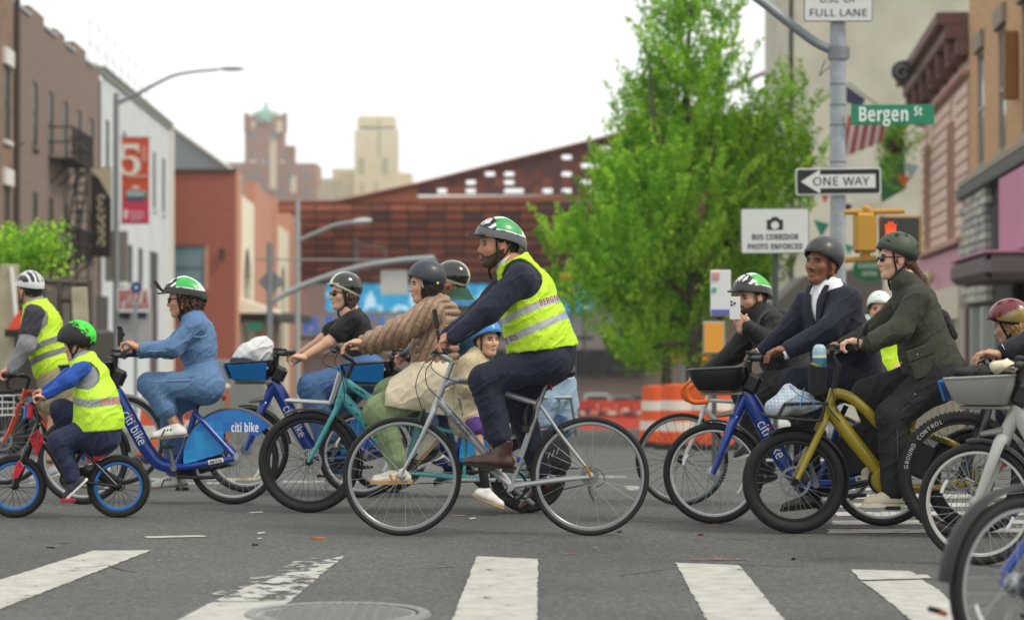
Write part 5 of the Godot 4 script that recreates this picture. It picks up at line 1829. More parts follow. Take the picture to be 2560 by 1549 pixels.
func sweater_rider() -> void:
	hire_bike("blue hire bicycle half hidden behind the teal cargo bicycle", 905,17.2,0.0, {"word": true, "pixels": true, "bp": M("1673b8", 0.35,0.0,0.3), "crank": 140.0})
	var d := 17.25
	var bands := ["254a36", "2f6796", "2e4331", "71502f", "c2502f", "6e8a4a", "6b4a34", "123d48", "123d48", "233247", "233247"].map(func(h): return lin(h))
	var y0 := at(0,735, d).y
	var w := {"d": d, "skin": "c98f72", "brow": "6a3d22", "beard": 1, "head": [1126,706,0.0], "yaw": -14.0, "pitch": 0.0,
		"torso": [[1145,748,0.10],[1158,795,0.145],[1168,850,0.15],[1178,905,0.15],[1185,940,0.15]], "tl": 1.25,
		"la": [[1140,772,-0.18],[1080,850,-0.22],[1025,890,-0.26]], "ra": [[1140,772,0.18],[1080,850,0.22],[1025,890,0.26]],
		"lhand": ["grip", 998,899,-0.27], "rhand": ["grip", 998,899,0.27],
		"ll": [[1185,945,-0.1],[1060,985,-0.12],[1075,1125,-0.12],[1020,1150,-0.12]], "rl": [[1185,945,0.1],[1090,1035,0.12],[1130,1165,0.12],[1080,1190,0.12]],
		"wear": [{"n": "striped_sweater", "m": M("ffffff", 0.9,0.0,0.0, true), "t": [0,4], "arms": 1.97, "ar": [0.078,0.068,0.048], "cell": 0.009,
			"cf": func(q): return bands[clampi(int((y0 - q.y) / 0.042 + 0.5 * (q.x + 0.33)), 0,10)]},
			{"n": "trousers", "m": denim("dark", "22304a", "33466a"), "legs": 1.93, "lr": [0.125,0.09,0.07], "cell": 0.012}],
		"shoe": {"m": M("3a3a3c", 0.7), "sm": M("cfccc4", 0.8)}}
	var p := person("bearded man in striped sweater and glossy black helmet behind the woman in quilted jacket", w)
	hair(p, short_hair(), M("4a2c1b", 0.7))
	round_helmet(p, "1a1614", {"rough": 0.16, "coat": 0.8, "trim": "c9c6ac", "band": "c9c6ac", "peak": 0.02, "brim": "c9c6ac", "strap": "7a5a40"})

func orange_rider() -> void:
	var d := 18.6
	var b := plane(140, d)
	var root := node("bicycle", self, at(150,820, d) * Vector3(1,0,1))
	tag(root, "orange touring bicycle with drop handlebar and front rack by the frame's edge", "bicycle")
	var org := M("d1491c", 0.35,0.0,0.5)
	var R := 0.342
	var hubF := pp(b, 8,1104)
	hubF.y = R
	var hubR := pp(b, 300,1104)
	hubR.y = R
	var wo := {"rt": 0.019, "disc": 0.075}
	wheel(root, b, hubF, R, wo)
	wheel(root, b, hubR, R, wo)
	fender(root, b, hubR, R + 0.02,-10,150, M("4a4c4e", 0.5), 0.026)
	pipes(root, b, "frame", [[[[52,1005],[63,972]],0.018],[[[62,978],[120,980],[190,985]],0.015],[[[54,998],[100,1050],[160,1108]],0.018],[[[160,1108],[188,985],[192,965]],0.015],
		[[[188,990],[300,1104]],0.008,0.05],[[[188,990],[300,1104]],0.008,-0.05],[[[160,1108],[300,1104]],0.009,0.05],[[[160,1108],[300,1104]],0.009,-0.05]], org)
	for s in [1.0,-1.0]: pipes(root, b, "fork_blade", [[[[52,1005,-0.04 * s],[45,1022],[25,1075],[8,1105]],[0.014,0.014,0.012,0.009],0.05 * s]], org)
	pipes(root, b, "stem", [[[[63,972],[70,945],[45,938]],0.015]], black)
	var hbn := node("handlebar", root, pp(b, 40,938))
	for s in [1.0,-1.0]: pipes(hbn, b, "drop_bar", [[[[45,938,-0.2 * s],[44,938,-0.02 * s],[15,940],[2,955],[12,975],[48,976]],0.015,0.21 * s]], black)
	saddle(root, b, pp(b, 185,955), black)
	cranks(root, b, pp(b, 160,1108), pp(b, 130,1150), M("2a2a2c", 0.4,0.4), 0.09)
	chain(root, b, pp(b, 160,1108), hubR, 0.085,0.045)
	var rk := node("front_rack", root, pp(b, 15,1000))
	for k in 4:
		for s in [1.0,-1.0]: pipes(rk, b, "rail", [[[[-30,990 + k * 16],[45,988 + k * 16]],0.006,0.10 * s]], M("c9ccca", 0.35,0.6))
	for x in [-20,12,40]:
		for s in [1.0,-1.0]: pipes(rk, b, "upright", [[[[x, 985],[x, 1040]],0.006,0.10 * s]], M("c9ccca", 0.35,0.6))
	var im := Image.create(560,1000, false, Image.FORMAT_RGB8)
	im.fill(Color("b6dc22"))
	fill_strip(im, [Vector2(20,575), Vector2(280,440), Vector2(520,350)],[Vector2(40,620), Vector2(300,500), Vector2(540,410)], Color("6d716c"))
	fill_strip(im, [Vector2(20,680), Vector2(300,560), Vector2(540,480)],[Vector2(40,745), Vector2(320,615), Vector2(560,535)], Color("6d716c"))
	var vm := print_mat(im, 0.65)
	wrinkle(vm, 0.35)
	var hem := Vector3(0.45,-1,0).normalized()
	var sk := fabric("stone", "9a8b6a")
	var man := {"d": d, "skin": "c99a80", "brow": "2a1a12", "head": [72,727,0.0], "yaw": -48.0, "pitch": 0.0, "skin_cell": 0.011,
		"torso": [[88,762,0.085],[102,808,0.135],[118,865,0.140],[134,915,0.145],[142,945,0.145]], "tl": 1.35,
		"la": [[84,786,-0.19],[64,862,-0.23],[28,924,-0.23]], "ra": [[105,780,0.19],[70,860,0.23],[30,920,0.22]],
		"lhand": ["grip", 10,940,-0.21], "rhand": ["grip", 14,938,0.21],
		"ll": [[142,955,-0.1],[140,1035,-0.12],[122,1165,-0.12],[80,1178,-0.12]], "rl": [[145,955,0.1],[118,1030,0.12],[150,1140,0.12],[110,1155,0.12]], "skin_leg": [0.085,0.060,0.042],
		"wear": [{"n": "shirt", "m": M("86888c", 0.9), "t": [0,4], "arms": 1.95, "ar": [0.074,0.064,0.046], "cell": 0.011},
			{"n": "upper_sleeve", "m": M("3b3742", 0.9), "extra": [cap(at(84,786, d - 0.19), at(72,830, d - 0.21), 0.082,0.076,0.02)], "cell": 0.011},
			{"n": "upper_sleeve", "m": M("3b3742", 0.9), "extra": [cap(at(105,780, d + 0.19), at(85,826, d + 0.21), 0.082,0.076,0.02)], "cell": 0.011},
			{"n": "safety_vest", "m": vm, "t": [0,4], "grow": 0.012, "cell": 0.011, "uv": [at(50,740, d), at(190,990, d) - at(50,740, d)], "cuts": [["plane", hem, at(130,932, d).dot(hem)],["plane", Vector3(-0.3,1,0).normalized(), at(88,752, d).dot(Vector3(-0.3,1,0).normalized())],["hole", at(80,790, d - 0.40), at(86,800, d - 0.13), 0.10,0.012],["hole", at(105,790, d + 0.40), at(100,800, d + 0.13), 0.10,0.012]]},
			{"n": "shorts", "m": sk, "t": [3,4], "legs": 0.62, "lr": [0.135,0.12,0.1], "cell": 0.011}],
		"shoe": {"m": M("9aa0aa", 0.7), "sm": M("d6d4cc", 0.8), "sock": M("e4e2dc", 0.9)}}
	var p := person("man in yellow vest, grey sleeves and khaki shorts on the orange bicycle", man)
	hair(p, short_hair(), M("1c1512", 0.7))
	var wh := lin("d6d9da")
	var bl := lin("17181a")
	var hx: Transform3D = p.get_meta("hx")
	var mb := MB.new()
	dome(mb, hx * Transform3D(Basis.IDENTITY, Vector3(-0.01,0.015,0)), {"cx": 0.0, "cy": 0.030, "rf": 0.135, "rb": 0.138, "ry": 0.115, "rz": 0.102, "rim_f": 0.040, "rim_b": 0.000, "dip": 0.0},
		func(_o, _az, _ph, dv): return bl if dv > 0.35 else wh,
		func(o, az, ph):
			var lane := fposmod(o.z * 24.0 + 0.5,1.0)
			return clampf((0.36 - absf(lane - 0.5)) * 7.0,0.0,1.0) * clampf((o.y - 0.045) * 60.0,0.0,1.0) * (1.0 if absf(o.x) > 0.012 or o.y < 0.12 else 0.0))
	var hm := node("helmet", p, hx.origin)
	put(mb, "shell", M("ffffff", 0.35,0.0,0.3, true), hm)
	straps(p, hm, M("141414", 0.8))

func phone_rider() -> void:
	var d := 16.4
	var b := plane(1780, d)
	var root := node("bicycle", self, at(1850,820, d) * Vector3(1,0,1))
	tag(root, "pale grey road bicycle with orange taped drop handlebar", "bicycle")
	var wh := M("c9cdca", 0.35,0.1,0.4)
	var R := 0.315
	var hubF := pp(b, 1705,1150)
	hubF.y = R
	var hubR := pp(b, 2075,1150)
	hubR.y = R
	var wo := {"rt": 0.014, "rd": 0.02, "rim": M("8f9294", 0.35,0.6), "sm": M("2a2a2a", 0.4,0.6), "hm": M("18181a", 0.4,0.4), "hr": 0.026}
	wheel(root, b, hubF, R, wo)
	wheel(root, b, hubR, R, wo)
	pipes(root, b, "frame", [[[[1756,1034],[1773,985]],0.017],[[[1771,1000],[1830,1004],[1935,1010]],0.013],[[[1760,1020],[1800,1060],[1900,1150]],0.016],[[[1900,1150],[1938,1000],[1943,985]],0.014],
		[[[1936,1012],[2075,1150]],0.008,0.045],[[[1936,1012],[2075,1150]],0.008,-0.045],[[[1900,1150],[2075,1150]],0.009,0.045],[[[1900,1150],[2075,1150]],0.009,-0.045]], wh)
	for s in [1.0,-1.0]: pipes(root, b, "fork_blade", [[[[1756,1034,-0.04 * s],[1750,1048],[1728,1105],[1705,1151]],[0.013,0.013,0.011,0.008],0.045 * s]], wh)
	pipes(root, b, "stem", [[[[1773,985],[1780,962],[1745,955]],0.014]], M("9a9c9c", 0.35,0.6))
	var hbn := node("handlebar", root, pp(b, 1745,957))
	for s in [1.0,-1.0]: pipes(hbn, b, "drop_bar", [[[[1748,956,-0.19 * s],[1745,956,-0.03 * s],[1733,957],[1716,970],[1714,988],[1728,1002],[1764,1001]],0.018,0.20 * s]], M("e0651a", 0.7))
	saddle(root, b, pp(b, 1945,975), black)
	cranks(root, b, pp(b, 1900,1150), pp(b, 1885,1105), M("8d8f91", 0.35,0.6), 0.085)
	chain(root, b, pp(b, 1900,1150), hubR, 0.08,0.04)
	var blk := fabric("shell", "131315", 0.75)
	var man := {"d": d, "skin": "c4967c", "brow": "17110e", "beard": 1, "head": [1877,744,0.0], "yaw": 36.0, "pitch": -4.0, "hs": 1.05,
		"torso": [[1910,798,0.11],[1938,840,0.155],[1962,895,0.16],[1980,945,0.16]], "tl": 1.2,
		"la": [[1930,806,-0.17],[1938,870,-0.24],[1870,818,-0.30]], "ra": [[1890,812,0.17],[1838,880,0.2],[1775,926,0.2]],
		"lhand": ["phone", 1842,790,-0.30], "rhand": ["grip", 1735,955,0.2],
		"ll": [[1980,955,-0.1],[1870,985,-0.12],[1890,1100,-0.12],[1835,1118,-0.12]], "rl": [[1980,955,0.1],[1880,1030,0.12],[1915,1180,0.12],[1865,1200,0.12]],
		"wear": [{"n": "rain_jacket", "m": blk, "t": [0,3], "arms": 1.97, "ar": [0.088,0.076,0.055], "cell": 0.009, "extra": [cap(at(1900,785, d - 0.04), at(1900,785, d + 0.04), 0.075,0.075,0.04)]},
			{"n": "trousers", "m": fabric("blk", "0f0f11"), "legs": 1.9, "lr": [0.13,0.10,0.075], "cell": 0.011}],
		"shoe": {"m": M("232326", 0.7), "sm": M("c4c4bf", 0.8)}}
	var p := person("bearded man in black rain jacket holding up a phone", man)
	hair(p, short_hair(), M("17110e", 0.7))
	sport_helmet(p, "45b23e", "2b2a2a")
	# the thicker chin beard
	hair(p, [ell(Vector3(0.045,-0.092,0), Vector3(0.048,0.038,0.048), 0.0), ell(Vector3(0.0,-0.06,0.055), Vector3(0.03,0.035,0.014), 0.03), ell(Vector3(0.0,-0.06,-0.055), Vector3(0.03,0.035,0.014), 0.03)], M("120e0c", 0.85), 0.004,0.006)
	var pk := MB.new()
	LAT = Vector3(0,0,1)
	pk.add(sdf([ell(at(1975,838, d), Vector3(0.11,0.19,0.14), 0.02, Basis(Vector3(0,0,1), 0.4))],0.014,[], cloth))
	put(pk, "backpack", M("202124", 0.8), p)
	var sr := MB.new()
	sr.tube(smooth([at(1960,790, d - 0.16), at(1925,776, d - 0.20), at(1898,800, d - 0.22), at(1895,840, d - 0.24)],5), 0.02,8, true, false, 0.3, Vector3(0,0,1))
	put(sr, "shoulder_strap", M("3a3b3e", 0.8), p)
	var ph := node("phone", self, at(1838,768, d - 0.33))
	tag(ph, "white smartphone with camera lenses held up by the man in black jacket", "phone")
	var pm := MB.new()
	var pb := Basis(Vector3.UP, 0.25)
	pm.bx(at(1838,770, d - 0.322), Vector3(0.074,0.152,0.009), 0.004, pb)
	put(pm, "case", M("d9dadb", 0.3,0.1,0.4), ph)
	var isl := MB.new()
	isl.bx(at(1833,758, d - 0.328), Vector3(0.040,0.042,0.006), 0.003, pb)
	put(isl, "camera_bump", M("c9cacb", 0.3), ph)
	for q in [[1829,754],[1829,762],[1837,758]]:
		var ln := MB.new()
		ln.lathe([Vector2(0.0,0.004), Vector2(0.0075,0.004), Vector2(0.0075,0.0)], Transform3D(pb, at(q[0], q[1], d - 0.331)), 12)
		put(ln, "lens", M("0d0d10", 0.15), ph)

func suit_rider() -> void:
	hire_bike("blue hire bicycle with black basket and black skirt guard under the man in navy suit", 1784,14.9,-9.0, {"plate": "641-9360", "word": true, "crank": 105.0})
	var d := 14.75
	var f := Vector3(-cos(0.62), 0, sin(0.62))
	var lat := Vector3.UP.cross(f)
	var navy := fabric("navy2", "11172b")
	var man := {"d": d, "lat": lat, "skin": "84563c", "brow": "120c09", "beard": 2, "head": [2056,658,0.0], "yaw": 44.0, "pitch": 4.0, "roll": -3.0, "hs": 1.07,
		"torso": [[2070,722,0.095],[2080,770,0.145],[2094,830,0.160],[2113,890,0.172],[2126,935,0.17]], "tl": 1.35,
		"la": [[2120,752,-0.13],[2072,826,-0.24],[1972,874,-0.27]], "ra": [[2024,748,0.12],[1986,815,0.16],[1910,878,0.23]],
		"lhand": ["rest", 1938,889,-0.28], "rhand": ["rest", 1885,893,0.25],
		"ll": [[2120,945,-0.1],[1992,958,-0.13],[2042,1105,-0.12],[1988,1128,-0.12]], "rl": [[2126,945,0.1],[2010,1010,0.12],[2026,1234,0.12],[1970,1240,0.12]],
		"wear": [{"n": "suit_jacket", "m": navy, "t": [0,4], "arms": 1.96, "ar": [0.086,0.074,0.055], "cell": 0.008, "disp": suiting,
			"v": [1.9,0.062,0.012], "cuts": [["plane", Vector3(-0.35,1,0.2).normalized(), at(2072,716, d).dot(Vector3(-0.35,1,0.2).normalized())]], "extra": [cap(at(2126,925, d), at(2180,945, d), 0.16,0.10,0.05,1.1)]},
			{"n": "dress_shirt", "m": M("e4e7ea", 0.8), "t": [0,2], "grow": -0.012, "cell": 0.009, "disp": soft},
			{"n": "trousers", "m": navy, "legs": 1.9, "lr": [0.125,0.095,0.072], "cell": 0.010, "disp": suiting}],
		"shoe": {"m": M("1a1818", 0.35,0.0,0.3), "sm": M("2a2624", 0.8), "s": 1.05}}
	var p := person("man in navy suit with open white collar and dark grey helmet", man)
	hair(p, short_hair(), M("0f0b09", 0.8))
	round_helmet(p, "35363a", {"rough": 0.42, "coat": 0.1, "trim": "1a1a1c", "peak": 0.032, "brim": "2e2f33", "vents": [[Vector3(0.0,0.15,0.0), Vector3(1,0,0), 0.012,0.006]]})
	# lapels and collar
	var T := [at(2070,722, d), at(2080,770, d), at(2094,830, d)]
	for sd in [1.0,-1.0]:
		var lp := MB.new()
		lp.tube(smooth([T[0] + f * 0.075 + lat * 0.075 * sd + Vector3(0,0.02,0), T[0].lerp(T[1],0.6) + f * 0.135 + lat * 0.062 * sd, T[1].lerp(T[2],0.3) + f * 0.160 + lat * 0.040 * sd, T[1].lerp(T[2],0.85) + f * 0.168 + lat * 0.012 * sd],4), ramp([0.022,0.034,0.026,0.010],13), 10, true, false, 0.28, lat)
		put(lp, "lapel", navy, p)
		var cl := MB.new()
		cl.tube(smooth([T[0] + f * -0.05 + lat * 0.06 * sd + Vector3(0,0.045,0), T[0] + f * 0.03 + lat * 0.07 * sd + Vector3(0,0.035,0), T[0] + f * 0.085 + lat * 0.035 * sd + Vector3(0,-0.010,0), T[0].lerp(T[1],0.45) + f * 0.115 + lat * 0.055 * sd],4), ramp([0.020,0.022,0.024,0.004],13), 8, true, false, 0.3, Vector3.UP)
		put(cl, "shirt_collar", M("e8eaed", 0.8), p)
	band(p, "shirt_cuff", at(1966,879, d - 0.272), at(1972,874, d) - at(1940,888, d), 0.040,0.045, M("e8eaed", 0.8))
	band(p, "shirt_cuff", at(1905,882, d + 0.235), at(1910,878, d) - at(1888,890, d), 0.040,0.04, M("e8eaed", 0.8))
	var er := MB.new()
	var hx: Transform3D = p.get_meta("hx")
	var rl := []
	for k in 12: rl.append(hx * (Vector3(-0.008,-0.052,-0.078) + Vector3(cos(TAU * k / 12), sin(TAU * k / 12), 0) * 0.009))
	er.tube(rl, 0.002,5, false, true)
	put(er, "earring", M("c9a24a", 0.25,0.9), p)

func green_rider() -> void:
	var d := 14.2
	var b := plane(2100, d)
	var root := node("bicycle", self, at(2150,820, d) * Vector3(1,0,1))
	tag(root, "mustard yellow electric cargo bicycle with fat black tyres and front rack", "bicycle")
	var mus := M("9c8a1e", 0.3,0.05,0.6)
	var R := 0.306
	var hubF := pp(b, 1986,1203)
	hubF.y = R
	var hubR := pp(b, 2445,1203)
	hubR.y = R
	var wo := {"rt": 0.036, "rd": 0.02, "rw": 0.018, "spokes": 32, "rim": M("1b1b1c", 0.4,0.3), "sm": M("8d8f90", 0.4,0.6), "disc": 0.092, "hm": M("1d1d1e", 0.4,0.4), "knobs": 48}
	wo.erase("knobs")
	wheel(root, b, hubF, R, wo)
	wheel(root, b, hubR, R, wo)
	fender(root, b, hubF, R + 0.018,-18,118, black, 0.042)
	fender(root, b, hubR, R + 0.018,20,170, black, 0.042)
	var frame := pipes(root, b, "frame", [[[[2066,1040],[2086,972]],0.028],
		[[[2084,980],[2120,990],[2160,1020],[2206,1068],[2260,1112],[2330,1140]],[0.026,0.027,0.027,0.026,0.024,0.022],0.0,1.15],
		[[[2072,1020],[2110,1070],[2160,1132],[2212,1195]],[0.036,0.037,0.036,0.032],0.0,1.15],
		[[[2212,1200],[2262,1112],[2300,1000]],0.020],
		[[[2212,1205],[2300,1218],[2445,1205]],0.020,0.06],[[[2212,1205],[2300,1218],[2445,1205]],0.020,-0.06],
		[[[2270,1075],[2330,1090],[2400,1122],[2445,1200]],0.021,0.06],[[[2270,1075],[2330,1090],[2400,1122],[2445,1200]],0.021,-0.06]], mus)
	lettering("BOOST", 0.028, pp(b, 2345,1097,0.083), Basis(Vector3(0,0,1), -0.36), M("17160f", 0.5), frame, 0.006, true, false, 0.10)
	for s in [1.0,-1.0]: pipes(root, b, "fork_blade", [[[[2064,1036,-0.05 * s],[2056,1056],[2026,1120],[1990,1195]],[0.020,0.022,0.021,0.014],0.068 * s]], mus)
	var cal := MB.new()
	cal.bx(pp(b, 2008,1190,0.06), Vector3(0.05,0.07,0.03), 0.008, Basis(Vector3(0,0,1), 0.6))
	put(cal, "brake_caliper", black, root)
	pipes(root, b, "stem", [[[[2086,972],[2094,925],[2092,905]],0.018],[[[2094,915],[2080,885],[2082,876]],0.018]], black)
	bar(root, b, pp(b, 2080,876), 0.31,0.10,0.02, black, M("1b1b1c", 0.6), 0.0125,0.125,0.018)
	saddle(root, b, pp(b, 2355,985), black, 0.28,0.1)
	pipes(root, b, "seatpost", [[[[2300,1005],[2345,992]],0.015]], black)
	var bb := pp(b, 2212,1200)
	var mot := MB.new()
	mot.lathe([Vector2(0,-0.06), Vector2(0.07,-0.06), Vector2(0.08,-0.03), Vector2(0.08,0.03), Vector2(0.07,0.06), Vector2(0,0.06)], Transform3D(Basis.IDENTITY, bb), 24)
	put(mot, "motor", mus, root)
	cranks(root, b, bb, pp(b, 2222,1264), M("1d1d1f", 0.4,0.4), 0.09, black, 0.08)
	chain(root, b, bb, hubR, 0.085,0.045)
	var bt := MB.new()
	bt.bx(pp(b, 2300,1150), Vector3(0.13,0.20,0.08), 0.012, Basis(Vector3(0,0,1), -0.4))
	put(bt, "battery", M("16171a", 0.4), root)
	var rk := node("front_rack", root, pp(b, 1985,1040))
	for s in [1.0,-1.0]:
		pipes(rk, b, "rail", [[[[1912,1036],[1938,1036],[1952,1012],[1965,1007],[2062,1006]],0.009,0.16 * s],[[[1912,1037],[1950,1042],[2035,1048],[2046,1040],[2052,1008]],0.009,0.16 * s]], M("1c1d1f", 0.5))
	var cr := MB.new()
	for q in [[1912,1036],[1945,1041],[1985,1045],[2030,1048]]: cr.tube([pp(b, q[0], q[1],0.16), pp(b, q[0], q[1],-0.16)],0.008,8)
	put(cr, "cross_bar", M("1c1d1f", 0.5), rk)
	# checked bundle strapped to the rack
	var bu := node("blanket_bundle", self, pp(b, 1985,1015))
	tag(bu, "pastel checked blanket bundle strapped on the mustard bicycle's front rack with blue cord", "blanket")
	LAT = Vector3(0,0,1)
	var im := Image.create(128,128, false, Image.FORMAT_RGB8)
	im.fill(Color("b9c2cc"))
	var pal := ["b98ab2", "6f98c0", "9cc4a8", "cdb684", "6678a4", "8f84b8"].map(func(h): return Color(h))
	for y in 16:
		for x in 16:
			im.fill_rect(Rect2i(x * 8 + 1, y * 8 + 1,5,5), pal[(x / 4 + y / 5) % 6])
	var cm := StandardMaterial3D.new()
	cm.albedo_texture = ImageTexture.create_from_image(im)
	cm.uv1_triplanar = true
	cm.uv1_scale = Vector3.ONE * 3.2
	cm.roughness = 0.9
	var bm := MB.new()
	var c := pp(b, 1985,1012)
	bm.add(sdf([ell(c, Vector3(0.165,0.055,0.15), 0.0), ell(c + Vector3(-0.01,0.04,0.02), Vector3(0.10,0.055,0.11), 0.05), ell(c + Vector3(-0.04,0.08,0.02), Vector3(0.035,0.045,0.05), 0.04), ell(c + Vector3(-0.10,-0.02,0.05), Vector3(0.07,0.05,0.10), 0.04)],0.008,[], func(p): return cloth(p) * 1.6))
	put(bm, "cloth", cm, bu)
	for q in [[[1965,962],[1990,985],[2020,1000],[2034,1020]],[[2002,968],[1998,990],[1990,1018]]]:
		var sm := MB.new()
		sm.tube(smooth(ppl(b, q, 0.165), 4), 0.007,6, true, false, 0.5, Vector3(0,0,1))
		put(sm, "cord", M("2a8ed0", 0.6), bu)
	var sb := node("stem_bag", self, pp(b, 2040,945))
	tag(sb, "black cloth feed bag hung on the mustard bicycle's stem", "bag")
	var sm2 := MB.new()
	sm2.tube([pp(b, 2042,985,0.1), pp(b, 2040,970,0.1), pp(b, 2038,940,0.1), pp(b, 2040,915,0.1)],[0.045,0.055,0.056,0.058],16)
	put(sm2, "bag_body", M("19191b", 0.85), sb)
	var sm3 := MB.new()
	sm3.tube([pp(b, 2040,917,0.1), pp(b, 2044,908,0.1)],[0.052,0.035],14)
	put(sm3, "lining", M("8f8a3c", 0.8), sb)
	var bo := node("water_bottle", self, pp(b, 2044,890,0.1))
	tag(bo, "pale blue and teal water bottle standing in the black stem bag", "bottle")
	var b1 := MB.new()
	b1.lathe([Vector2(0.0,0.085), Vector2(0.022,0.083), Vector2(0.036,0.066), Vector2(0.041,0.045), Vector2(0.041,0.022)], Transform3D(Basis(Vector3(1,0,0), Vector3(0,0,-1), Vector3(0,1,0)), pp(b, 2044,896,0.1)), 20)
	put(b1, "shoulder", M("9fc0cc", 0.35), bo)
	var b2 := MB.new()
	b2.lathe([Vector2(0.0412,0.022), Vector2(0.0412,0.006)], Transform3D(Basis(Vector3(1,0,0), Vector3(0,0,-1), Vector3(0,1,0)), pp(b, 2044,896,0.1)), 20)
	put(b2, "band", M("d9dcc8", 0.4), bo)
	var b3 := MB.new()
	b3.lathe([Vector2(0.041,0.006), Vector2(0.041,-0.10), Vector2(0.0,-0.10)], Transform3D(Basis(Vector3(1,0,0), Vector3(0,0,-1), Vector3(0,1,0)), pp(b, 2044,896,0.1)), 20)
	put(b3, "base", M("2f7389", 0.35), bo)
	var b4 := MB.new()
	b4.bx(pp(b, 2043,868,0.1), Vector3(0.05,0.022,0.04), 0.006)
	put(b4, "lid", M("1f6a8a", 0.4), bo)
	var mi := node("mirror", root, pp(b, 2142,830,0.3))
	var mm := MB.new()
	mm.tube(smooth([pp(b, 2127,866,0.31), pp(b, 2128,845,0.31), pp(b, 2140,830,0.31)],4), 0.006,8)
	put(mm, "stalk", black, mi)
	var m2 := MB.new()
	m2.ellip(Transform3D(Basis(Vector3.UP, 0.9) * Basis.from_scale(Vector3(0.036,0.036,0.008)), pp(b, 2145,824,0.31)), 16,8)
	put(m2, "head", M("17181a", 0.3), mi)
	var cb := MB.new()
	for a in [[[2078,880],[2058,900],[2075,960],[2092,1030]],[[2070,890],[2050,950],[2064,1010],[2098,1052]]]: cable(cb, ppl(b, a, 0.05), 0.0035)
	put(cb, "brake_cable", black, root)
	# the woman
	var olive := fabric("olive", "34372a", 0.9)
	var hem := Vector3(0.53,-1,0).normalized() * -1.0
	var hm := Vector3(0.50,-1,0)
	hm = Vector3(-0.50,-1,0).normalized()
	var jean := denim("charcoal", "17181a", "29292c")
	var w := {"d": d, "skin": "d6a78f", "brow": "4a2c1c", "head": [2240,646,0.0], "yaw": 8.0, "pitch": 0.0, "glasses": true,
		"torso": [[2266,712,0.085],[2290,762,0.125],[2303,820,0.146],[2320,880,0.162],[2338,930,0.175],[2330,965,0.17]], "tl": 1.2,
		"la": [[2294,746,-0.17],[2248,826,-0.23],[2170,860,-0.25]], "ra": [[2268,748,0.17],[2185,832,0.2],[2108,866,0.25]],
		"lhand": ["grip", 2118,868,-0.26], "rhand": ["grip", 2082,874,0.26],
		"ll": [[2348,945,-0.1],[2230,1040,-0.12],[2238,1226,-0.12],[2168,1228,-0.12]], "rl": [[2345,940,0.1],[2168,985,0.12],[2218,1135,0.1],[2165,1155,0.1]],
		"wear": [{"n": "field_jacket", "m": olive, "t": [0,5], "arms": 1.93, "ar": [0.080,0.070,0.055], "cell": 0.008, "cuts": [["plane", hm, at(2330,968, d).dot(hm)],["plane", Vector3(0.35,-1,0).normalized(), at(2290,985, d).dot(Vector3(0.35,-1,0).normalized())]],
			"extra": [cap(at(2256,700, d - 0.03), at(2256,700, d + 0.03), 0.062,0.062,0.03)]},
			{"n": "jeans", "m": jean, "legs": 1.96, "lr": [0.130,0.090,0.078], "cell": 0.008}],
		"shoe": {"m": M("cdbfa6", 0.8), "sm": M("ded5c2", 0.8), "s": 1.05, "sole": 0.034}}
	var p := person("woman in olive field jacket, black jeans, sunglasses and green helmet", w)
	hair(p, [ell(Vector3(-0.035,0.0,0), Vector3(0.086,0.088,0.080), 0.02), cap(Vector3(-0.10,-0.055,0), Vector3(-0.16,-0.13,0.0), 0.035,0.026,0.03), cap(Vector3(-0.16,-0.13,0.0), Vector3(-0.25,-0.30,0.0), 0.026,0.016,0.02), cap(Vector3(-0.25,-0.30,0.0), Vector3(-0.285,-0.42,0.0), 0.016,0.007,0.01)], M("5a3826", 0.6), 0.005)
	round_helmet(p, "3a4632", {"rough": 0.55, "coat": 0.0, "trim": "17191a", "low": "232922", "peak": 0.016, "brim": "17191a", "dip": -0.004, "vents": [[Vector3(0.03,0.128,0.05), Vector3(0.7,-0.7,0), 0.016,0.007],[Vector3(-0.03,0.135,0.05), Vector3(0.7,-0.7,0), 0.018,0.008],[Vector3(-0.105,0.075,0.05), Vector3(0.3,-0.95,0), 0.018,0.006],[Vector3(0.085,0.09,0.05), Vector3(1,0.1,0), 0.014,0.004]]})
	sunglasses(p, M("0c0b0b", 0.12))
	var th := M("4a4b4e", 0.9)
	seam(p, "seam", pts(w, [[2348,945,-0.1],[2230,1040,-0.12],[2238,1226,-0.12]]), [0.130,0.090,0.078], Vector3(0.15,0.1,0.98).normalized(), th, 0.25,0.97)
	seam(p, "seam", pts(w, [[2294,746,-0.17],[2248,826,-0.23],[2170,860,-0.25]]), [0.080,0.070,0.055], Vector3(0.2,-0.35,0.92).normalized(), M("26281c", 0.9), 0.05,0.9)
	band(p, "watch", at(2156,863, d - 0.254), at(2170,860, d) - at(2120,868, d), 0.030,0.018, M("4a2c20", 0.6))
	band(p, "sleeve_cuff", at(2180,856, d - 0.25), at(2248,826, d - 0.23) - at(2170,860, d - 0.25), 0.058,0.05, olive)
	var pk := MB.new()
	var pc := at(2307,905, d - 0.205)
	pk.bx(pc, Vector3(0.155,0.17,0.022), 0.008, Basis(Vector3.UP, 0.12) * Basis(Vector3(0,0,1), 0.35))
	pk.bx(pc + Vector3(-0.02,0.055,0.010), Vector3(0.165,0.065,0.022), 0.006, Basis(Vector3.UP, 0.12) * Basis(Vector3(0,0,1), 0.35))
	put(pk, "pocket", olive, p)
	for q in [[2294,886],[2253,907],[2288,985]]:
		var sn := MB.new()
		sn.ellip(Transform3D(Basis.from_scale(Vector3(0.006,0.006,0.004)), at(q[0], q[1], d - 0.228)), 8,6)
		put(sn, "snap", M("9c9880", 0.35,0.7), p)
	var st := MB.new()
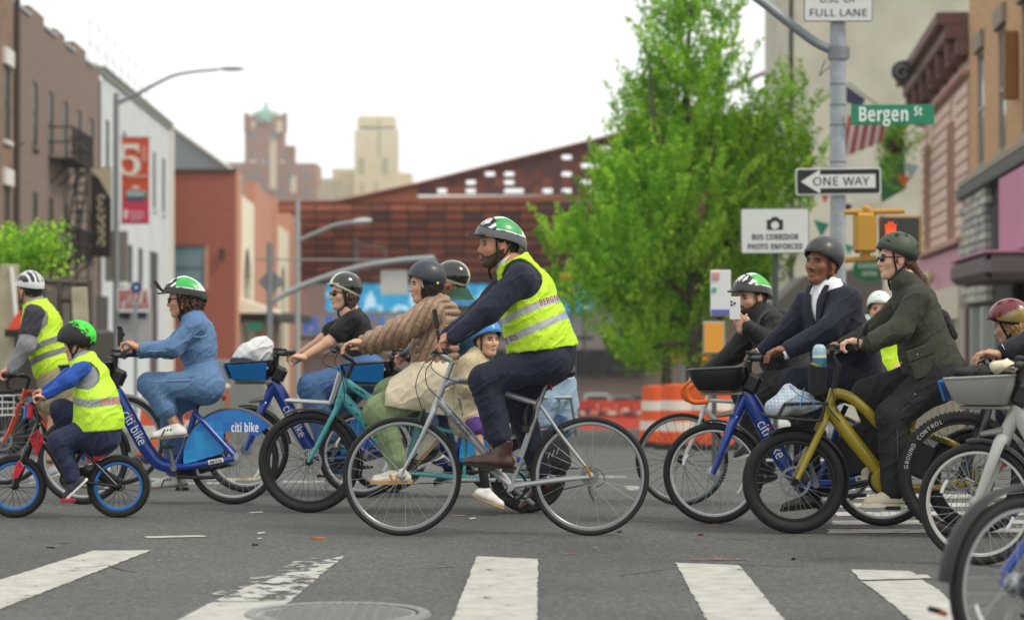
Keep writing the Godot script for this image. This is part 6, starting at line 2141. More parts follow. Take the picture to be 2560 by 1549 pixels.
	st.tube(smooth([at(2276,704, d - 0.10), at(2256,745, d - 0.19), at(2238,790, d - 0.20), at(2228,850, d - 0.17)],5), 0.019,8, true, false, 0.25, Vector3(1,0,0))
	put(st, "bag_strap", M("151517", 0.8), p)
	var bg := node("sling_bag", self, at(2366,812, d))
	tag(bg, "small black sling bag on the back of the woman in olive jacket", "bag")
	LAT = Vector3(0,0,1)
	var bgm := MB.new()
	bgm.add(sdf([cap(at(2352,790, d), at(2376,838, d), 0.045,0.040,0.02,2.2)],0.010,[], cloth))
	put(bgm, "pouch", M("16171a", 0.8), bg)

func right_edge() -> void:
	# mountain bicycle with the knobbly tyre, its rider mostly outside the frame
	var d := 13.95
	var b := plane(2420, d)
	var root := node("bicycle", self, at(2520,820, d) * Vector3(1,0,1))
	tag(root, "dark mountain bicycle with big knobbly front tyre", "bicycle")
	var R := 0.362
	var hubF := pp(b, 2404,1187)
	hubF.y = R
	var wo := {"rt": 0.030, "rd": 0.018, "rw": 0.015, "spokes": 32, "rim": M("1a1a1b", 0.4,0.3), "sm": M("2d2d2d", 0.4,0.6), "disc": 0.09, "knobs": 84, "hm": M("1d1d1e", 0.4,0.4)}
	var fw := wheel(root, b, hubF, R, wo)
	for k in 14:
		var a := deg_to_rad(172.0 - k * 4.6)
		var rad := Vector3(cos(a), sin(a), 0)
		lettering("GROUND CONTROL"[k],0.024, hubF + rad * (R - 0.036) + Vector3(0,0,0.0292), Basis(Vector3(0,0,1), a - PI / 2), M("c9c9c6", 0.6), fw, 0.003, false)
	var hubR := pp(b, 2404,1187) + Vector3(1.12,0,0)
	hubR.y = R
	wheel(root, b, hubR, R, wo)
	var gm := M("2c2f33", 0.4,0.3,0.3)
	for s in [1.0,-1.0]: pipes(root, b, "fork_blade", [[[[2476,1000,-0.05 * s],[2462,1040],[2440,1100],[2405,1187]],[0.020,0.021,0.019,0.015],0.068 * s]], gm)
	pipes(root, b, "frame", [[[[2474,1005],[2490,958]],0.024],[[[2488,970],[2600,990],[2720,1000]],0.019],[[[2478,995],[2560,1090],[2670,1200]],0.026],[[[2670,1200],[2725,1000],[2735,960]],0.018],[[[2670,1200],[2890,1187]],0.012,0.06],[[[2720,1010],[2890,1187]],0.010,0.06]], gm)
	pipes(root, b, "stem", [[[[2490,958],[2500,925],[2478,912]],0.018]], black)
	bar(root, b, pp(b, 2478,911), 0.34,0.06,0.015, black, M("1b1b1c", 0.6))
	saddle(root, b, pp(b, 2745,945), black)
	cranks(root, b, pp(b, 2670,1200), pp(b, 2640,1240), black, 0.085)
	var navy := fabric("navy3", "111622")
	var man := {"d": d, "skin": "b58a6e", "brow": "1a120d", "head": [2690,640,0.0], "yaw": 10.0,
		"torso": [[2715,700,0.10],[2735,760,0.15],[2755,830,0.16],[2775,910,0.17]], "tl": 1.25,
		"la": [[2728,730,-0.18],[2620,832,-0.24],[2496,886,-0.28]], "ra": [[2715,730,0.18],[2620,840,0.24],[2500,890,0.3]],
		"lhand": ["rest", 2460,896,-0.29], "rhand": ["grip", 2470,905,0.29],
		"ll": [[2775,940,-0.1],[2640,1000,-0.12],[2660,1180,-0.12],[2605,1200,-0.12]], "rl": [[2775,940,0.1],[2640,1030,0.12],[2690,1200,0.12],[2640,1220,0.12]],
		"wear": [{"n": "jacket", "m": navy, "t": [0,3], "arms": 1.82, "ar": [0.082,0.072,0.052], "cell": 0.010, "disp": suiting},
			{"n": "trousers", "m": navy, "legs": 1.9, "lr": [0.13,0.10,0.075], "cell": 0.013}],
		"shoe": {"m": M("232326", 0.7), "sm": M("c4c4bf", 0.8)}}
	var p := person("rider at the picture's edge whose navy sleeve and hand reach for the mountain bicycle", man)
	hair(p, short_hair(), M("17110e", 0.7))
	round_helmet(p, "26282c", {})
	band(p, "shirt_cuff", at(2517,876, d - 0.273), at(2560,858, d) - at(2496,886, d), 0.046,0.03, M("e4e6ea", 0.8))
	band(p, "bracelet", at(2488,888, d - 0.283), at(2496,886, d) - at(2470,894, d), 0.032,0.008, M("191514", 0.7))
	# child in the maroon helmet
	var kd := 14.6
	var kid := {"d": kd, "skin": "d3a488", "brow": "8a6a45", "head": [2524,812,0.0], "yaw": -24.0, "pitch": -14.0, "hs": 0.90, "z": 0.7, "hz": 0.75,
		"torso": [[2545,862,0.075],[2560,905,0.11],[2570,960,0.13],[2575,1010,0.13]], "tl": 1.15,
		"la": [[2548,880,-0.12],[2535,935,-0.15],[2500,965,-0.15]], "ra": [[2548,880,0.12],[2535,935,0.15],[2480,955,0.15]], "lhand": ["grip", 2480,975,-0.15],
		"ll": [[2575,1020,-0.07],[2510,1040,-0.1],[2530,1130,-0.1],[2495,1150,-0.1]], "rl": [[2575,1020,0.07],[2510,1040,0.1],[2530,1130,0.1],[2495,1150,0.1]],
		"wear": [{"n": "shirt", "m": M("2a3550", 0.9), "t": [0,3], "arms": 1.0, "ar": [0.06,0.055,0.04], "cell": 0.012}, {"n": "shorts", "m": M("30343c", 0.9), "legs": 0.9, "lr": [0.085,0.07,0.05], "cell": 0.012}],
		"shoe": {"m": M("b05a50", 0.7), "sm": M("d6d4cc", 0.8), "s": 0.8}}
	p = person("fair-haired child in maroon and tan helmet near the mountain bicycle", kid)
	hair(p, [ell(Vector3(-0.03,0.0,0), Vector3(0.095,0.090,0.083), 0.02), cap(Vector3(-0.06,-0.04,0.03), Vector3(-0.09,-0.20,0.04), 0.06,0.045,0.04), cap(Vector3(-0.06,-0.04,-0.03), Vector3(-0.09,-0.20,-0.04), 0.06,0.045,0.04)], M("b08a55", 0.6), 0.006)
	var mar := lin("6e1424")
	var tn := lin("9a8650")
	round_helmet(p, "6e1424", {"s": 1.12, "rough": 0.3, "trim": "1a1414", "peak": 0.018, "brim": "6e1424", "cf": func(o): return tn if o.y < 0.055 - o.x * 0.25 and o.x < 0.05 and absf(o.z) > 0.03 else mar, "vents": [[Vector3(0.03,0.13,0.04), Vector3(1,-0.2,0), 0.02,0.007],[Vector3(-0.04,0.13,0.04), Vector3(1,0.2,0), 0.02,0.007]]})
	band(p, "collar", at(2540,858, kd), Vector3(-0.3,1,0), 0.06,0.03, M("2fae98", 0.8))
	# grey hire bicycle
	var gh := hire_bike("grey hire bicycle with pale front rim and scuffed grey basket", 2446,12.3,-25.0, {"m": M("b2b3ad", 0.4,0.0,0.3), "bm": M("8a8c86", 0.55,0.0,0.1), "rim": M("c9c8c0", 0.5), "fm": M("33353a", 0.5), "group": "hire bicycles in the ride"})
	var P = gh.P
	var pl := MB.new()
	var gb: Dictionary = gh.b
	pl.bx(P.call(-0.165,0.575,0.0), Vector3(0.010,0.11,0.20), 0.004, Basis(gb.u, Vector3.UP, gb.u.cross(Vector3.UP)).rotated(gb.n, 0.30))
	put(pl, "front_plate", M("1b6cb8", 0.4), gh.root)
	lettering("citi bike", 0.03, P.call(-0.172,0.575,0.0), Basis(gb.n * -1.0, Vector3.UP, (gb.n * -1.0).cross(Vector3.UP)).rotated(gb.n, 0.30), M("dfe8ee", 0.5), gh.root, 0.004, true, false, 0.12)
	var bw := MB.new()
	LAT = Vector3(0,0,1)
	bw.add(sdf([ell(P.call(0.0,0.66), Vector3(0.12,0.04,0.12), 0.0), ell(P.call(0.12,0.67), Vector3(0.06,0.05,0.10), 0.02)],0.010,[], func(q): return cloth(q) * 2.0))
	var bag := put(bw, "bag", M("17171a", 0.9), self)
	tag(bag, "black cloth bag lying in the grey hire bicycle's basket", "bag")
	var cw := MB.new()
	cw.add(sdf([ell(P.call(0.15,0.70,0.08), Vector3(0.075,0.035,0.06), 0.0)],0.008,[], func(q): return cloth(q) * 2.0))
	tag(put(cw, "cloth", M("d6cdb4", 0.9), self), "cream cloth tucked in beside the black bag in the grey basket", "cloth")
	# nearest hire bicycle, seen by its rear wheel
	var a := deg_to_rad(211.0)
	var u := Vector3(1,0,0).rotated(Vector3.UP, a)
	var rear := at(2548,1464,8.4)
	var fx := rear - u * 1.03
	var near_ := hire_bike("blue hire bicycle nearest the viewer, only its rear wheel in the picture", 1280.0 + fx.x * F / -fx.z, -fx.z, 211.0, {"skirt": false, "fm": M("1c1d1f", 0.5), "group": "hire bicycles in the ride"})
	var pr := MB.new()
	pr.bx(at(2338,1524,8.3), Vector3(0.05,0.018,0.03), 0.004, Basis(Vector3(0,0,1), -0.25))
	put(pr, "pedal_end", black, near_.root)
	var pq := MB.new()
	pq.bx(at(2356,1531,8.29), Vector3(0.028,0.016,0.032), 0.003, Basis(Vector3(0,0,1), -0.25))
	put(pq, "pedal_reflector", M("b5561a", 0.3), near_.root)
	# bystander behind
	var bd := 19.6
	var by := {"d": bd, "skin": "cf9f86", "brow": "3a2417", "head": [2200,775,0.0], "yaw": 78.0, "hs": 1.0, "lat": Vector3(1,0,0),
		"torso": [[2203,825,0.08],[2206,860,0.11],[2208,910,0.12],[2210,960,0.13]], "tl": 1.5,
		"la": [[2250,842,0.0],[2260,900,-0.05],[2230,940,-0.2]], "ra": [[2160,842,0.0],[2150,900,-0.05],[2180,940,-0.2]],
		"ll": [[2228,970,0.0],[2230,1080,-0.05],[2230,1190,0.0],[2225,1200,-0.1]], "rl": [[2188,970,0.0],[2186,1080,-0.05],[2186,1190,0.0],[2182,1200,-0.1]],
		"wear": [{"n": "safety_vest", "m": M("b6dc22", 0.7), "t": [0,3], "grow": 0.015, "cell": 0.014}, {"n": "shirt", "m": M("2f62b8", 0.9), "arms": 0.6, "ar": [0.07,0.065,0.05], "cell": 0.014}, {"n": "trousers", "m": M("30343c", 0.9), "legs": 1.95, "lr": [0.11,0.085,0.07], "cell": 0.014}],
		"shoe": {"m": M("33353a", 0.7), "sm": M("b9b6ae", 0.8)}}
	p = person("person in white helmet and yellow vest standing behind the riders", by)
	hair(p, short_hair(), M("2a1a12", 0.7))
	round_helmet(p, "d9dad6", {"rough": 0.4})

# ---------------------------------------------------------------- the street and what stands along it
func on_ground(x: float, y: float, lift := 0.0) -> Vector3:
	var d := F * CAMY / (y - HY)
	var p := at(x, y, d)
	p.y = lift
	return p

func street() -> void:
	surfaces()
	markings()
	left_side()
	arena()
	towers()
	right_side()
	poles_and_signs()
	roadworks()
	tree()

func surfaces() -> void:
	var fine := ntex(0.24, "484948", "9b9c98", FastNoiseLite.TYPE_VALUE, 3,4,1024, "6d6e6c")
	var coarse := ntex(0.006, "cfcfcf", "ffffff", FastNoiseLite.TYPE_SIMPLEX_SMOOTH, 5,9,512, "ececec")
	var m := tri_mat("asphalt", fine, 0.30,0.93, ntex(0.22, "000000", "ffffff", FastNoiseLite.TYPE_VALUE, 3,4,1024), 0.35)
	m.albedo_color = Color(0.80,0.805,0.795)
	m.detail_enabled = true
	m.detail_albedo = coarse
	m.detail_blend_mode = BaseMaterial3D.BLEND_MODE_MUL
	m.detail_uv_layer = BaseMaterial3D.DETAIL_UV_2
	m.uv2_triplanar = true
	m.uv2_world_triplanar = true
	m.uv2_scale = Vector3.ONE * 0.13
	var g := MB.new()
	for k in [[12.0,-18.0],[-18.0,-160.0],[-160.0,-1600.0]]:
		var y0 := ground_y(-k[0])
		var y1 := ground_y(-k[1])
		var w := 70.0 if k[1] > -200 else 900.0
		g.face([Vector3(-w, y0, k[0]), Vector3(w, y0, k[0]), Vector3(w, y1, k[1]), Vector3(-w, y1, k[1])], Vector3(0,1,-(y0 - y1) / (k[0] - k[1])).normalized())
	road = put(g, "road", m)
	struct(road)
	var cm := tri_mat("concrete", ntex(0.02, "9a9a95", "bdbcb6", FastNoiseLite.TYPE_SIMPLEX_SMOOTH, 5,2,512), 0.5,0.9)
	for s in [[-14.6,-0.04,-11.0, "pavement"],[8.0,0.094,3.9, "pavement"]]:
		var p := MB.new()
		var steps := [26.0 if s[0] < 0 else 50.0,56.0,80.0,120.0,160.0,190.0]
		for i in steps.size() - 1:
			var a: float = steps[i]
			var b: float = steps[i + 1]
			var q := []
			for d in [a, b]:
				for x in [s[0], s[2]]:
					q.append(Vector3(x + s[1] * (d - 70.0) + (1.2 if s[0] > 0 else 0.0), ground_y(d) + 0.13,-d))
			p.face([q[0], q[1], q[3], q[2]], Vector3.UP)
			var dn := Vector3(0,-0.3,0)
			p.face([q[1], q[3], q[3] + dn, q[1] + dn], Vector3(1 if s[0] < 0 else -1,0,0))
			if i == 0: p.face([q[0], q[1], q[1] + dn, q[0] + dn], Vector3(0,0,1))
		struct(put(p, s[3], cm))

func ragged(list: Array, jit: float) -> PackedVector2Array:
	var o := PackedVector2Array()
	for k in list.size():
		var a: Vector3 = list[k]
		var b: Vector3 = list[(k + 1) % list.size()]
		var n := maxi(2, int(a.distance_to(b) / 0.04))
		for i in n:
			var p := a.lerp(b, float(i) / n)
			o.append(Vector2(p.x + rng.randf_range(-jit, jit), p.z + rng.randf_range(-jit, jit)))
	return o

func worn_paint(called: String, c0: String, c1: String, cut: float, freq: float) -> StandardMaterial3D:
	# road paint rubbed away in flecks: where it is gone the asphalt shows
	if mats.has(called): return mats[called]
	var f := FastNoiseLite.new()
	f.noise_type = FastNoiseLite.TYPE_SIMPLEX_SMOOTH
	f.frequency = freq
	f.fractal_octaves = 5
	f.fractal_gain = 0.65
	f.seed = 77
	var im := f.get_seamless_image(512,512)
	im.convert(Image.FORMAT_RGBA8)
	var a := Color(c0)
	var b := Color(c1)
	for y in 512:
		for x in 512:
			var v := im.get_pixel(x, y).r
			var c := a.lerp(b, clampf((v - cut) / (1.0 - cut), 0.0,1.0))
			c.a = 1.0 if v > cut else 0.0
			im.set_pixel(x, y, c)
	var m := StandardMaterial3D.new()
	m.albedo_texture = ImageTexture.create_from_image(im)
	m.transparency = BaseMaterial3D.TRANSPARENCY_ALPHA_SCISSOR
	m.alpha_scissor_threshold = 0.5
	m.uv1_triplanar = true
	m.uv1_world_triplanar = true
	m.uv1_scale = Vector3.ONE * 0.8
	m.roughness = 0.85
	mats[called] = m
	return m

func paint(list: Array, m: Material, jit := 0.008, called := "road_marking") -> void:
	var poly := ragged(list, jit)
	var t := Geometry2D.triangulate_polygon(poly)
	if t.is_empty(): return
	var mb := MB.new()
	for q in poly: mb.vert(Vector3(q.x, ground_y(-q.y) + 0.004, q.y), Vector3.UP)
	for k in range(0, t.size(), 3): mb.tri(t[k], t[k + 1], t[k + 2])
	put(mb, called, m, road)

func markings() -> void:
	var white := worn_paint("stripe_paint", "9c9c95", "bcbcb3", 0.13,0.012)
	var faded := worn_paint("faded_paint", "9b9c96", "c2c2ba", 0.42,0.014)
	var thin := worn_paint("thin_paint", "8f908b", "b0b0aa", 0.60,0.012)
	var G := func(l: Array) -> Array:
		var o := []
		for k in range(0, l.size(), 2): o.append(on_ground(l[k], l[k + 1]))
		return o
	paint(G.call([-220,1520,0,1450,234,1377,379,1376,160,1461,0,1523,-220,1608]), white, 0.005, "crosswalk_stripe")
	paint(G.call([806,1401,862,1390,727,1500,644,1504,530,1505,561,1489]), faded, 0.005, "crosswalk_stripe")
	paint(G.call([530,1506,645,1505,728,1501,670,1549,600,1620,330,1620,447,1549]), white, 0.005, "crosswalk_stripe")
	paint(G.call([640,1440,770,1394,806,1400,561,1489,520,1490]), thin, 0.02, "crosswalk_stripe")
	paint(G.call([1192,1391,1345,1398,1342,1549,1340,1640,1098,1640,1132,1549]), white, 0.005, "crosswalk_stripe")
	paint(G.call([1689,1407,1848,1414,1960,1549,2035,1640,1815,1640,1766,1549]), white, 0.005, "crosswalk_stripe")
	paint(G.call([2125,1424,2276,1428,2292,1437,2318,1437,2330,1446,2154,1451]), white, 0.005, "crosswalk_stripe")
	paint(G.call([2154,1454,2305,1450,2349,1477,2420,1545,2500,1640,2350,1640,2276,1549,2220,1502,2184,1474]), white, 0.005, "crosswalk_stripe")
	# second crosswalk behind the riders
	for k in 6:
		var y := 1216.0 + k * 21.5
		paint(G.call([2120 - k * 10, y, 2560, y - 2,2560, y + 8,2120 - k * 10, y + 10]), white, 0.01, "crosswalk_stripe")
	for q in [[370,1166,640,1176],[380,1188,560,1196],[700,1180,900,1188],[1560,1206,1605,1226],[1480,1155,1560,1163]]:
		paint(G.call([q[0], q[1], q[2], q[1], q[2] + 12, q[3], q[0] + 10, q[3]]), faded, 0.012)
	var yel := worn_paint("yellow_paint", "a98f45", "c8ad5c", 0.35,0.02)
	paint(G.call([540,1180,690,1150,700,1157,550,1188]), yel, 0.01)
	# scraps of old paint on the asphalt
	for q in [[360,1341,470,5, "w"],[640,1332,66,4, "w"],[640,1346,44,3, "w"],[640,1352,60,3, "t"],[390,1402,40,4, "t"]]:
		paint(G.call([q[0], q[1], q[0] + q[2] * 0.3, q[1] - q[3] * 0.5, q[0] + q[2] * 0.34, q[1] + q[3] * 0.2, q[0] + 6, q[1] + q[3]]), white if q[4] == "w" else thin, 0.006)
	var red := worn_paint("red_chalk", "7a5a56", "8a6460", 0.56,0.02)
	for q in [[1730,1312,120,10],[1880,1318,260,8],[1690,1398,190,9],[1560,1302,160,6],[2050,1320,190,7],[1070,1418,80,10],[1410,1384,30,6]]:
		paint(G.call([q[0], q[1] + 2, q[0] + q[2] * 0.5, q[1] - q[3] * 0.5, q[0] + q[2], q[1], q[0] + q[2] * 0.6, q[1] + q[3] * 0.5]), red, 0.02, "paint_stain")
	# cracks: narrow dark fillets of tar
	var tar := M("464746", 0.95)
	for l in [[[1545,1440],[1600,1432],[1660,1424],[1700,1421]],[[1840,1412],[1930,1414],[2050,1417]],[[2145,1452],[2230,1449],[2310,1447],[2360,1448]],[[215,1420],[270,1414],[300,1423],[350,1432]],[[1810,1346],[1850,1349],[1890,1352]],[[2330,1318],[2250,1330],[2180,1340]]]:
		var mb := MB.new()
		var pl := []
		for i in l.size() - 1:
			var a := on_ground(l[i][0], l[i][1],0.0045)
			var e := on_ground(l[i + 1][0], l[i + 1][1],0.0045)
			for t in 6: pl.append(a.lerp(e, t / 6.0) + Vector3(0,0, rng.randf_range(-0.02,0.02)))
		mb.tube(pl, 0.0050,6, true, false, 0.12, Vector3(0,0,1))
		put(mb, "crack", tar, road)
	# manhole
	var c := on_ground(844,1536)
	var mh := node("manhole_cover", self, c)
	tag(mh, "round iron manhole cover set in the road in front of the riders", "manhole cover")
	var up := Transform3D(Basis(Vector3(1,0,0), Vector3(0,0,-1), Vector3(0,1,0)), c)
	var rim := MB.new()
	rim.lathe([Vector2(0.345,0.0), Vector2(0.345,0.010), Vector2(0.352,0.013), Vector2(0.385,0.013), Vector2(0.395,0.0)], up, 64)
	var iron := tri_mat("iron", ntex(0.05, "6a6c6b", "8d8e8c", FastNoiseLite.TYPE_SIMPLEX_SMOOTH, 4,12,256), 2.0,0.6)
	put(rim, "frame_ring", iron, mh)
	var lid := MB.new()
	lid.lathe([Vector2(0.0,0.006), Vector2(0.33,0.006), Vector2(0.33,-0.01)], up, 48)
	for i in range(-8,9):
		for j in range(-8,9):
			var p := Vector3(i * 0.037 + (0.018 if j % 2 == 0 else 0.0), 0, j * 0.037)
			if p.length() < 0.31: lid.bx(c + p + Vector3(0,0.008,0), Vector3(0.022,0.008,0.022), 0.003)
	put(lid, "lid", iron, mh)
	# litter on the asphalt
	var k := 0
	for q in [[793,1347,0.05, "a8664a", "chip of orange brick lying on the road", "chip"],[637,1363,0.035, "4a3b30", "small dark wood chip on the road", "chip"],[1144,1290,0.05, "b9a98c", "pale dry leaf on the road below the cargo bicycle", "leaf"],[1182,1297,0.03, "d9d9d4", "scrap of white paper beside the pale dry leaf", "paper scrap"],[128,1368,0.06, "7d7155", "larger of two brown leaves by the child's bicycle", "leaf"],[160,1357,0.04, "75694e", "smaller of two brown leaves by the child's bicycle", "leaf"],[1752,1338,0.035, "53392c", "dark brown chip in front of the hire bicycle's wheel", "chip"],[1548,1331,0.02, "5c4a3a", "tiny brown chip beside the silver bicycle's rear wheel", "chip"],[1983,1399,0.02, "1c1a18", "tiny black crumb above the crosswalk stripes", "chip"],[1490,1373,0.03, "8a7c62", "tan chip between rear wheel and crosswalk", "chip"],[640,1282,0.05, "bcb6a4", "pale leaf on the road under the teal bicycle's front wheel", "leaf"]]:
		var mb := MB.new()
		var g := on_ground(q[0], q[1],0.006)
		var r: float = q[2]
		var bend := Basis(Vector3.UP, k * 1.3)
		var ol := PackedVector2Array()
		for i in 9:
			var a := TAU * i / 9.0
			var rr := r * (rng.randf_range(0.55,1.0) if q[5] != "leaf" else 0.55 + 0.45 * absf(cos(a)))
			ol.append(Vector2(cos(a) * rr, sin(a) * rr * 0.55))
		mb.prism(ol, 0.012 if q[5] == "chip" else 0.003, Transform3D(bend * Basis(Vector3(0,0,1), rng.randf_range(-0.12,0.12)) * Basis(Vector3(1,0,0), Vector3(0,0,1), Vector3(0,-1,0)), g))
		k += 1
		tag(put(mb, q[5].replace(" ", "_"), M(q[3],0.9)), q[4], q[5])

# a wall along ux with openings [x0, y0, x1, y1] set back by reveal; each opening gets a window part
func wall(root: Node3D, m: Material, o: Vector3, ux: Vector3, w: float, y0: float, y1: float, nrm: Vector3, holes: Array, wm: Dictionary, called := "wall") -> void:
	var xs := [0.0, w]
	var ys := [y0, y1]
	for h in holes:
		xs += [h[0], h[2]]
		ys += [h[1], h[3]]
	xs.sort(); ys.sort()
	var mb := MB.new()
	var P := func(x, y): return Vector3(o.x, 0, o.z) + ux * x + Vector3(0, y, 0)
	for i in xs.size() - 1:
		for j in ys.size() - 1:
			if xs[i + 1] - xs[i] < 1e-4 or ys[j + 1] - ys[j] < 1e-4: continue
			var cx: float = (xs[i] + xs[i + 1]) / 2
			var cy: float = (ys[j] + ys[j + 1]) / 2
			var inside := false
			for h in holes:
				if cx > h[0] and cx < h[2] and cy > h[1] and cy < h[3]: inside = true
			if not inside: mb.face([P.call(xs[i], ys[j]), P.call(xs[i + 1], ys[j]), P.call(xs[i + 1], ys[j + 1]), P.call(xs[i], ys[j + 1])], nrm)
	var rv: float = wm.get("reveal", 0.18)
	var bk := -nrm * rv
	for h in holes:
		var a: Vector3 = P.call(h[0], h[1])
		var b: Vector3 = P.call(h[2], h[1])
		var c: Vector3 = P.call(h[2], h[3])
		var d: Vector3 = P.call(h[0], h[3])
		mb.face([a, b, b + bk, a + bk], Vector3.UP)
		mb.face([d, c, c + bk, d + bk], Vector3.DOWN)
		mb.face([a, d, d + bk, a + bk], ux)
		mb.face([b, c, c + bk, b + bk],-ux)
	put(mb, called, m, root)
	for h in holes:
		var win := node("window", root, P.call((h[0] + h[2]) / 2, h[1]))
		var pm := MB.new()
		pm.face([P.call(h[0], h[1]) + bk * 0.8, P.call(h[2], h[1]) + bk * 0.8, P.call(h[2], h[3]) + bk * 0.8, P.call(h[0], h[3]) + bk * 0.8], nrm)
		put(pm, "pane", wm.glass, win)
		var fm := MB.new()
		var t: float = wm.get("bar", 0.07)
		var zb := basis_xy(ux, Vector3.UP)
		var hh: float = h[3] - h[1]
		var ww: float = h[2] - h[0]
		for q in [[h[0] + t / 2, (h[1] + h[3]) / 2, t, hh],[h[2] - t / 2, (h[1] + h[3]) / 2, t, hh],[(h[0] + h[2]) / 2, h[1] + t / 2, ww - t * 2, t],[(h[0] + h[2]) / 2, h[3] - t / 2, ww - t * 2, t],[(h[0] + h[2]) / 2, (h[1] + h[3]) / 2, ww - t * 2, t]]:
			fm.bx(P.call(q[0], q[1]) + bk * 0.72, Vector3(q[2], q[3],0.05), 0.0, zb)
		put(fm, "frame", wm.frame, win)
		if wm.has("sill"):
			var sm := MB.new()
			sm.bx(P.call((h[0] + h[2]) / 2, h[1] - 0.06) + nrm * 0.03, Vector3(ww + 0.16,0.12,0.12), 0.01, zb)
			put(sm, "sill", wm.sill, win)
		if wm.has("lintel"):
			var sm := MB.new()
			sm.bx(P.call((h[0] + h[2]) / 2, h[3] + wm.get("lh", 0.12)) + nrm * 0.03, Vector3(ww + 0.3, wm.get("lh", 0.12) * 2,0.14), 0.01, zb)
			put(sm, "lintel", wm.lintel, win)

func courses(called: String, base: String, joint: String, seed_: int) -> StandardMaterial3D:
	# brickwork too far off to tell the bricks: soft courses and a mottled tone
	if mats.has(called): return mats[called]
	var f := FastNoiseLite.new()
	f.frequency = 0.03
	f.seed = seed_
	f.fractal_octaves = 4
	var im := f.get_seamless_image(256,256)
	im.convert(Image.FORMAT_RGB8)
	var a := Color(base)
	var b := Color(joint)
	for y in 256:
		for x in 256:
			var v := im.get_pixel(x, y).r
			var c := a.darkened(0.22).lerp(a.lightened(0.12), v)
			if y % 16 < 3: c = c.lerp(b, 0.55)
			im.set_pixel(x, y, c)
	return tri_mat(called, ImageTexture.create_from_image(im), 0.82,0.92)

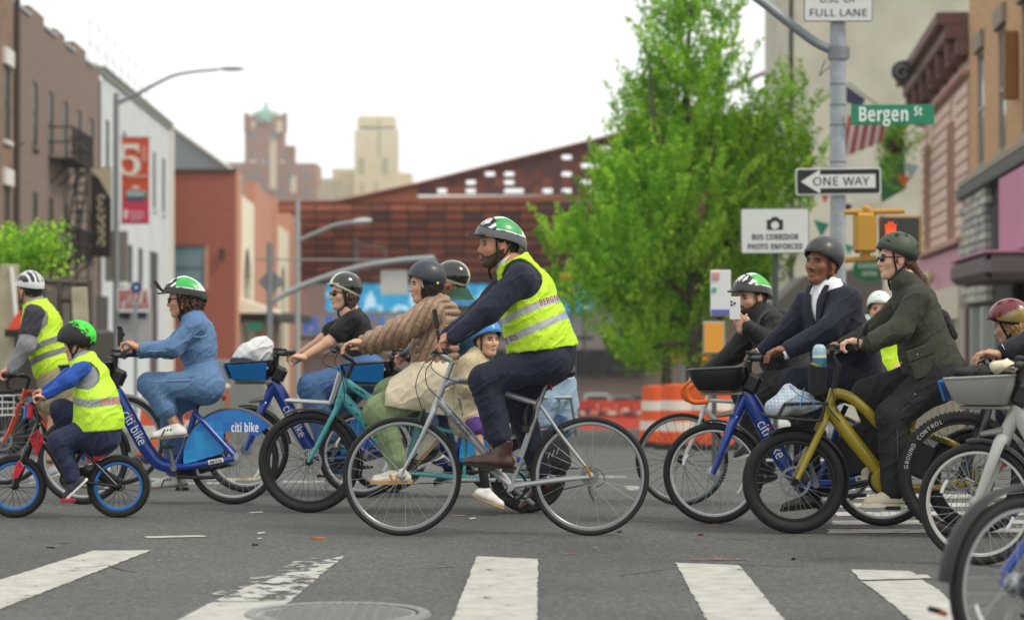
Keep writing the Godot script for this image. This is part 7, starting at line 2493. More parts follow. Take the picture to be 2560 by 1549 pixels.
func left_side() -> void:
	var e := Vector3(-0.04,0,-1)
	var el := e.length()
	var ux := e / el
	var nrm := Vector3(1,0,-0.04).normalized()
	var X := func(d: float) -> Vector3: return Vector3(-11.02 - 0.04 * d, 0,-d)
	var glass := M("39423f", 0.35,0.0)
	var dkframe := M("2d3230", 0.5)
	# brown brick house with the stepped parapet
	var brown := courses("brown_brick", "8a7568", "6a5a50", 21)
	var b1 := node("building", self, X.call(75.0))
	tag(b1, "brown brick building with stepped parapet and a black fire escape", "building")
	var o: Vector3 = X.call(65.7)
	var holes := []
	for k in 6:
		var d := 66.9 + 3.06 * k
		holes.append([(d - 0.45 - 65.7) * el, 6.45, (d + 0.45 - 65.7) * el, 8.35])
		holes.append([(d - 0.45 - 65.7) * el, 3.5, (d + 0.45 - 65.7) * el, 5.15])
	wall(b1, brown, o, ux, 18.5 * el, -5.0,10.1, nrm, holes, {"glass": glass, "frame": dkframe, "sill": M("6d6058", 0.9), "reveal": 0.05})
	for q in [[66.3,66.9,0.0],[68.9,71.6,0.32],[73.9,75.8,0.28],[77.9,80.7,0.36],[82.6,84.2,0.20]]:
		if q[2] <= 0.0: continue
		var para := MB.new()
		para.bx((X.call(q[0]) + X.call(q[1])) / 2 + Vector3(-0.15,10.1 + q[2] / 2,0), Vector3((q[1] - q[0]), q[2],0.3), 0.0, basis_xy(ux, Vector3.UP))
		put(para, "merlon", brown, b1)
	var cop := MB.new()
	for q in [[66.4,68.9,10.1],[71.6,73.9,10.1],[75.8,77.9,10.1],[80.7,82.6,10.1]]:
		cop.bx((X.call(q[0]) + X.call(q[1])) / 2 + Vector3(-0.15, q[2] + 0.04,0), Vector3((q[1] - q[0]), 0.08,0.42), 0.0, basis_xy(ux, Vector3.UP))
	put(cop, "coping", M("b9b8bd", 0.8), b1)
	var bod := MB.new()
	bod.bx(X.call(75.0) + Vector3(-4.1,2.5,0), Vector3(18.4,15.0,7.5), 0.0, basis_xy(ux, Vector3.UP))
	put(bod, "side_walls", brown, b1)
	var fe := node("fire_escape", b1, X.call(76.5))
	var iron := M("1b1c1e", 0.6)
	for lvl in [6.3,3.3]:
		var pf := MB.new()
		for k in 4: pf.bx(X.call(73.0 + k * 1.1) + Vector3(0.38, lvl, 0), Vector3(1.05,0.05,0.7), 0.0, basis_xy(ux, Vector3.UP))
		for k in 13: pf.tube([X.call(72.5 + k * 0.36) + Vector3(0.72, lvl, 0), X.call(72.5 + k * 0.36) + Vector3(0.72, lvl + 0.95,0)],0.022,5)
		for h in [0.5,0.95]: pf.tube([X.call(72.5) + Vector3(0, lvl + h, 0), X.call(72.5) + Vector3(0.72, lvl + h, 0), X.call(76.9) + Vector3(0.72, lvl + h, 0), X.call(76.9) + Vector3(0, lvl + h, 0)],0.03,5)
		for k in 3: pf.tube([X.call(72.8 + k * 1.9) + Vector3(0.02, lvl - 0.7,0), X.call(72.8 + k * 1.9) + Vector3(0.68, lvl, 0)],0.03,5)
		put(pf, "platform", iron, fe)
	var st := MB.new()
	for s in [0.30,0.66]: st.tube([X.call(76.6) + Vector3(s, 6.3,0), X.call(73.6) + Vector3(s, 3.3,0)],0.04,5)
	for k in 11: st.bx(X.call(lerpf(76.6,73.6, k / 10.0)) + Vector3(0.48, lerpf(6.3,3.3, k / 10.0), 0), Vector3(0.36,0.03,0.2), 0.0)
	for s in [0.30,0.66]: st.tube([X.call(76.4) + Vector3(s, 6.3,0), X.call(76.4) + Vector3(s, -0.5,0)],0.035,5)
	for k in 22: st.tube([X.call(76.4) + Vector3(0.30,6.1 - k * 0.3,0), X.call(76.4) + Vector3(0.66,6.1 - k * 0.3,0)],0.02,5)
	put(st, "ladder", iron, fe)
	# neighbour at the picture's edge
	var b0 := node("building", self, X.call(60.0))
	tag(b0, "brownstone house with white window hoods at the picture's left edge", "building")
	var stone := tri_mat("brownstone", ntex(0.02, "75614f", "93796a", FastNoiseLite.TYPE_SIMPLEX_SMOOTH, 4,31,256), 0.3,0.9)
	holes = []
	for k in 3:
		var d := 58.0 + 3.2 * k
		holes.append([(d - 0.5 - 55.0) * el, 6.2, (d + 0.5 - 55.0) * el, 8.2])
		holes.append([(d - 0.5 - 55.0) * el, 2.7, (d + 0.5 - 55.0) * el, 5.0])
	wall(b0, stone, X.call(55.0) + Vector3(0.12,0,0), ux, 10.4 * el, -5.0,12.5, nrm, holes, {"glass": glass, "frame": dkframe, "lintel": M("d9d8d2", 0.8), "lh": 0.22, "sill": M("d0cfc8", 0.8), "reveal": 0.05})
	var dp := MB.new()
	dp.tube([X.call(65.55) + Vector3(0.2,-4,0), X.call(65.55) + Vector3(0.2,12.0,0)],0.09,8)
	put(dp, "drain_pipe", M("4a3f38", 0.7), b0)
	var b0s := MB.new()
	b0s.bx(X.call(60.2) + Vector3(-4.0,3.7,0), Vector3(10.3,17.4,7.8), 0.0, basis_xy(ux, Vector3.UP))
	put(b0s, "side_walls", stone, b0)
	# white painted building
	var b2 := node("building", self, X.call(96.0))
	tag(b2, "white painted building with grey cornice behind the red banner", "building")
	var wht := tri_mat("white_paint", ntex(0.012, "c2c8ca", "d4d9da", FastNoiseLite.TYPE_SIMPLEX_SMOOTH, 4,41,256), 0.2,0.85)
	holes = []
	for d in [86.0,91.0,96.2,101.4,105.2]:
		holes.append([(d - 0.55 - 84.2) * el, 6.2, (d + 0.55 - 84.2) * el, 8.6])
	for d in [90.2,92.9,96.4,101.3]:
		holes.append([(d - (1.6 if d > 100 else 0.8) - 84.2) * el, -1.0 if d > 100 else 2.9, (d + (1.6 if d > 100 else 0.8) - 84.2) * el, 4.4])
	wall(b2, wht, X.call(84.2) + Vector3(0.05,0,0), ux, 23.8 * el, -5.0,10.2, nrm, holes, {"glass": M("4a5356", 0.35), "frame": M("565b5c", 0.6), "sill": M("c9cdcc", 0.8), "reveal": 0.06})
	var co := MB.new()
	co.bx(X.call(96.1) + Vector3(0.05,10.30,0), Vector3(23.8,0.16,0.36), 0.04, basis_xy(ux, Vector3.UP))
	co.bx(X.call(96.1) + Vector3(0.05,10.12,0), Vector3(23.8,0.14,0.22), 0.03, basis_xy(ux, Vector3.UP))
	put(co, "cornice", M("a7aaa3", 0.8), b2)
	var b2s := MB.new()
	b2s.bx(X.call(96.1) + Vector3(-4.3,2.5,0), Vector3(23.7,15.2,8.0), 0.0, basis_xy(ux, Vector3.UP))
	put(b2s, "side_walls", wht, b2)
	var qn := MB.new()
	qn.bx(X.call(107.7) + Vector3(0.1,2.5,0), Vector3(0.7,15.0,0.25), 0.0, basis_xy(ux, Vector3.UP))
	put(qn, "corner_trim", M("d9d6c8", 0.8), b2)
	var rl := MB.new()
	for k in 9: rl.tube([X.call(84.5 + k * 2.3) + Vector3(-0.4,10.4,0), X.call(84.5 + k * 2.3) + Vector3(-0.4,12.0,0)],0.022,5)
	for h in [11.2,12.0]: rl.tube([X.call(84.5) + Vector3(-0.4, h, 0), X.call(103.0) + Vector3(-0.4, h, 0)],0.018,5)
	put(rl, "roof_railing", M("b4b9b8", 0.6), b2)
	# black blade sign with cream lettering, grey blade behind
	var bs := node("blade_sign", self, X.call(83.0) + Vector3(0.5,4.5,0))
	tag(bs, "tall black blade sign with cream swashes on the brown brick corner", "sign")
	var sm := MB.new()
	var c0 := at(249,530,82.0)
	sm.bx(c0, Vector3(0.76,3.05,0.14), 0.02)
	put(sm, "board", M("211b19", 0.6), bs)
	var cr := M("b9b294", 0.7)
	var f1 := MB.new()
	f1.prism(PackedVector2Array([Vector2(-0.38,1.50), Vector2(0.38,1.50), Vector2(0.38,0.45), Vector2(0.20,0.75), Vector2(0.0,1.10)]), 0.03, Transform3D(Basis.IDENTITY, c0 + Vector3(0,0,0.085)))
	put(f1, "fan_motif", cr, bs)
	for k in 6:
		var sw := MB.new()
		var ring := []
		for t in 14:
			var a := TAU * t / 16.0 + k
			ring.append(c0 + Vector3(0.04 + cos(a) * 0.10,0.45 - k * 0.30 + sin(a) * 0.11,0.09))
		sw.tube(ring, 0.035,6)
		put(sw, "swash", cr, bs)
	var gb := MB.new()
	gb.bx(at(290,640,84.0), Vector3(0.78,1.75,0.2), 0.02)
	tag(put(gb, "blank_sign", M("827d74", 0.8)), "plain grey projecting sign box behind the lamp post", "sign")
	# grey gabled house
	var gx := at(425,424,113.0)
	var gd := node("building", self, gx)
	tag(gd, "grey clapboard gable rising behind the red brick building", "building")
	var gm := MB.new()
	var w := 147.0 * 113.0 / F
	gm.prism(PackedVector2Array([Vector2(-3.0,-9.0), Vector2(w, -9.0), Vector2(w, 0.0), Vector2(0.0,1.98), Vector2(-3.0,4.2)]), 6.0, Transform3D(Basis.IDENTITY, gx + Vector3(0,0,-3.2)))
	put(gm, "wall", M("8b969a", 0.8), gd)
	for k in 11:
		var bd := MB.new()
		var y := 0.10 + k * 0.18
		bd.bx(gx + Vector3(w * (1.98 - y) / 1.98 / 2 - 0.05, y, -0.17), Vector3(w * (1.98 - y) / 1.98,0.13,0.05), 0.0)
		put(bd, "clapboard", M("8d989c", 0.8), gd)
	var rf := MB.new()
	rf.tube([gx + Vector3(-0.2,2.2,-0.1), gx + Vector3(w + 0.2,-0.06,-0.1)],0.10,4)
	put(rf, "roof_edge", M("b9bcb4", 0.8), gd)
	# red brick market hall: an end wall facing us, then bays along the street
	var red := courses("red_brick", "a85a49", "96493a", 51)
	var b3 := node("building", self, Vector3(-13.5, ground_y(110), -112))
	tag(b3, "red brick hall with cream arched bays along the street", "building")
	var x0 := (422.0 - 1280.0) * 110.0 / F
	var x1 := (587.0 - 1280.0) * 110.0 / F
	wall(b3, red, Vector3(x0,0,-110), Vector3.RIGHT, x1 - x0,-6.0,8.33, Vector3(0,0,1), [[0.02,2.95,1.82,4.98]], {"glass": M("6f8b93", 0.06), "frame": M("4b5559", 0.5), "reveal": 0.15}, "end_wall")
	var cap_ := MB.new()
	cap_.bx(Vector3((x0 + x1) / 2,8.40,-110.0), Vector3(x1 - x0 + 0.1,0.14,0.3), 0.02)
	put(cap_, "coping", M("4d4644", 0.8), b3)
	var ln := MB.new()
	ln.bx(at(554,636,109.85), Vector3(0.16,0.55,0.18), 0.03)
	put(ln, "wall_lantern", M("2a2524", 0.5), b3)
	var Y := func(d: float) -> Vector3: return Vector3(-8.2 - 0.04 * d, 0,-d)
	var cream := tri_mat("cream", ntex(0.02, "e6dfc4", "f2ecd6", FastNoiseLite.TYPE_SIMPLEX_SMOOTH, 3,61,128), 0.2,0.85)
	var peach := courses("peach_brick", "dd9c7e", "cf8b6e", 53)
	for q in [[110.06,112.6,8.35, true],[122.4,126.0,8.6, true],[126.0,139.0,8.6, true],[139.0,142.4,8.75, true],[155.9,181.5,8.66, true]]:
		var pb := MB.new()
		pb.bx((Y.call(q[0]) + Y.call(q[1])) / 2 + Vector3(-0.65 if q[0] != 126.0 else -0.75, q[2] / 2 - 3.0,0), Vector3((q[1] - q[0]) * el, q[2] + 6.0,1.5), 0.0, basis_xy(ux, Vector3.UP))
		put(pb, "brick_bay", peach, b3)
	for q in [[112.6,122.4,7.45],[142.4,155.9,7.35]]:
		var pb := MB.new()
		var a: Vector3 = Y.call(q[0])
		var mid: float = (q[1] - q[0]) * el / 2
		# cream wall with a tall round-headed opening
		var hw := 2.6
		var poly := PackedVector2Array([Vector2(0,-6), Vector2(mid - hw, -6), Vector2(mid - hw, 3.2)])
		for k in range(1,12): poly.append(Vector2(mid - hw * cos(PI * k / 12.0), 3.2 + 1.9 * sin(PI * k / 12.0)))
		poly.append_array(PackedVector2Array([Vector2(mid + hw, 3.2), Vector2(mid + hw, -6), Vector2(mid * 2,-6), Vector2(mid * 2, q[2]), Vector2(0, q[2])]))
		var bz := Basis(ux, Vector3.UP, nrm)
		pb.prism(poly, 0.30, Transform3D(bz, Vector3(a.x, 0, a.z) - nrm * 0.12))
		put(pb, "cream_bay", cream, b3)
		var gp_ := MB.new()
		gp_.bx(Vector3(a.x, 0, a.z) + ux * mid + Vector3(0,0.0,0) - nrm * 0.36, Vector3(hw * 2.1,11.0,0.1), 0.0, bz)
		put(gp_, "arched_glazing", M("5d6468", 0.1), b3)
		for k in 3:
			var mu := MB.new()
			mu.bx(Vector3(a.x, 0, a.z) + ux * (mid + (k - 1) * 1.3) - nrm * 0.30, Vector3(0.12,10.0,0.12), 0.0, bz)
			put(mu, "mullion", M("7a4a3c", 0.7), b3)
	var ab := MB.new()
	ab.bx(Vector3(-20.6,0.0,-146.0), Vector3(9.0,14.0,70.0), 0.0)
	put(ab, "core", red, b3)
	var aw := MB.new()
	aw.bx((Y.call(112.0) + Y.call(150.0)) / 2 + Vector3(0.9,1.75,0), Vector3(38.0,0.45,1.8), 0.05, basis_xy(ux, Vector3.UP))
	put(aw, "canopy", M("38383a", 0.7), b3)
	var aw2 := MB.new()
	aw2.prism(PackedVector2Array([Vector2(0,2.6), Vector2(1.8,2.0), Vector2(1.8,1.9), Vector2(0,1.9)]), 5.0, Transform3D(Basis(nrm, Vector3.UP, ux), Y.call(113.5)))
	put(aw2, "awning", cream, b3)
	var gs := MB.new()
	gs.bx(at(638,816,105.0), Vector3(0.66,0.34,0.06), 0.01)
	tag(put(gs, "street_sign", M("14795a", 0.5)), "small green street name sign on the pole before the red brick hall", "sign")
	# shop signs at street level
	var ps := node("shop_sign", self, at(333,748,70.0))
	tag(ps, "white shop sign reading PIZZA in red letters", "sign")
	var pm := MB.new()
	pm.bx(at(333,748,70.0), Vector3(0.98,0.62,0.10), 0.01)
	put(pm, "board", M("d9dada", 0.6), ps)
	lettering("PIZZA", 0.50, at(333,748,69.93), Basis.IDENTITY, M("b5392f", 0.6), ps, 0.02, true, true, 0.86)
	var wn := node("shop_window", self, at(335,815,70.3))
	tag(wn, "white framed shop front with blue stickers under the pizza sign", "shop front")
	var wm := MB.new()
	wm.bx(at(335,830,70.3), Vector3(1.0,1.2,0.12), 0.01)
	put(wm, "panel", M("b3b6b8", 0.6), wn)
	for q in [[310,788, "1e2a4a"],[353,788, "232f5e"],[318,790, "b03a34"]]:
		var sk := MB.new()
		sk.bx(at(q[0], q[1],70.1), Vector3(0.10 if q[2] == "b03a34" else 0.30,0.18,0.03), 0.0)
		put(sk, "sticker", M(q[2],0.6), wn)
	var sf := node("storefront", self, X.call(74) + Vector3(0.5,0,0))
	tag(sf, "dark shop fronts along the foot of the brown brick building", "shop front")
	for k in 6:
		var mb := MB.new()
		mb.bx(X.call(67.0 + k * 3.0) + Vector3(0.28,0.2,0), Vector3(2.6,4.2,0.3), 0.02, basis_xy(ux, Vector3.UP))
		put(mb, "shutter", M(["4b423c", "3a3634", "57504a", "2f2d2c", "6a5f55", "403a37"][k],0.7), sf)
	# timber-sided truck, cone and planters behind the left riders
	var tk := node("truck", self, at(150,820,34.0) * Vector3(1,0,1) + Vector3(0, ground_y(34), 0))
	tag(tk, "parked work truck with beige side boards and dark steel frame", "truck")
	var td := 34.0
	var mm := MB.new()
	mm.bx(at(95,905, td), Vector3(1.75,0.9,2.2), 0.04)
	put(mm, "dark_body", M("3c3732", 0.7), tk)
	var beige := tri_mat("plywood", ntex(0.03, "9a927a", "b5ad94", FastNoiseLite.TYPE_SIMPLEX_SMOOTH, 4,71,128), 0.6,0.85)
	for q in [[15,800,44,270,-0.06],[200,785,38,130,0.05],[128,790,26,130,0.0]]:
		var bd := MB.new()
		bd.bx(at(q[0], q[1], td - 1.2), Vector3(q[2] * td / F, q[3] * td / F, 0.06), 0.01, Basis(Vector3(0,0,1), q[4]))
		put(bd, "side_board", beige if q[0] != 128 else M("5e5a52", 0.7), tk)
	var wt := MB.new()
	wt.bx(at(36,755, td - 1.25), Vector3(0.05,0.95,0.07), 0.01, Basis(Vector3(0,0,1), 0.10))
	put(wt, "white_edge", M("dcdcd6", 0.6), tk)
	var rfm := MB.new()
	for x in [105,148,183,222]: rfm.tube([at(x, 700, td - 1.0), at(x, 960, td - 1.0)],0.05,6)
	for y in [702,745]: rfm.tube([at(95, y, td - 1.0), at(225, y + 6, td - 1.0)],0.05,6)
	put(rfm, "steel_frame", M("4a443c", 0.6), tk)
	for x in [40,170]:
		var wl := MB.new()
		wl.lathe([Vector2(0.0,-0.12), Vector2(0.40,-0.12), Vector2(0.44,-0.06), Vector2(0.44,0.06), Vector2(0.40,0.12), Vector2(0.0,0.12)], Transform3D(Basis.IDENTITY, Vector3(at(x, 0, td).x, ground_y(td) + 0.44,-td + 1.0)), 28)
		put(wl, "wheel", rubber, tk)
	var cn := node("warning_triangle", self, at(37,800, td - 1.4))
	tag(cn, "orange red triangular warning board leaning on the truck", "sign")
	var cm := MB.new()
	cm.prism(PackedVector2Array([Vector2(-0.11,-0.14), Vector2(0.10,-0.14), Vector2(0.06,0.14)]), 0.06, Transform3D(Basis.IDENTITY, at(37,800, td - 1.4)))
	put(cm, "board", M("dd4526", 0.6), cn)
	var cbm := MB.new()
	cbm.bx(at(36,832, td - 1.4), Vector3(0.24,0.10,0.2), 0.01)
	put(cbm, "foot", M("1e1c1b", 0.8), cn)
	var sh := node("planter_shrub", self, at(75,700, td + 3.0))
	tag(sh, "bright green shrub growing behind the work truck", "shrub")
	leaf_cloud(sh, "foliage", td + 3.0,[[40,660,55,32],[100,650,45,30],[130,630,22,22],[60,690,60,25],[10,655,40,30],[115,690,30,25]],2600,0.05,5)
	var stm := MB.new()
	for x in [20,60,100,125]: stm.tube([at(x, 700, td + 3.0), at(x + 6,660, td + 3.0)],[0.03,0.012],5)
	put(stm, "stem", M("4a3c2c", 0.9), sh)

func arena() -> void:
	var d := 170.0
	var s := d / F
	var root := node("arena", self, Vector3(2, ground_y(d), -d))
	tag(root, "arena with a rust-brown canopy of weathered steel panels", "building")
	var rust := []
	for h in ["8a4834", "743c2e", "96523a", "5c3a36", "9c5536"]: rust.append(M(h, 0.75,0.1))
	var dark := M("241a1a", 0.9)
	var top := func(x: float) -> float:
		var pt := [[650,508],[840,505],[1045,460],[1250,408],[1440,362],[1530,340],[1700,282],[1930,172],[2050,130]]
		for k in pt.size() - 1:
			if x <= pt[k + 1][0]: return lerpf(pt[k][1], pt[k + 1][1], (x - pt[k][0]) / (pt[k + 1][0] - pt[k][0]))
		return 130.0
	var rr := RandomNumberGenerator.new()
	rr.seed = 19
	# backing of the lower band, then each louvre panel
	var bk := MB.new()
	bk.bx(at(1320,607, d + 1.2), Vector3(1330 * s, 206 * s, 0.6), 0.0)
	put(bk, "backing", dark, root)
	var cw := 46.5
	var rh := 22.0
	for i in 19:
		for j in 9:
			var x := 695.0 + i * cw
			var y := 508.0 + j * rh
			var mb := MB.new()
			var t := 0.35 if j > 0 else -0.1
			mb.bx(at(x + cw / 2, y + rh / 2, d - rr.randf() * 0.25), Vector3((cw - 3) * s, rh * s * 0.70,0.07), 0.0, Basis(Vector3(1,0,0), t + rr.randf_range(-0.05,0.05)) * Basis(Vector3(0,0,1), 0.004))
			put(mb, "panel", rust[rr.randi() % (3 if j > 1 else 5)], root)
	var rightband := MB.new()
	rightband.bx(at(1820,500, d + 0.4), Vector3(520 * s, 430 * s, 0.4), 0.0)
	put(rightband, "right_cladding", rust[1], root)
	# upper screen: an open lattice, the sky shows where panels are missing
	for i in 40:
		var x := 1045.0 + i * 24.0
		if x > 1570: break
		var y := 487.0
		var j := 0
		while y > top.call(x + 12) + 6:
			var edge: float = y - top.call(x + 12)
			var gone := rr.randf() < (0.24 if j > 0 else 0.36) and edge > 14 and x > 1070
			if gone:
				for yy in [y - 2.5, y - 18.5]:
					var mb := MB.new()
					mb.bx(at(x + 12, yy, d + 0.3), Vector3(24.6 * s, 5.2 * s, 0.10), 0.0)
					put(mb, "screen_bar", rust[3], root)
			else:
				var hgt := minf(21.0, edge)
				var mb := MB.new()
				mb.bx(at(x + 12, y - hgt / 2, d + 0.3), Vector3(24.6 * s, (hgt + 0.6) * s, 0.10), 0.0)
				put(mb, "screen_panel", rust[[3,3,1,0][rr.randi() % 4]], root)
			y -= 21.0
			j += 1
	var tp := MB.new()
	var pl := []
	for k in 30: pl.append(at(650 + k * 48.0, top.call(650 + k * 48.0), d))
	for k in pl.size() - 1: tp.tube([pl[k], pl[k + 1]],0.16,6)
	put(tp, "roof_edge", rust[1], root)
	for q in [[840,505,1045]]:
		var fl := MB.new()
		fl.prism(PackedVector2Array([Vector2(0,0), Vector2(205 * s, 0), Vector2(205 * s, 47 * s), Vector2(0,2 * s)]), 0.3, Transform3D(Basis.IDENTITY, at(840,506, d + 0.3)))
		put(fl, "soffit", rust[4], root)
	var ribbon := MB.new()
	ribbon.bx(at(1300,497, d - 0.2), Vector3(520 * s, 16 * s, 0.2), 0.0, Basis(Vector3(0,0,1), 0.012))
	put(ribbon, "ribbon_band", rust[2], root)
	# under the canopy
	var fb := MB.new()
	fb.bx(at(1250,900, d + 6.0), Vector3(1500 * s, 420 * s, 1.0), 0.0)
	put(fb, "facade", M("b9a79c", 0.8), root)
	var bluep := print_blue()
	var bn := MB.new()
	var o0 := at(815,708, d + 2.0)
	var o1 := at(1485,778, d + 2.0)
	bn.face([o0, Vector3(o1.x, o0.y, o0.z), o1, Vector3(o0.x, o1.y, o0.z)], Vector3(0,0,1))
	for k in 4: bn.uv[k] = [Vector2(0,0), Vector2(1,0), Vector2(1,1), Vector2(0,1)][k]
	put(bn, "video_band", bluep, root)
	for k in 15:
		var pn := MB.new()
		var x := 760.0 + k * 56.0
		pn.bx(at(x, 835, d + 5.0), Vector3(50 * s, 100 * s, 0.2), 0.0)
		put(pn, "wall_panel", M(["e0cfc2", "d0bdb0", "e6dcd4", "c4b4aa"][k % 4],0.7), root)
	for k in 8:
		var wn := MB.new()
		var x := 1240.0 + k * 50.0
		wn.bx(at(x, 905, d + 4.6), Vector3(46 * s, 66 * s, 0.2), 0.0)
		put(wn, "glazing", M("232c33", 0.1), root)
	var cl := MB.new()
	cl.bx(at(1578,890, d + 4.0), Vector3(44 * s, 70 * s, 0.4), 0.0)
	put(cl, "red_pier", M("6d3a38", 0.8), root)
	var wc := MB.new()
	wc.bx(at(1553,826, d + 4.0), Vector3(44 * s, 62 * s, 0.3), 0.0)
	put(wc, "white_panel", M("b9bcc6", 0.6), root)
	lettering("BARCLAYS", 44 * s, at(932,813, d - 2.0), Basis.IDENTITY, M("3f86f0", 0.45), root, 0.5, true, false, 345 * s)
	lettering("CENTER", 44 * s, at(1305,813, d - 2.0), Basis.IDENTITY, M("3f86f0", 0.45), root, 0.5, true, false, 265 * s)
	var rail := MB.new()
	rail.bx(at(1100,845, d - 1.6), Vector3(760 * s, 8 * s, 0.8), 0.0)
	put(rail, "letter_beam", M("33363c", 0.6), root)

func print_blue() -> StandardMaterial3D:
	var f := FastNoiseLite.new()
	f.frequency = 0.035
	f.seed = 5
	f.fractal_octaves = 3
	var im := f.get_image(512,64)
	im.convert(Image.FORMAT_RGB8)
	for y in 64:
		for x in 512:
			var v := im.get_pixel(x, y).r
			var c := Color("2f9cca")
			if v > 0.62 and y > 18: c = Color("bfe0ec")
			elif v > 0.55: c = Color("57b6da")
			im.set_pixel(x, y, c)
	var m := print_mat(im, 0.5)
	m.emission_enabled = true
	m.emission_operator = BaseMaterial3D.EMISSION_OP_MULTIPLY
	m.emission = Color.WHITE
	m.emission_texture = m.albedo_texture
	m.emission_energy_multiplier = 0.55
	return m

func towers() -> void:
	var d := 600.0
	var s := d / F
	var brick := courses("tower_brick", "b08a7c", "b89a8c", 81)
	var root := node("tower", self, Vector3(at(665,0, d).x, ground_y(d), -d))
	tag(root, "far pinkish brick tower with a green copper dome", "tower")
	var blk := func(called: String, x0: float, x1: float, y0: float, y1: float, z: float, m: Material):
		var mb := MB.new()
		mb.bx(at((x0 + x1) / 2, (y0 + y1) / 2, d + z), Vector3((x1 - x0) * s, (y1 - y0) * s, (x1 - x0) * s * 0.8), 0.0)
		put(mb, called, m, root)
	blk.call("shaft", 615,711,292,900,0.0, brick)
	blk.call("shoulder", 705,738,364,900,1.0, brick)
	blk.call("wing", 572,797,412,900,3.0, brick)
	blk.call("wing", 540,640,405,900,8.0, brick)
	for x in [615,711]: blk.call("pinnacle", x - 6, x + 6,282,330,-4.0, brick)
	var lime := M("d6c8b0", 0.85)
	for q in [[622,640],[668,690],[700,709],[676,692],[655,662]]:
		blk.call("stone_band", q[0], q[1],400,412,-5.0, lime)
	for q in [[674,690,340,470],[628,636,300,320],[690,705,300,330],[726,740,440,480],[590,606,440,470]]:
		var mb := MB.new()
		mb.bx(at((q[0] + q[1]) / 2.0, (q[2] + q[3]) / 2.0, d - 10.0), Vector3((q[1] - q[0]) * s, (q[3] - q[2]) * s, 0.6), 0.0)
		put(mb, "stone_trim", lime, root)
	for q in [[627,338],[684,338],[628,388],[666,400],[712,392],[722,440],[640,440],[604,470],[705,480],[765,440],[765,480],[660,478]]:
		var wn := MB.new()
		wn.bx(at(q[0], q[1], d - 10.5), Vector3(10 * s, 16 * s, 0.5), 0.0)
		put(wn, "window", M("6f8088", 0.3), root)
	var dm := MB.new()
	dm.lathe([Vector2(44 * s, 0), Vector2(42 * s, 12 * s), Vector2(32 * s, 26 * s), Vector2(16 * s, 33 * s), Vector2(5 * s, 37 * s), Vector2(2.2 * s, 56 * s), Vector2(0.0,60 * s)], Transform3D(Basis(Vector3(1,0,0), Vector3(0,0,-1), Vector3(0,1,0)), at(664,308, d)), 16)
	put(dm, "dome", M("86a897", 0.7), root)
	var r2 := node("tower", self, Vector3(at(940,0, d).x, ground_y(d), -d - 20))
	tag(r2, "far cream stone tower with tapered top", "tower")
	var cr := tri_mat("cream_stone", ntex(0.02, "d8cba8", "e6dcc0", FastNoiseLite.TYPE_SIMPLEX_SMOOTH, 3,91,128), 0.02,0.9)
	root = r2
	blk.call("shaft", 886,998,318,900,20.0, cr)
	blk.call("crown", 893,992,296,320,20.0, cr)
	blk.call("crown", 900,986,291,300,20.0, cr)
	blk.call("base", 775,1010,440,900,30.0, cr)
	blk.call("base", 850,1035,426,900,26.0, cr)
	blk.call("base", 830,1000,412,900,34.0, cr)
	for q in [[947,300,6,90],[903,395,14,40],[962,395,14,40],[800,470,8,26],[822,470,8,26],[845,466,8,26],[870,462,8,26],[905,455,8,26],[940,455,8,26]]:
		var wn := MB.new()
		wn.bx(at(q[0], q[1] + q[3] / 2.0, d - 34.0 if q[1] > 400 else d - 24.0), Vector3(q[2] * s, q[3] * s, 0.5), 0.0)
		put(wn, "window", M("b3a98e", 0.5), r2)

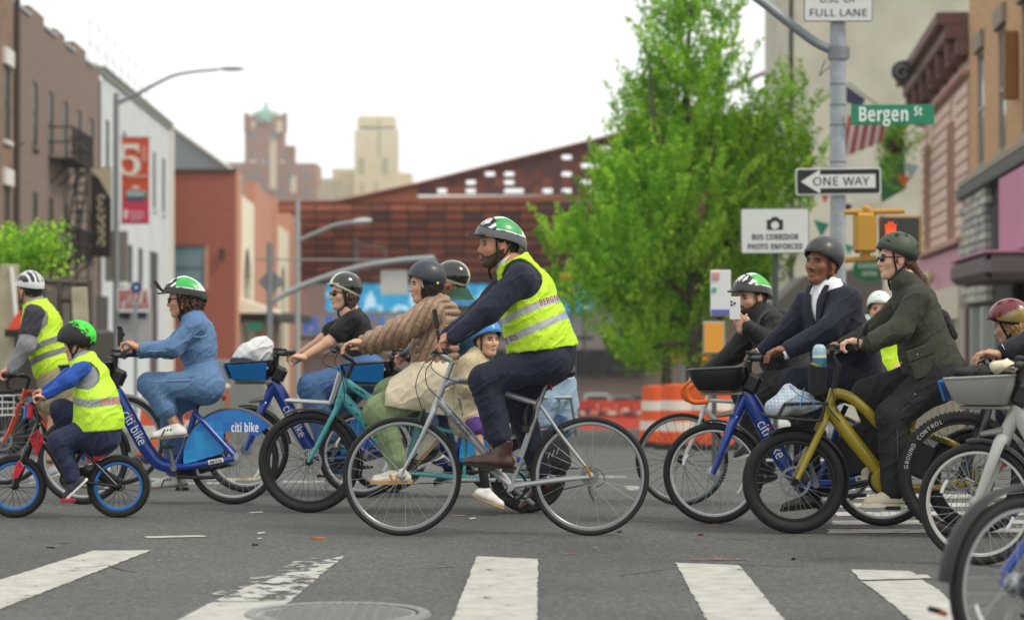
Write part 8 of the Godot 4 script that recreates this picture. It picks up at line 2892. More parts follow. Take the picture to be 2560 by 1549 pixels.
func right_side() -> void:
	# tall rendered party wall far down the avenue
	var stucco := tri_mat("stucco", ntex(0.010, "a9a796", "c9c6b6", FastNoiseLite.TYPE_SIMPLEX_SMOOTH, 6,101,512, "bdbaa8"), 0.05,0.92)
	var d := 140.0
	var b := node("building", self, Vector3(20, ground_y(d), -d - 8))
	tag(b, "tall building with a blank weathered cream wall behind the street signs", "building")
	var x0 := at(1985,0, d).x
	var mb := MB.new()
	mb.bx(Vector3(x0 + 8.0,12.0,-d - 8.0), Vector3(16.0,36.0,16.0), 0.0)
	put(mb, "wall", stucco, b)
	var ux := Vector3(0.094,0,-1).normalized()
	var nr := Vector3(-1,0,-0.094).normalized()
	var holes := []
	for k in 5:
		for j in 6: holes.append([2.0 + k * 8.0,3.0 + j * 4.0,4.6 + k * 8.0,5.6 + j * 4.0])
	wall(b, courses("dun_brick", "8a7468", "7a675c", 103), Vector3(x0 - 0.25,0,-d + 0.2), ux, 46.0,-5.0,30.0, nr, holes, {"glass": M("4c4a48", 0.2), "frame": M("6a5b52", 0.7), "reveal": 0.08}, "front_wall")
	var X := func(dd: float) -> Vector3: return Vector3(5.31 + 0.094 * dd, 0,-dd)
	var el := sqrt(1.0 + 0.094 * 0.094)
	# pink clapboard house with brown cornice
	var pk := node("building", self, X.call(63.0))
	tag(pk, "pink clapboard building with heavy brown cornice", "building")
	var pink := M("dcc0b2", 0.85)
	var ph := [[(59.5 - 55.7 - 0.6) * el, 3.65, (59.5 - 55.7 + 0.6) * el, 5.95],[(67.0 - 55.7 - 0.5) * el, 3.65, (67.0 - 55.7 + 0.5) * el, 5.95]]
	wall(pk, pink, X.call(55.7), ux, 14.3 * el, -3.0,8.0, nr, ph, {"glass": M("8a6a5c", 0.3), "frame": M("b99a8c", 0.8), "reveal": 0.06})
	var bz := Basis(ux, Vector3.UP, ux.cross(Vector3.UP))
	for k in 12:
		for seg in [[55.75,58.75],[60.2,66.2],[67.8,69.9]]:
			var cb := MB.new()
			cb.bx((X.call(seg[0]) + X.call(seg[1])) / 2 + nr * 0.03 + Vector3(0,3.45 + k * 0.30,0), Vector3((seg[1] - seg[0]) * el, 0.25,0.06), 0.012, bz)
			put(cb, "clapboard", pink, pk)
	for q in [58.95,60.05,66.45,67.55]:
		var pl := MB.new()
		pl.bx(X.call(q) + nr * 0.06 + Vector3(0,4.8,0), Vector3(0.22,2.9,0.14), 0.01, bz)
		put(pl, "window_surround", M("b08d7c", 0.85), pk)
	var brn := M("745650", 0.75)
	for q in [[8.35,0.30,0.75],[8.05,0.34,0.55],[7.70,0.40,0.30],[7.10,0.14,0.22],[3.25,0.16,0.30]]:
		var cn := MB.new()
		cn.bx(X.call(62.85) + nr * q[2] / 2 + Vector3(0, q[0],0), Vector3(14.4 * el, q[1], q[2]), 0.03, bz)
		put(cn, "cornice", brn if q[0] > 7.5 else M("b59084", 0.8), pk)
	for k in 6:
		var cn := MB.new()
		cn.bx(X.call(56.2 + k * 2.65) + nr * 0.25 + Vector3(0,7.72,0), Vector3(0.22,0.62,0.5), 0.03, bz)
		put(cn, "bracket", brn, pk)
	var fas := MB.new()
	fas.bx(X.call(62.85) + nr * 0.06 + Vector3(0,2.62,0), Vector3(14.2 * el, 0.95,0.2), 0.0, bz)
	put(fas, "fascia", M("c493a0", 0.8), pk)
	var gl := MB.new()
	gl.ellip(Transform3D(Basis.from_scale(Vector3(0.16,0.18,0.16)), X.call(62.5) + nr * 0.4 + Vector3(0,2.5,0)), 12,8)
	put(gl, "globe_lamp", M("b9b68e", 0.4), pk)
	var crm := M("c3bba6", 0.8)
	for q in [56.2,58.2,60.3,62.5,65.0,67.5,69.7]:
		var pl := MB.new()
		pl.bx(X.call(q) + nr * 0.10 + Vector3(0,0.0,0), Vector3(0.30,4.4,0.3), 0.01, bz)
		put(pl, "shop_pilaster", crm, pk)
	var sb := MB.new()
	sb.bx(X.call(62.85) + nr * 0.12 + Vector3(0,1.80,0), Vector3(14.2 * el, 0.75,0.28), 0.0, bz)
	put(sb, "shop_sign_band", M("cfc8b2", 0.8), pk)
	var gs := MB.new()
	gs.bx(X.call(62.85) + nr * 0.03 + Vector3(0,0.2,0), Vector3(14.2 * el, 3.0,0.05), 0.0, bz)
	put(gs, "shop_glass", M("54655c", 0.08), pk)
	var core := MB.new()
	core.bx(X.call(62.85) - nr * 4.2 + Vector3(0,2.6,0), Vector3(14.2 * el, 11.5,7.8), 0.0, bz)
	put(core, "core", pink, pk)
	# tan brick corner house with stone-clad pier and pink shop
	var tn := node("building", self, X.call(49.0))
	tag(tn, "tan brick corner building over a grey stone pier and pink shop front", "building")
	var tan_ := courses("tan_brick", "d8a878", "b58a5e", 105)
	var th := []
	for q in [53.0,48.7,44.6,40.8]: th.append([(q - 37.0 - 0.7) * el, 4.78, (q - 37.0 + 0.7) * el, 7.28])
	wall(tn, tan_, X.call(37.0), ux, 18.6 * el, 4.4,12.5, nr, th, {"glass": M("5a6063", 0.12), "frame": M("9a9c98", 0.6), "reveal": 0.07, "lintel": M("8f8678", 0.9), "lh": 0.2, "sill": M("a39a8a", 0.9)}, "brick_wall")
	var core2 := MB.new()
	core2.bx(X.call(46.3) - nr * 4.4 + Vector3(0,4.6,0), Vector3(18.5 * el, 15.7,8.0), 0.0, bz)
	put(core2, "core", tan_, tn)
	var bd := MB.new()
	bd.bx(X.call(46.3) + nr * 0.16 + Vector3(0,4.26,0), Vector3(18.8 * el, 0.24,0.30), 0.02, bz)
	put(bd, "dark_cornice", M("565a59", 0.7), tn)
	var gu := MB.new()
	gu.bx(X.call(46.3) + nr * 0.10 + Vector3(0,4.50,0), Vector3(18.7 * el, 0.16,0.34), 0.02, bz)
	put(gu, "stone_ledge", M("9d9484", 0.9), tn)
	# pier of rough grey stones, each its own block
	var stones := []
	for h in ["a9a9a4", "bcbcb4", "c9c8bc", "98989a", "b0a99c"]: stones.append(M(h, 0.92))
	var rr := RandomNumberGenerator.new()
	rr.seed = 33
	var y := 1.75
	while y < 4.05:
		var x := 49.9 + (0.3 if int(y * 10) % 2 == 0 else 0.0)
		while x < 55.3:
			var w := rr.randf_range(0.45,0.95)
			var so := MB.new()
			so.bx(X.call(x + w / 2) + nr * (0.10 + rr.randf() * 0.05) + Vector3(0, y + 0.09,0), Vector3((w - 0.02) * el, 0.165,0.16), 0.02, bz)
			put(so, "stone", stones[rr.randi() % 5], tn)
			x += w
		y += 0.185
	var pb := MB.new()
	pb.bx(X.call(52.6) - nr * 0.1 + Vector3(0,0.5,0), Vector3(5.6 * el, 7.2,0.3), 0.0, bz)
	put(pb, "pier_core", M("5f5d58", 0.9), tn)
	var pn := M("c98aa8", 0.8)
	for k in 7:
		var pw := MB.new()
		pw.bx(X.call(41.2 + k * 0.82) + nr * 0.20 + Vector3(0,3.35,0), Vector3(0.78 * el, 1.45,0.2), 0.01, bz)
		put(pw, "pink_board", pn, tn)
	var op := MB.new()
	op.bx(X.call(47.9) + nr * 0.02 + Vector3(0,2.8,0), Vector3(3.6 * el, 2.6,0.1), 0.0, bz)
	put(op, "dark_opening", M("1b1a1b", 0.8), tn)
	var aw := MB.new()
	aw.bx(X.call(43.6) + nr * 0.65 + Vector3(0,2.25,0), Vector3(6.6 * el, 0.45,1.1), 0.12, bz)
	put(aw, "pink_canopy", M("6f6466", 0.8), tn)
	var at_ := MB.new()
	at_.bx(X.call(43.6) + nr * 0.65 + Vector3(0,2.49,0), Vector3(6.6 * el, 0.05,1.12), 0.02, bz)
	put(at_, "canopy_top", pn, tn)
	for q in [[55.2, "c8c0ac"],[54.0, "6a4a40"],[52.9, "a9aaa6"],[50.5, "b9bab6"],[48.0, "8f908c"],[45.5, "c0c1bd"]]:
		var pl := MB.new()
		pl.bx(X.call(q[0]) + nr * 0.12 + Vector3(0,-0.3,0), Vector3(0.34,3.9,0.24), 0.01, bz)
		put(pl, "shop_post", M(q[1],0.8), tn)
	var sg := MB.new()
	sg.bx(X.call(48.6) + nr * 0.06 + Vector3(0,-0.3,0), Vector3(13.4 * el, 3.9,0.06), 0.0, bz)
	put(sg, "shop_glass", M("8b9a98", 0.1), tn)
	# hanging oriel frame at the very edge
	var oz := MB.new()
	oz.bx(X.call(45.9) + nr * 0.14 + Vector3(0,6.2,0), Vector3(0.25,1.3,0.25), 0.02, bz)
	put(oz, "oriel_frame", M("8a5f33", 0.8), tn)
	# pub front between: awning, oval sign, plants, flags
	var aw2 := node("awning", self, at(1990,735,76.0))
	tag(aw2, "dark grey sloped awning behind the man in navy suit", "awning")
	var am := MB.new()
	am.prism(PackedVector2Array([Vector2(-1.3,-0.75), Vector2(2.6,-0.75), Vector2(2.6,0.9), Vector2(0.1,0.55)]), 3.0, Transform3D(Basis.IDENTITY, at(1990,735,78.0)))
	put(am, "cloth", M("5b5852", 0.9), aw2)
	var av := MB.new()
	av.bx(at(2050,800,76.4), Vector3(3.4,0.5,0.1), 0.0)
	put(av, "valance", M("3e3b37", 0.9), aw2)
	var wf := MB.new()
	wf.bx(at(2130,850,80.0), Vector3(5.2,2.6,0.3), 0.0)
	tag(put(wf, "pub_facade", M("4c3626", 0.8)), "brown timber pub front under the dark awning", "shop front")
	var ov := node("oval_sign", self, at(2175,672,60.0))
	tag(ov, "green oval sign with white letters behind the woman in green helmet", "sign")
	var om := MB.new()
	var ol := PackedVector2Array()
	for k in 28: ol.append(Vector2(cos(TAU * k / 28.0) * 0.42, sin(TAU * k / 28.0) * 0.32))
	om.prism(ol, 0.06, Transform3D(Basis.IDENTITY, at(2175,672,60.0)))
	put(om, "board", M("1f7a4c", 0.6), ov)
	lettering("GARDEN", 0.12, at(2175,664,59.95), Basis.IDENTITY, M("cfe6d2", 0.6), ov, 0.02, true, false, 0.56)
	lettering("OPEN", 0.12, at(2175,684,59.95), Basis.IDENTITY, M("cfe6d2", 0.6), ov, 0.02, true, false, 0.36)
	var kb := node("utility_box", self, at(2169,790,30.0))
	tag(kb, "green street cabinet with pale domed top behind the standing person", "cabinet")
	var km := MB.new()
	km.bx(at(2169,870,30.0), Vector3(0.21,0.62,0.21), 0.02)
	put(km, "body", M("2c5a41", 0.6), kb)
	var kd := MB.new()
	kd.ellip(Transform3D(Basis.from_scale(Vector3(0.095,0.11,0.095)), at(2169,808,30.0)), 16,10)
	put(kd, "dome", M("8fb0ae", 0.5), kb)
	var fl := node("flag", self, at(2140,300,62.0))
	tag(fl, "striped red and white flag with blue corner hanging from a slanted pole", "flag")
	var pm := MB.new()
	pm.tube([at(2205,270,62.0), at(2120,205,62.0)],0.02,6)
	put(pm, "pole", M("5a5650", 0.6), fl)
	var ca := MB.new()
	ca.prism(PackedVector2Array([Vector2(-0.26,0.33), Vector2(0.24,-0.02), Vector2(0.14,-0.26), Vector2(-0.26,-0.10)]), 0.02, Transform3D(Basis.IDENTITY, at(2142,245,62.0)))
	put(ca, "canton", M("3a3a5c", 0.85), fl)
	for k in 9:
		var stp := MB.new()
		var x := -0.42 + k * 0.115
		stp.prism(PackedVector2Array([Vector2(x + 0.12,0.62), Vector2(x + 0.235,0.62), Vector2(x + 0.02 + 0.01 * k, -0.46 + 0.05 * k), Vector2(x - 0.095 + 0.01 * k, -0.46 + 0.05 * k)]), 0.02, Transform3D(Basis(Vector3.UP, 0.2), at(2150,350,62.0 + 0.02 * (k % 2))))
		put(stp, "stripe", M("a34a4c" if k % 2 == 0 else "d6d2cc", 0.85), fl)
	var hb := node("hanging_basket", self, at(2235,340,66.0))
	tag(hb, "hanging basket of trailing green plants on the pub front", "plant")
	leaf_cloud(hb, "foliage", 66.0,[[2228,345,45,32],[2260,370,30,40],[2210,365,25,22],[2235,420,22,50]],1800,0.06,9)
	var hbk := MB.new()
	hbk.ellip(Transform3D(Basis.from_scale(Vector3(0.3,0.25,0.3)), at(2235,362,66.0)), 12,8)
	put(hbk, "basket", M("3c3326", 0.9), hb)
	var bn := node("banner_cloth", self, at(2240,440,68.0))
	tag(bn, "green cloth banner hanging on the pub front under the basket", "banner")
	var bm := MB.new()
	bm.prism(PackedVector2Array([Vector2(-0.45,0.5), Vector2(0.25,0.75), Vector2(0.3,-0.35), Vector2(-0.4,-0.75)]), 0.05, Transform3D(Basis.IDENTITY, at(2240,440,68.0)))
	put(bm, "cloth", M("3f7a45", 0.85), bn)
	var cols := [["1f8a5a", 2058,378,0.13],["d06a24", 2064,495,0.11],["3c8f80", 2056,570,0.20],["2f3f78", 2120,520,0.14],["46a08c", 2124,622,0.13],["c9642c", 2262,452,0.17],["9fb0b4", 2280,425,0.20]]
	var nm := ["green", "orange", "large teal", "dark blue", "small teal", "rust orange", "pale grey"]
	for k in cols.size():
		var q = cols[k]
		var tm := MB.new()
		var r: float = q[3]
		tm.prism(PackedVector2Array([Vector2(-r, r), Vector2(r * 0.9, r * 0.5), Vector2(-r * 0.1,-r * 1.1)]), 0.02, Transform3D(Basis.IDENTITY, at(q[1], q[2],58.0)))
		tag(put(tm, "bunting_flag", M(q[0],0.85)), nm[k] + " bunting pennant strung before the blank cream wall", "pennant", "bunting across the avenue")
	var rs := node("round_sign", self, at(2257,178,64.0))
	tag(rs, "black round bracket sign hanging below the brown cornice", "sign")
	var rm := MB.new()
	rm.lathe([Vector2(0,-0.05), Vector2(0.28,-0.05), Vector2(0.28,0.05), Vector2(0,0.05)], Transform3D(Basis.IDENTITY, at(2257,178,64.0)), 28)
	put(rm, "disc", M("25282a", 0.6), rs)
	var rb := MB.new()
	rb.tube([at(2290,150,64.0), at(2262,152,64.0), at(2257,160,64.0)],0.025,6)
	rb.tube([at(2290,140,64.0), at(2290,185,64.0)],0.03,6)
	put(rb, "bracket", M("25282a", 0.6), rs)
	var gg := MB.new()
	var gl2 := []
	for k in 14: gl2.append(at(2257,178,63.92) + Vector3(cos(0.5 + k * 0.4) * 0.15, sin(0.5 + k * 0.4) * 0.15,0))
	gl2.append(at(2258,178,63.92))
	gg.tube(gl2,0.022,6)
	put(gg, "emblem", M("8d8f8a", 0.6), rs)

func leaf_cloud(root: Node3D, called: String, d: float, clumps: Array, count: int, size: float, seed_: int, lo := "4f8a22", hi := "c2ea48", spread := 0.8) -> void:
	# sprigs of small leaves through each clump's volume
	var r := RandomNumberGenerator.new()
	r.seed = seed_
	var area := 0.0
	for c in clumps: area += c[2] * c[3]
	var mb := MB.new()
	var a := lin(lo)
	var b := lin(hi)
	for c in clumps:
		var o := at(c[0], c[1], d + (c[4] if c.size() > 4 else 0.0))
		var rx: float = c[2] * d / F
		var ry: float = c[3] * d / F
		var n := int(count * c[2] * c[3] / area / 9.0)
		for i in n:
			var p := Vector3(r.randfn(), r.randfn(), r.randfn())
			p = p.normalized() * pow(r.randf(), 0.40)
			var q := o + Vector3(p.x * rx, p.y * ry, p.z * rx * spread)
			var ax := (Vector3(p.x * 0.6,0.95 + p.y * 0.3, p.z * 0.6) + Vector3(r.randfn(), r.randfn(), r.randfn()) * 0.35).normalized()
			var tone := clampf(0.48 + r.randfn() * 0.32,0.0,1.0)
			for k in 9:
				var at_ := q + ax * size * 1.15 * k + Vector3(r.randfn(), r.randfn(), r.randfn()) * size * 0.5
				var nn := Vector3(r.randfn(), r.randfn() + 0.5, r.randfn()).normalized()
				var u := nn.cross(ax).normalized()
				var w := (ax + Vector3(r.randfn(), r.randfn(), r.randfn()) * 0.5).normalized()
				nn = u.cross(w).normalized()
				mb.col = a.lerp(b, clampf(tone + r.randfn() * 0.12,0.0,1.0))
				var sz := size * r.randf_range(0.7,1.25)
				var i0 := mb.vert(at_ - u * sz * 0.12, nn)
				var i1 := mb.vert(at_ + u * sz * 0.75 + w * sz * 0.9, nn)
				var i2 := mb.vert(at_ + w * sz * 1.05, nn)
				var i3 := mb.vert(at_ - u * sz * 0.75 + w * sz * 0.9, nn)
				mb.quad(i0, i1, i2, i3)
	leaf_material()
	put(mb, called, mats["leaf_mat"], root)

func spray_crown(root: Node3D, d: float, clumps: Array, sprays: int, seed_: int, lo: String, hi: String) -> void:
	# a crown of upright feathery sprays: each a pointed column of small fan leaves round its own twig
	var r := RandomNumberGenerator.new()
	r.seed = seed_
	var area := 0.0
	for c in clumps: area += c[2] * c[3]
	var mb := MB.new()
	var a := lin(lo)
	var b := lin(hi)
	for c in clumps:
		var o := at(c[0], c[1], d + (c[4] if c.size() > 4 else 0.0))
		var rx: float = c[2] * d / F
		var ry: float = c[3] * d / F
		for i in maxi(3, int(sprays * c[2] * c[3] / area)):
			var p := Vector3(r.randfn(), r.randfn(), r.randfn()).normalized() * pow(r.randf(), 0.45)
			var q := o + Vector3(p.x * rx, p.y * ry * 0.9 - 0.15, p.z * rx * 0.9)
			var ax := (Vector3(p.x * 0.75,1.0, p.z * 0.75) + Vector3(r.randfn(), r.randfn() * 0.3, r.randfn()) * 0.22).normalized()
			var ln := r.randf_range(0.45,0.95)
			var tone := clampf(0.5 + r.randfn() * 0.25,0.0,1.0)
			for k in 64:
				var t := pow(r.randf(), 0.8)
				var w := 0.135 * (1.0 - 0.80 * t)
				var an := r.randf() * TAU
				var side := Vector3(cos(an), 0.15, sin(an))
				var at_ := q + ax * ln * t + side * w * sqrt(r.randf())
				var up := (ax * 0.55 + side * 0.7 + Vector3(r.randfn(), r.randfn(), r.randfn()) * 0.25).normalized()
				var u := up.cross(Vector3(r.randfn(), r.randfn(), r.randfn())).normalized()
				var nn := u.cross(up).normalized()
				if nn.y < 0: nn = -nn
				mb.col = a.lerp(b, clampf(tone + r.randfn() * 0.12,0.0,1.0))
				var sz := r.randf_range(0.038,0.062)
				var i0 := mb.vert(at_, nn)
				var i1 := mb.vert(at_ + u * sz * 0.75 + up * sz * 0.8, nn)
				var i2 := mb.vert(at_ + up * sz * 1.0, nn)
				var i3 := mb.vert(at_ - u * sz * 0.75 + up * sz * 0.8, nn)
				mb.quad(i0, i1, i2, i3)
	leaf_material()
	put(mb, "crown", mats["leaf_mat"], root)

func leaf_material() -> void:
	if not mats.has("leaf_mat"):
		var lm := StandardMaterial3D.new()
		lm.vertex_color_use_as_albedo = true
		lm.roughness = 0.85
		lm.backlight_enabled = true
		lm.backlight = Color(0.55,0.72,0.2)
		mats["leaf_mat"] = lm

func tree() -> void:
	var d := 45.0
	var root := node("tree", self, Vector3(at(1735,0, d).x, ground_y(d), -d))
	tag(root, "tall bright green street tree in fresh leaf beside the arena", "tree")
	var bark := tri_mat("bark", ntex(0.04, "4a4038", "6a5f54", FastNoiseLite.TYPE_SIMPLEX_SMOOTH, 4,121,256), 1.2,0.95)
	var tr := MB.new()
	tr.tube(smooth([at(1735,1130, d), at(1732,980, d), at(1738,800, d), at(1728,600, d), at(1715,380, d), at(1720,160, d), at(1728,10, d)],4), ramp([0.17,0.15,0.14,0.11,0.08,0.05,0.02],25), 12)
	put(tr, "trunk", bark, root)
	var r := RandomNumberGenerator.new()
	r.seed = 3
	for q in [[1735,760,1600,620,1540,430],[1733,720,1840,600,1880,400],[1730,640,1560,700,1440,610],[1736,800,1640,790,1530,740],[1730,620,1900,560,1985,260],[1722,450,1640,330,1625,130],[1722,420,1790,260,1805,20],[1735,820,1820,780,1860,700],[1737,860,1660,860,1620,880],[1735,700,1700,560,1690,420],[1733,700,1770,520,1790,350]]:
		var lm := MB.new()
		lm.tube(smooth([at(q[0], q[1], d), at(q[2], q[3], d + r.randf_range(-0.6,0.6)), at(q[4], q[5], d + r.randf_range(-1.2,1.2))],4), ramp([0.07,0.045,0.012],9), 8)
		put(lm, "limb", bark, root)
	spray_crown(root, d, [[1640,110,24,120],[1690,60,30,130],[1745,20,30,130,0.4],[1800,50,26,120,-0.3],[1828,170,20,80],[1600,250,28,80],[1660,230,50,90],[1730,190,60,100,-0.5],[1785,230,44,80,0.4],[1690,330,100,90],[1610,360,40,70,0.6],[1780,370,70,90],[1850,400,60,110],[1880,300,24,90],[1935,320,26,100],[1990,300,24,120],[2010,400,26,80],[1900,430,70,90],[1560,470,85,80],[1690,480,150,120,-0.6],[1830,560,150,110],[1960,470,80,90],[1450,620,70,75],[1400,600,32,35],[1530,640,100,90,0.8],[1660,640,130,100,-0.8],[1520,750,120,80],[1680,780,130,95,0.5],[1840,710,90,90],[1410,740,40,40],[1620,880,80,55],[1590,560,100,80,-0.5],[1760,900,50,40],[1900,660,70,60],[1548,400,22,60],[1520,540,40,50],[1580,700,60,60,-0.8]],1500,17, "5a9624", "c6ee4e")
	var t2 := node("tree", self, Vector3(at(1640,0,62).x, ground_y(62), -62))
	tag(t2, "smaller street tree farther back with thin dark trunk", "tree")
	var tm := MB.new()
	tm.tube([at(1665,1000,62.0), at(1668,900,62.0), at(1655,780,62.0)],[0.16,0.12,0.07],8)
	put(tm, "trunk", bark, t2)
	leaf_cloud(t2, "crown", 62.0,[[1640,830,90,70],[1610,900,60,50],[1700,860,70,60],[1560,860,40,40]],6000,0.07,27, "3c6a1c", "8cb836")

func pole(root: Node3D, called: String, x: float, y0: float, d: float, r: float, m: Material, r1 := -1.0) -> void:
	var mb := MB.new()
	var top := at(x, y0, d)
	mb.tube([Vector3(top.x, ground_y(d), -d), top],[r, r if r1 < 0 else r1],12)
	put(mb, called, m, root)

func slab(root: Node3D, called: String, x: float, y: float, w: float, h: float, d: float, t: float, m: Material, b := Basis.IDENTITY) -> MeshInstance3D:
	# a flat board w x h photograph pixels across, t metres thick
	var mb := MB.new()
	mb.bx(at(x, y, d), Vector3(w * d / F, h * d / F, t), minf(t * 0.3,0.01), b)
	return put(mb, called, m, root)

func rounded(w: float, h: float, r: float) -> PackedVector2Array:
	var o := PackedVector2Array()
	for c in [[1,1,0.0],[-1,1,90.0],[-1,-1,180.0],[1,-1,270.0]]:
		for k in 6:
			var a := deg_to_rad(c[2] + k * 18.0)
			o.append(Vector2(c[0] * (w / 2 - r) + cos(a) * r, c[1] * (h / 2 - r) + sin(a) * r))
	return o

func sign_plate(root: Node3D, x: float, y: float, w: float, h: float, d: float, face_: Material, rim: Material, tilt := 0.0, border := 4.0) -> Transform3D:
	var s := d / F
	var xf := Transform3D(Basis(Vector3(0,0,1), tilt), at(x, y, d))
	var a := MB.new()
	a.prism(rounded(w * s, h * s, 7 * s), 0.02, xf)
	put(a, "backing_plate", rim, root)
	var b := MB.new()
	b.prism(rounded((w - border * 2) * s, (h - border * 2) * s, 5 * s), 0.006, xf * Transform3D(Basis.IDENTITY, Vector3(0,0,0.013)))
	put(b, "face_plate", face_, root)
	return xf

func poles_and_signs() -> void:
	var galv := tri_mat("galvanised", ntex(0.03, "8d949a", "a9b0b6", FastNoiseLite.TYPE_SIMPLEX_SMOOTH, 4,131,256), 1.0,0.5)
	var galv2 := M("878e92", 0.5,0.3)
	var blk := M("14181c", 0.6)
	var wht := M("d3d6d2", 0.6)
	# signal pole on the right with its signs
	var d := 27.0
	var s := d / F
	var sp := node("signal_pole", self, Vector3(at(2096,0, d).x, ground_y(d), -d))
	tag(sp, "grey steel signal pole carrying the street signs", "pole")
	pole(sp, "post", 2096,-60, d, 0.088, galv)
	var arm := MB.new()
	arm.tube(smooth([at(2096,130, d), at(2040,105, d), at(1960,45, d), at(1880,-15, d), at(1760,-80, d)],4), 0.052,10)
	put(arm, "mast_arm", galv2, sp)
	var cl := MB.new()
	for y in [124,140]: cl.lathe([Vector2(0.088,-0.035), Vector2(0.112,-0.035), Vector2(0.112,0.035), Vector2(0.088,0.035)], Transform3D(Basis(Vector3(1,0,0), Vector3(0,0,-1), Vector3(0,1,0)), at(2096, y, d)), 20, true)
	cl.bx(at(2118,132, d), Vector3(0.06,0.13,0.08), 0.01)
	put(cl, "clamp", M("7d8286", 0.5,0.4), sp)
	for y in [210,262,312,405,420]:
		var bd := MB.new()
		bd.lathe([Vector2(0.0885,-0.010), Vector2(0.092,-0.010), Vector2(0.092,0.010), Vector2(0.0885,0.010)], Transform3D(Basis(Vector3(1,0,0), Vector3(0,0,-1), Vector3(0,1,0)), at(2096, y, d)), 20, true)
		put(bd, "steel_band", M("7a7f83", 0.4,0.5), sp)
	var wr := MB.new()
	cable(wr, [at(2078,165, d), at(2060,178, d), at(2050,188, d), at(2064,150, d)],0.005)
	put(wr, "loose_wire", M("3a3c3e", 0.7), sp)
	var sg := node("street_sign", self, at(2233,286, d - 0.12))
	tag(sg, "green street name sign reading Bergen St", "sign")
	var gm := MB.new()
	gm.bx(at(2233,286, d - 0.12), Vector3(207 * s, 50 * s, 0.02), 0.004, Basis(Vector3(0,0,1), 0.008))
	put(gm, "plate", M("0f7f5c", 0.45), sg)
	lettering("Bergen", 36 * s, at(2210,285, d - 0.135), Basis(Vector3(0,0,1), 0.008), M("dfeae4", 0.5), sg, 0.006, true, false, 122 * s)
	lettering("St", 22 * s, at(2297,277, d - 0.135), Basis(Vector3(0,0,1), 0.008), M("dfeae4", 0.5), sg, 0.006, true, false, 20 * s)
	var ow := node("one_way_sign", self, at(2097,453, d - 0.12))
	tag(ow, "black and white ONE WAY arrow sign on the signal pole", "sign")
	var xf := sign_plate(ow, 2097,453,214,68, d - 0.12, blk, wht, 0.012,4.0)
	var ar := MB.new()
	ar.prism(PackedVector2Array([Vector2(-94 * s, 0), Vector2(-46 * s, 30 * s), Vector2(-46 * s, 17 * s), Vector2(92 * s, 17 * s), Vector2(92 * s, -17 * s), Vector2(-46 * s, -17 * s), Vector2(-46 * s, -30 * s)]), 0.005, xf * Transform3D(Basis.IDENTITY, Vector3(0,0,0.019)))
	put(ar, "arrow", wht, ow)
	lettering("ONE WAY", 21 * s, xf * Vector3(6 * s, 0,0.023), xf.basis, blk, ow, 0.005, false, false, 140 * s)
	var fl := node("lane_sign", self, at(2097,20, d - 0.12))
	tag(fl, "white sign at the top edge reading USE OF FULL LANE", "sign")
	xf = sign_plate(fl, 2097,0,172,106, d - 0.12, wht, M("2e3a36", 0.6), 0.0,2.0)
	lettering("USE OF", 19 * s, xf * Vector3(0,4 * s, 0.018), xf.basis, M("23302c", 0.6), fl, 0.005, false, false, 92 * s)
	lettering("FULL LANE", 18 * s, xf * Vector3(0,-31 * s, 0.018), xf.basis, M("23302c", 0.6), fl, 0.005, false, false, 142 * s)
	# pedestrian signals
	var ps := node("pedestrian_signal", self, at(2190,600, d - 1.0))
	tag(ps, "yellow pedestrian signal pair with lit orange hand", "signal")
	var dd := d - 1.0
	var t := dd / F
	var yel := M("b98a2c", 0.5)
	for q in [[2112,530,2262,527],[2112,650,2190,645]]:
		var bm := MB.new()
		bm.tube([at(q[0], q[1], dd), at(q[2], q[3], dd)],0.030,10)
		put(bm, "bracket", yel, ps)
	var kn := MB.new()
	kn.ellip(Transform3D(Basis.from_scale(Vector3(0.045,0.045,0.045)), at(2167,522, dd)), 12,8)
	put(kn, "knuckle", yel, ps)
	var hs := MB.new()
	hs.bx(at(2163,582, dd), Vector3(54 * t, 100 * t, 0.22), 0.03)
	put(hs, "side_housing", yel, ps)
	var nk := MB.new()
	nk.tube([at(2163,632, dd), at(2167,650, dd)],[0.06,0.04],10)
	put(nk, "neck", yel, ps)
	var hh := MB.new()
	hh.bx(at(2252,588, dd), Vector3(102 * t, 98 * t, 0.20), 0.02)
	put(hh, "housing", M("8d6a30", 0.5), ps)
	var hf := MB.new()
	hf.bx(at(2252,588, dd - 0.105), Vector3(92 * t, 88 * t, 0.02), 0.01)
	var lens := put(hf, "lens", M("2b2a27", 0.25), ps)
	var em := StandardMaterial3D.new()
	em.albedo_color = Color("e2542c")
	em.emission_enabled = true
	em.emission = Color("ff4a22")
	em.emission_energy_multiplier = 0.5
	var hd := MB.new()
	var hc := at(2228,582, dd - 0.118)
	for q in [[-10,6,-12,22],[-4,8,-4,28],[3,8,4,28],[9,6,12,22],[10,-8,24,2]]:
		hd.tube([hc + Vector3(q[0] * t, q[1] * t, 0), hc + Vector3(q[2] * t, q[3] * t, 0)],0.0105,8, true, false, 0.4, Vector3(1,0,0))
	hd.bx(hc + Vector3(0,-4 * t, 0), Vector3(26 * t, 26 * t, 0.012), 0.004)
	put(hd, "hand_symbol", em, ps)
	# bus corridor sign
	var bd2 := 25.5
	var u := bd2 / F
	var bc := node("bus_corridor_sign", self, Vector3(at(1939,0, bd2).x, ground_y(bd2), -bd2))
	tag(bc, "white sign with camera symbol reading BUS CORRIDOR PHOTO ENFORCED", "sign")
	pole(bc, "post", 1939,560, bd2 + 0.06,0.032, M("3d4a44", 0.6))
	xf = sign_plate(bc, 1938,577,172,114, bd2, M("cfd2cd", 0.6), M("7d817d", 0.5), 0.008,3.0)
	var cmm := MB.new()
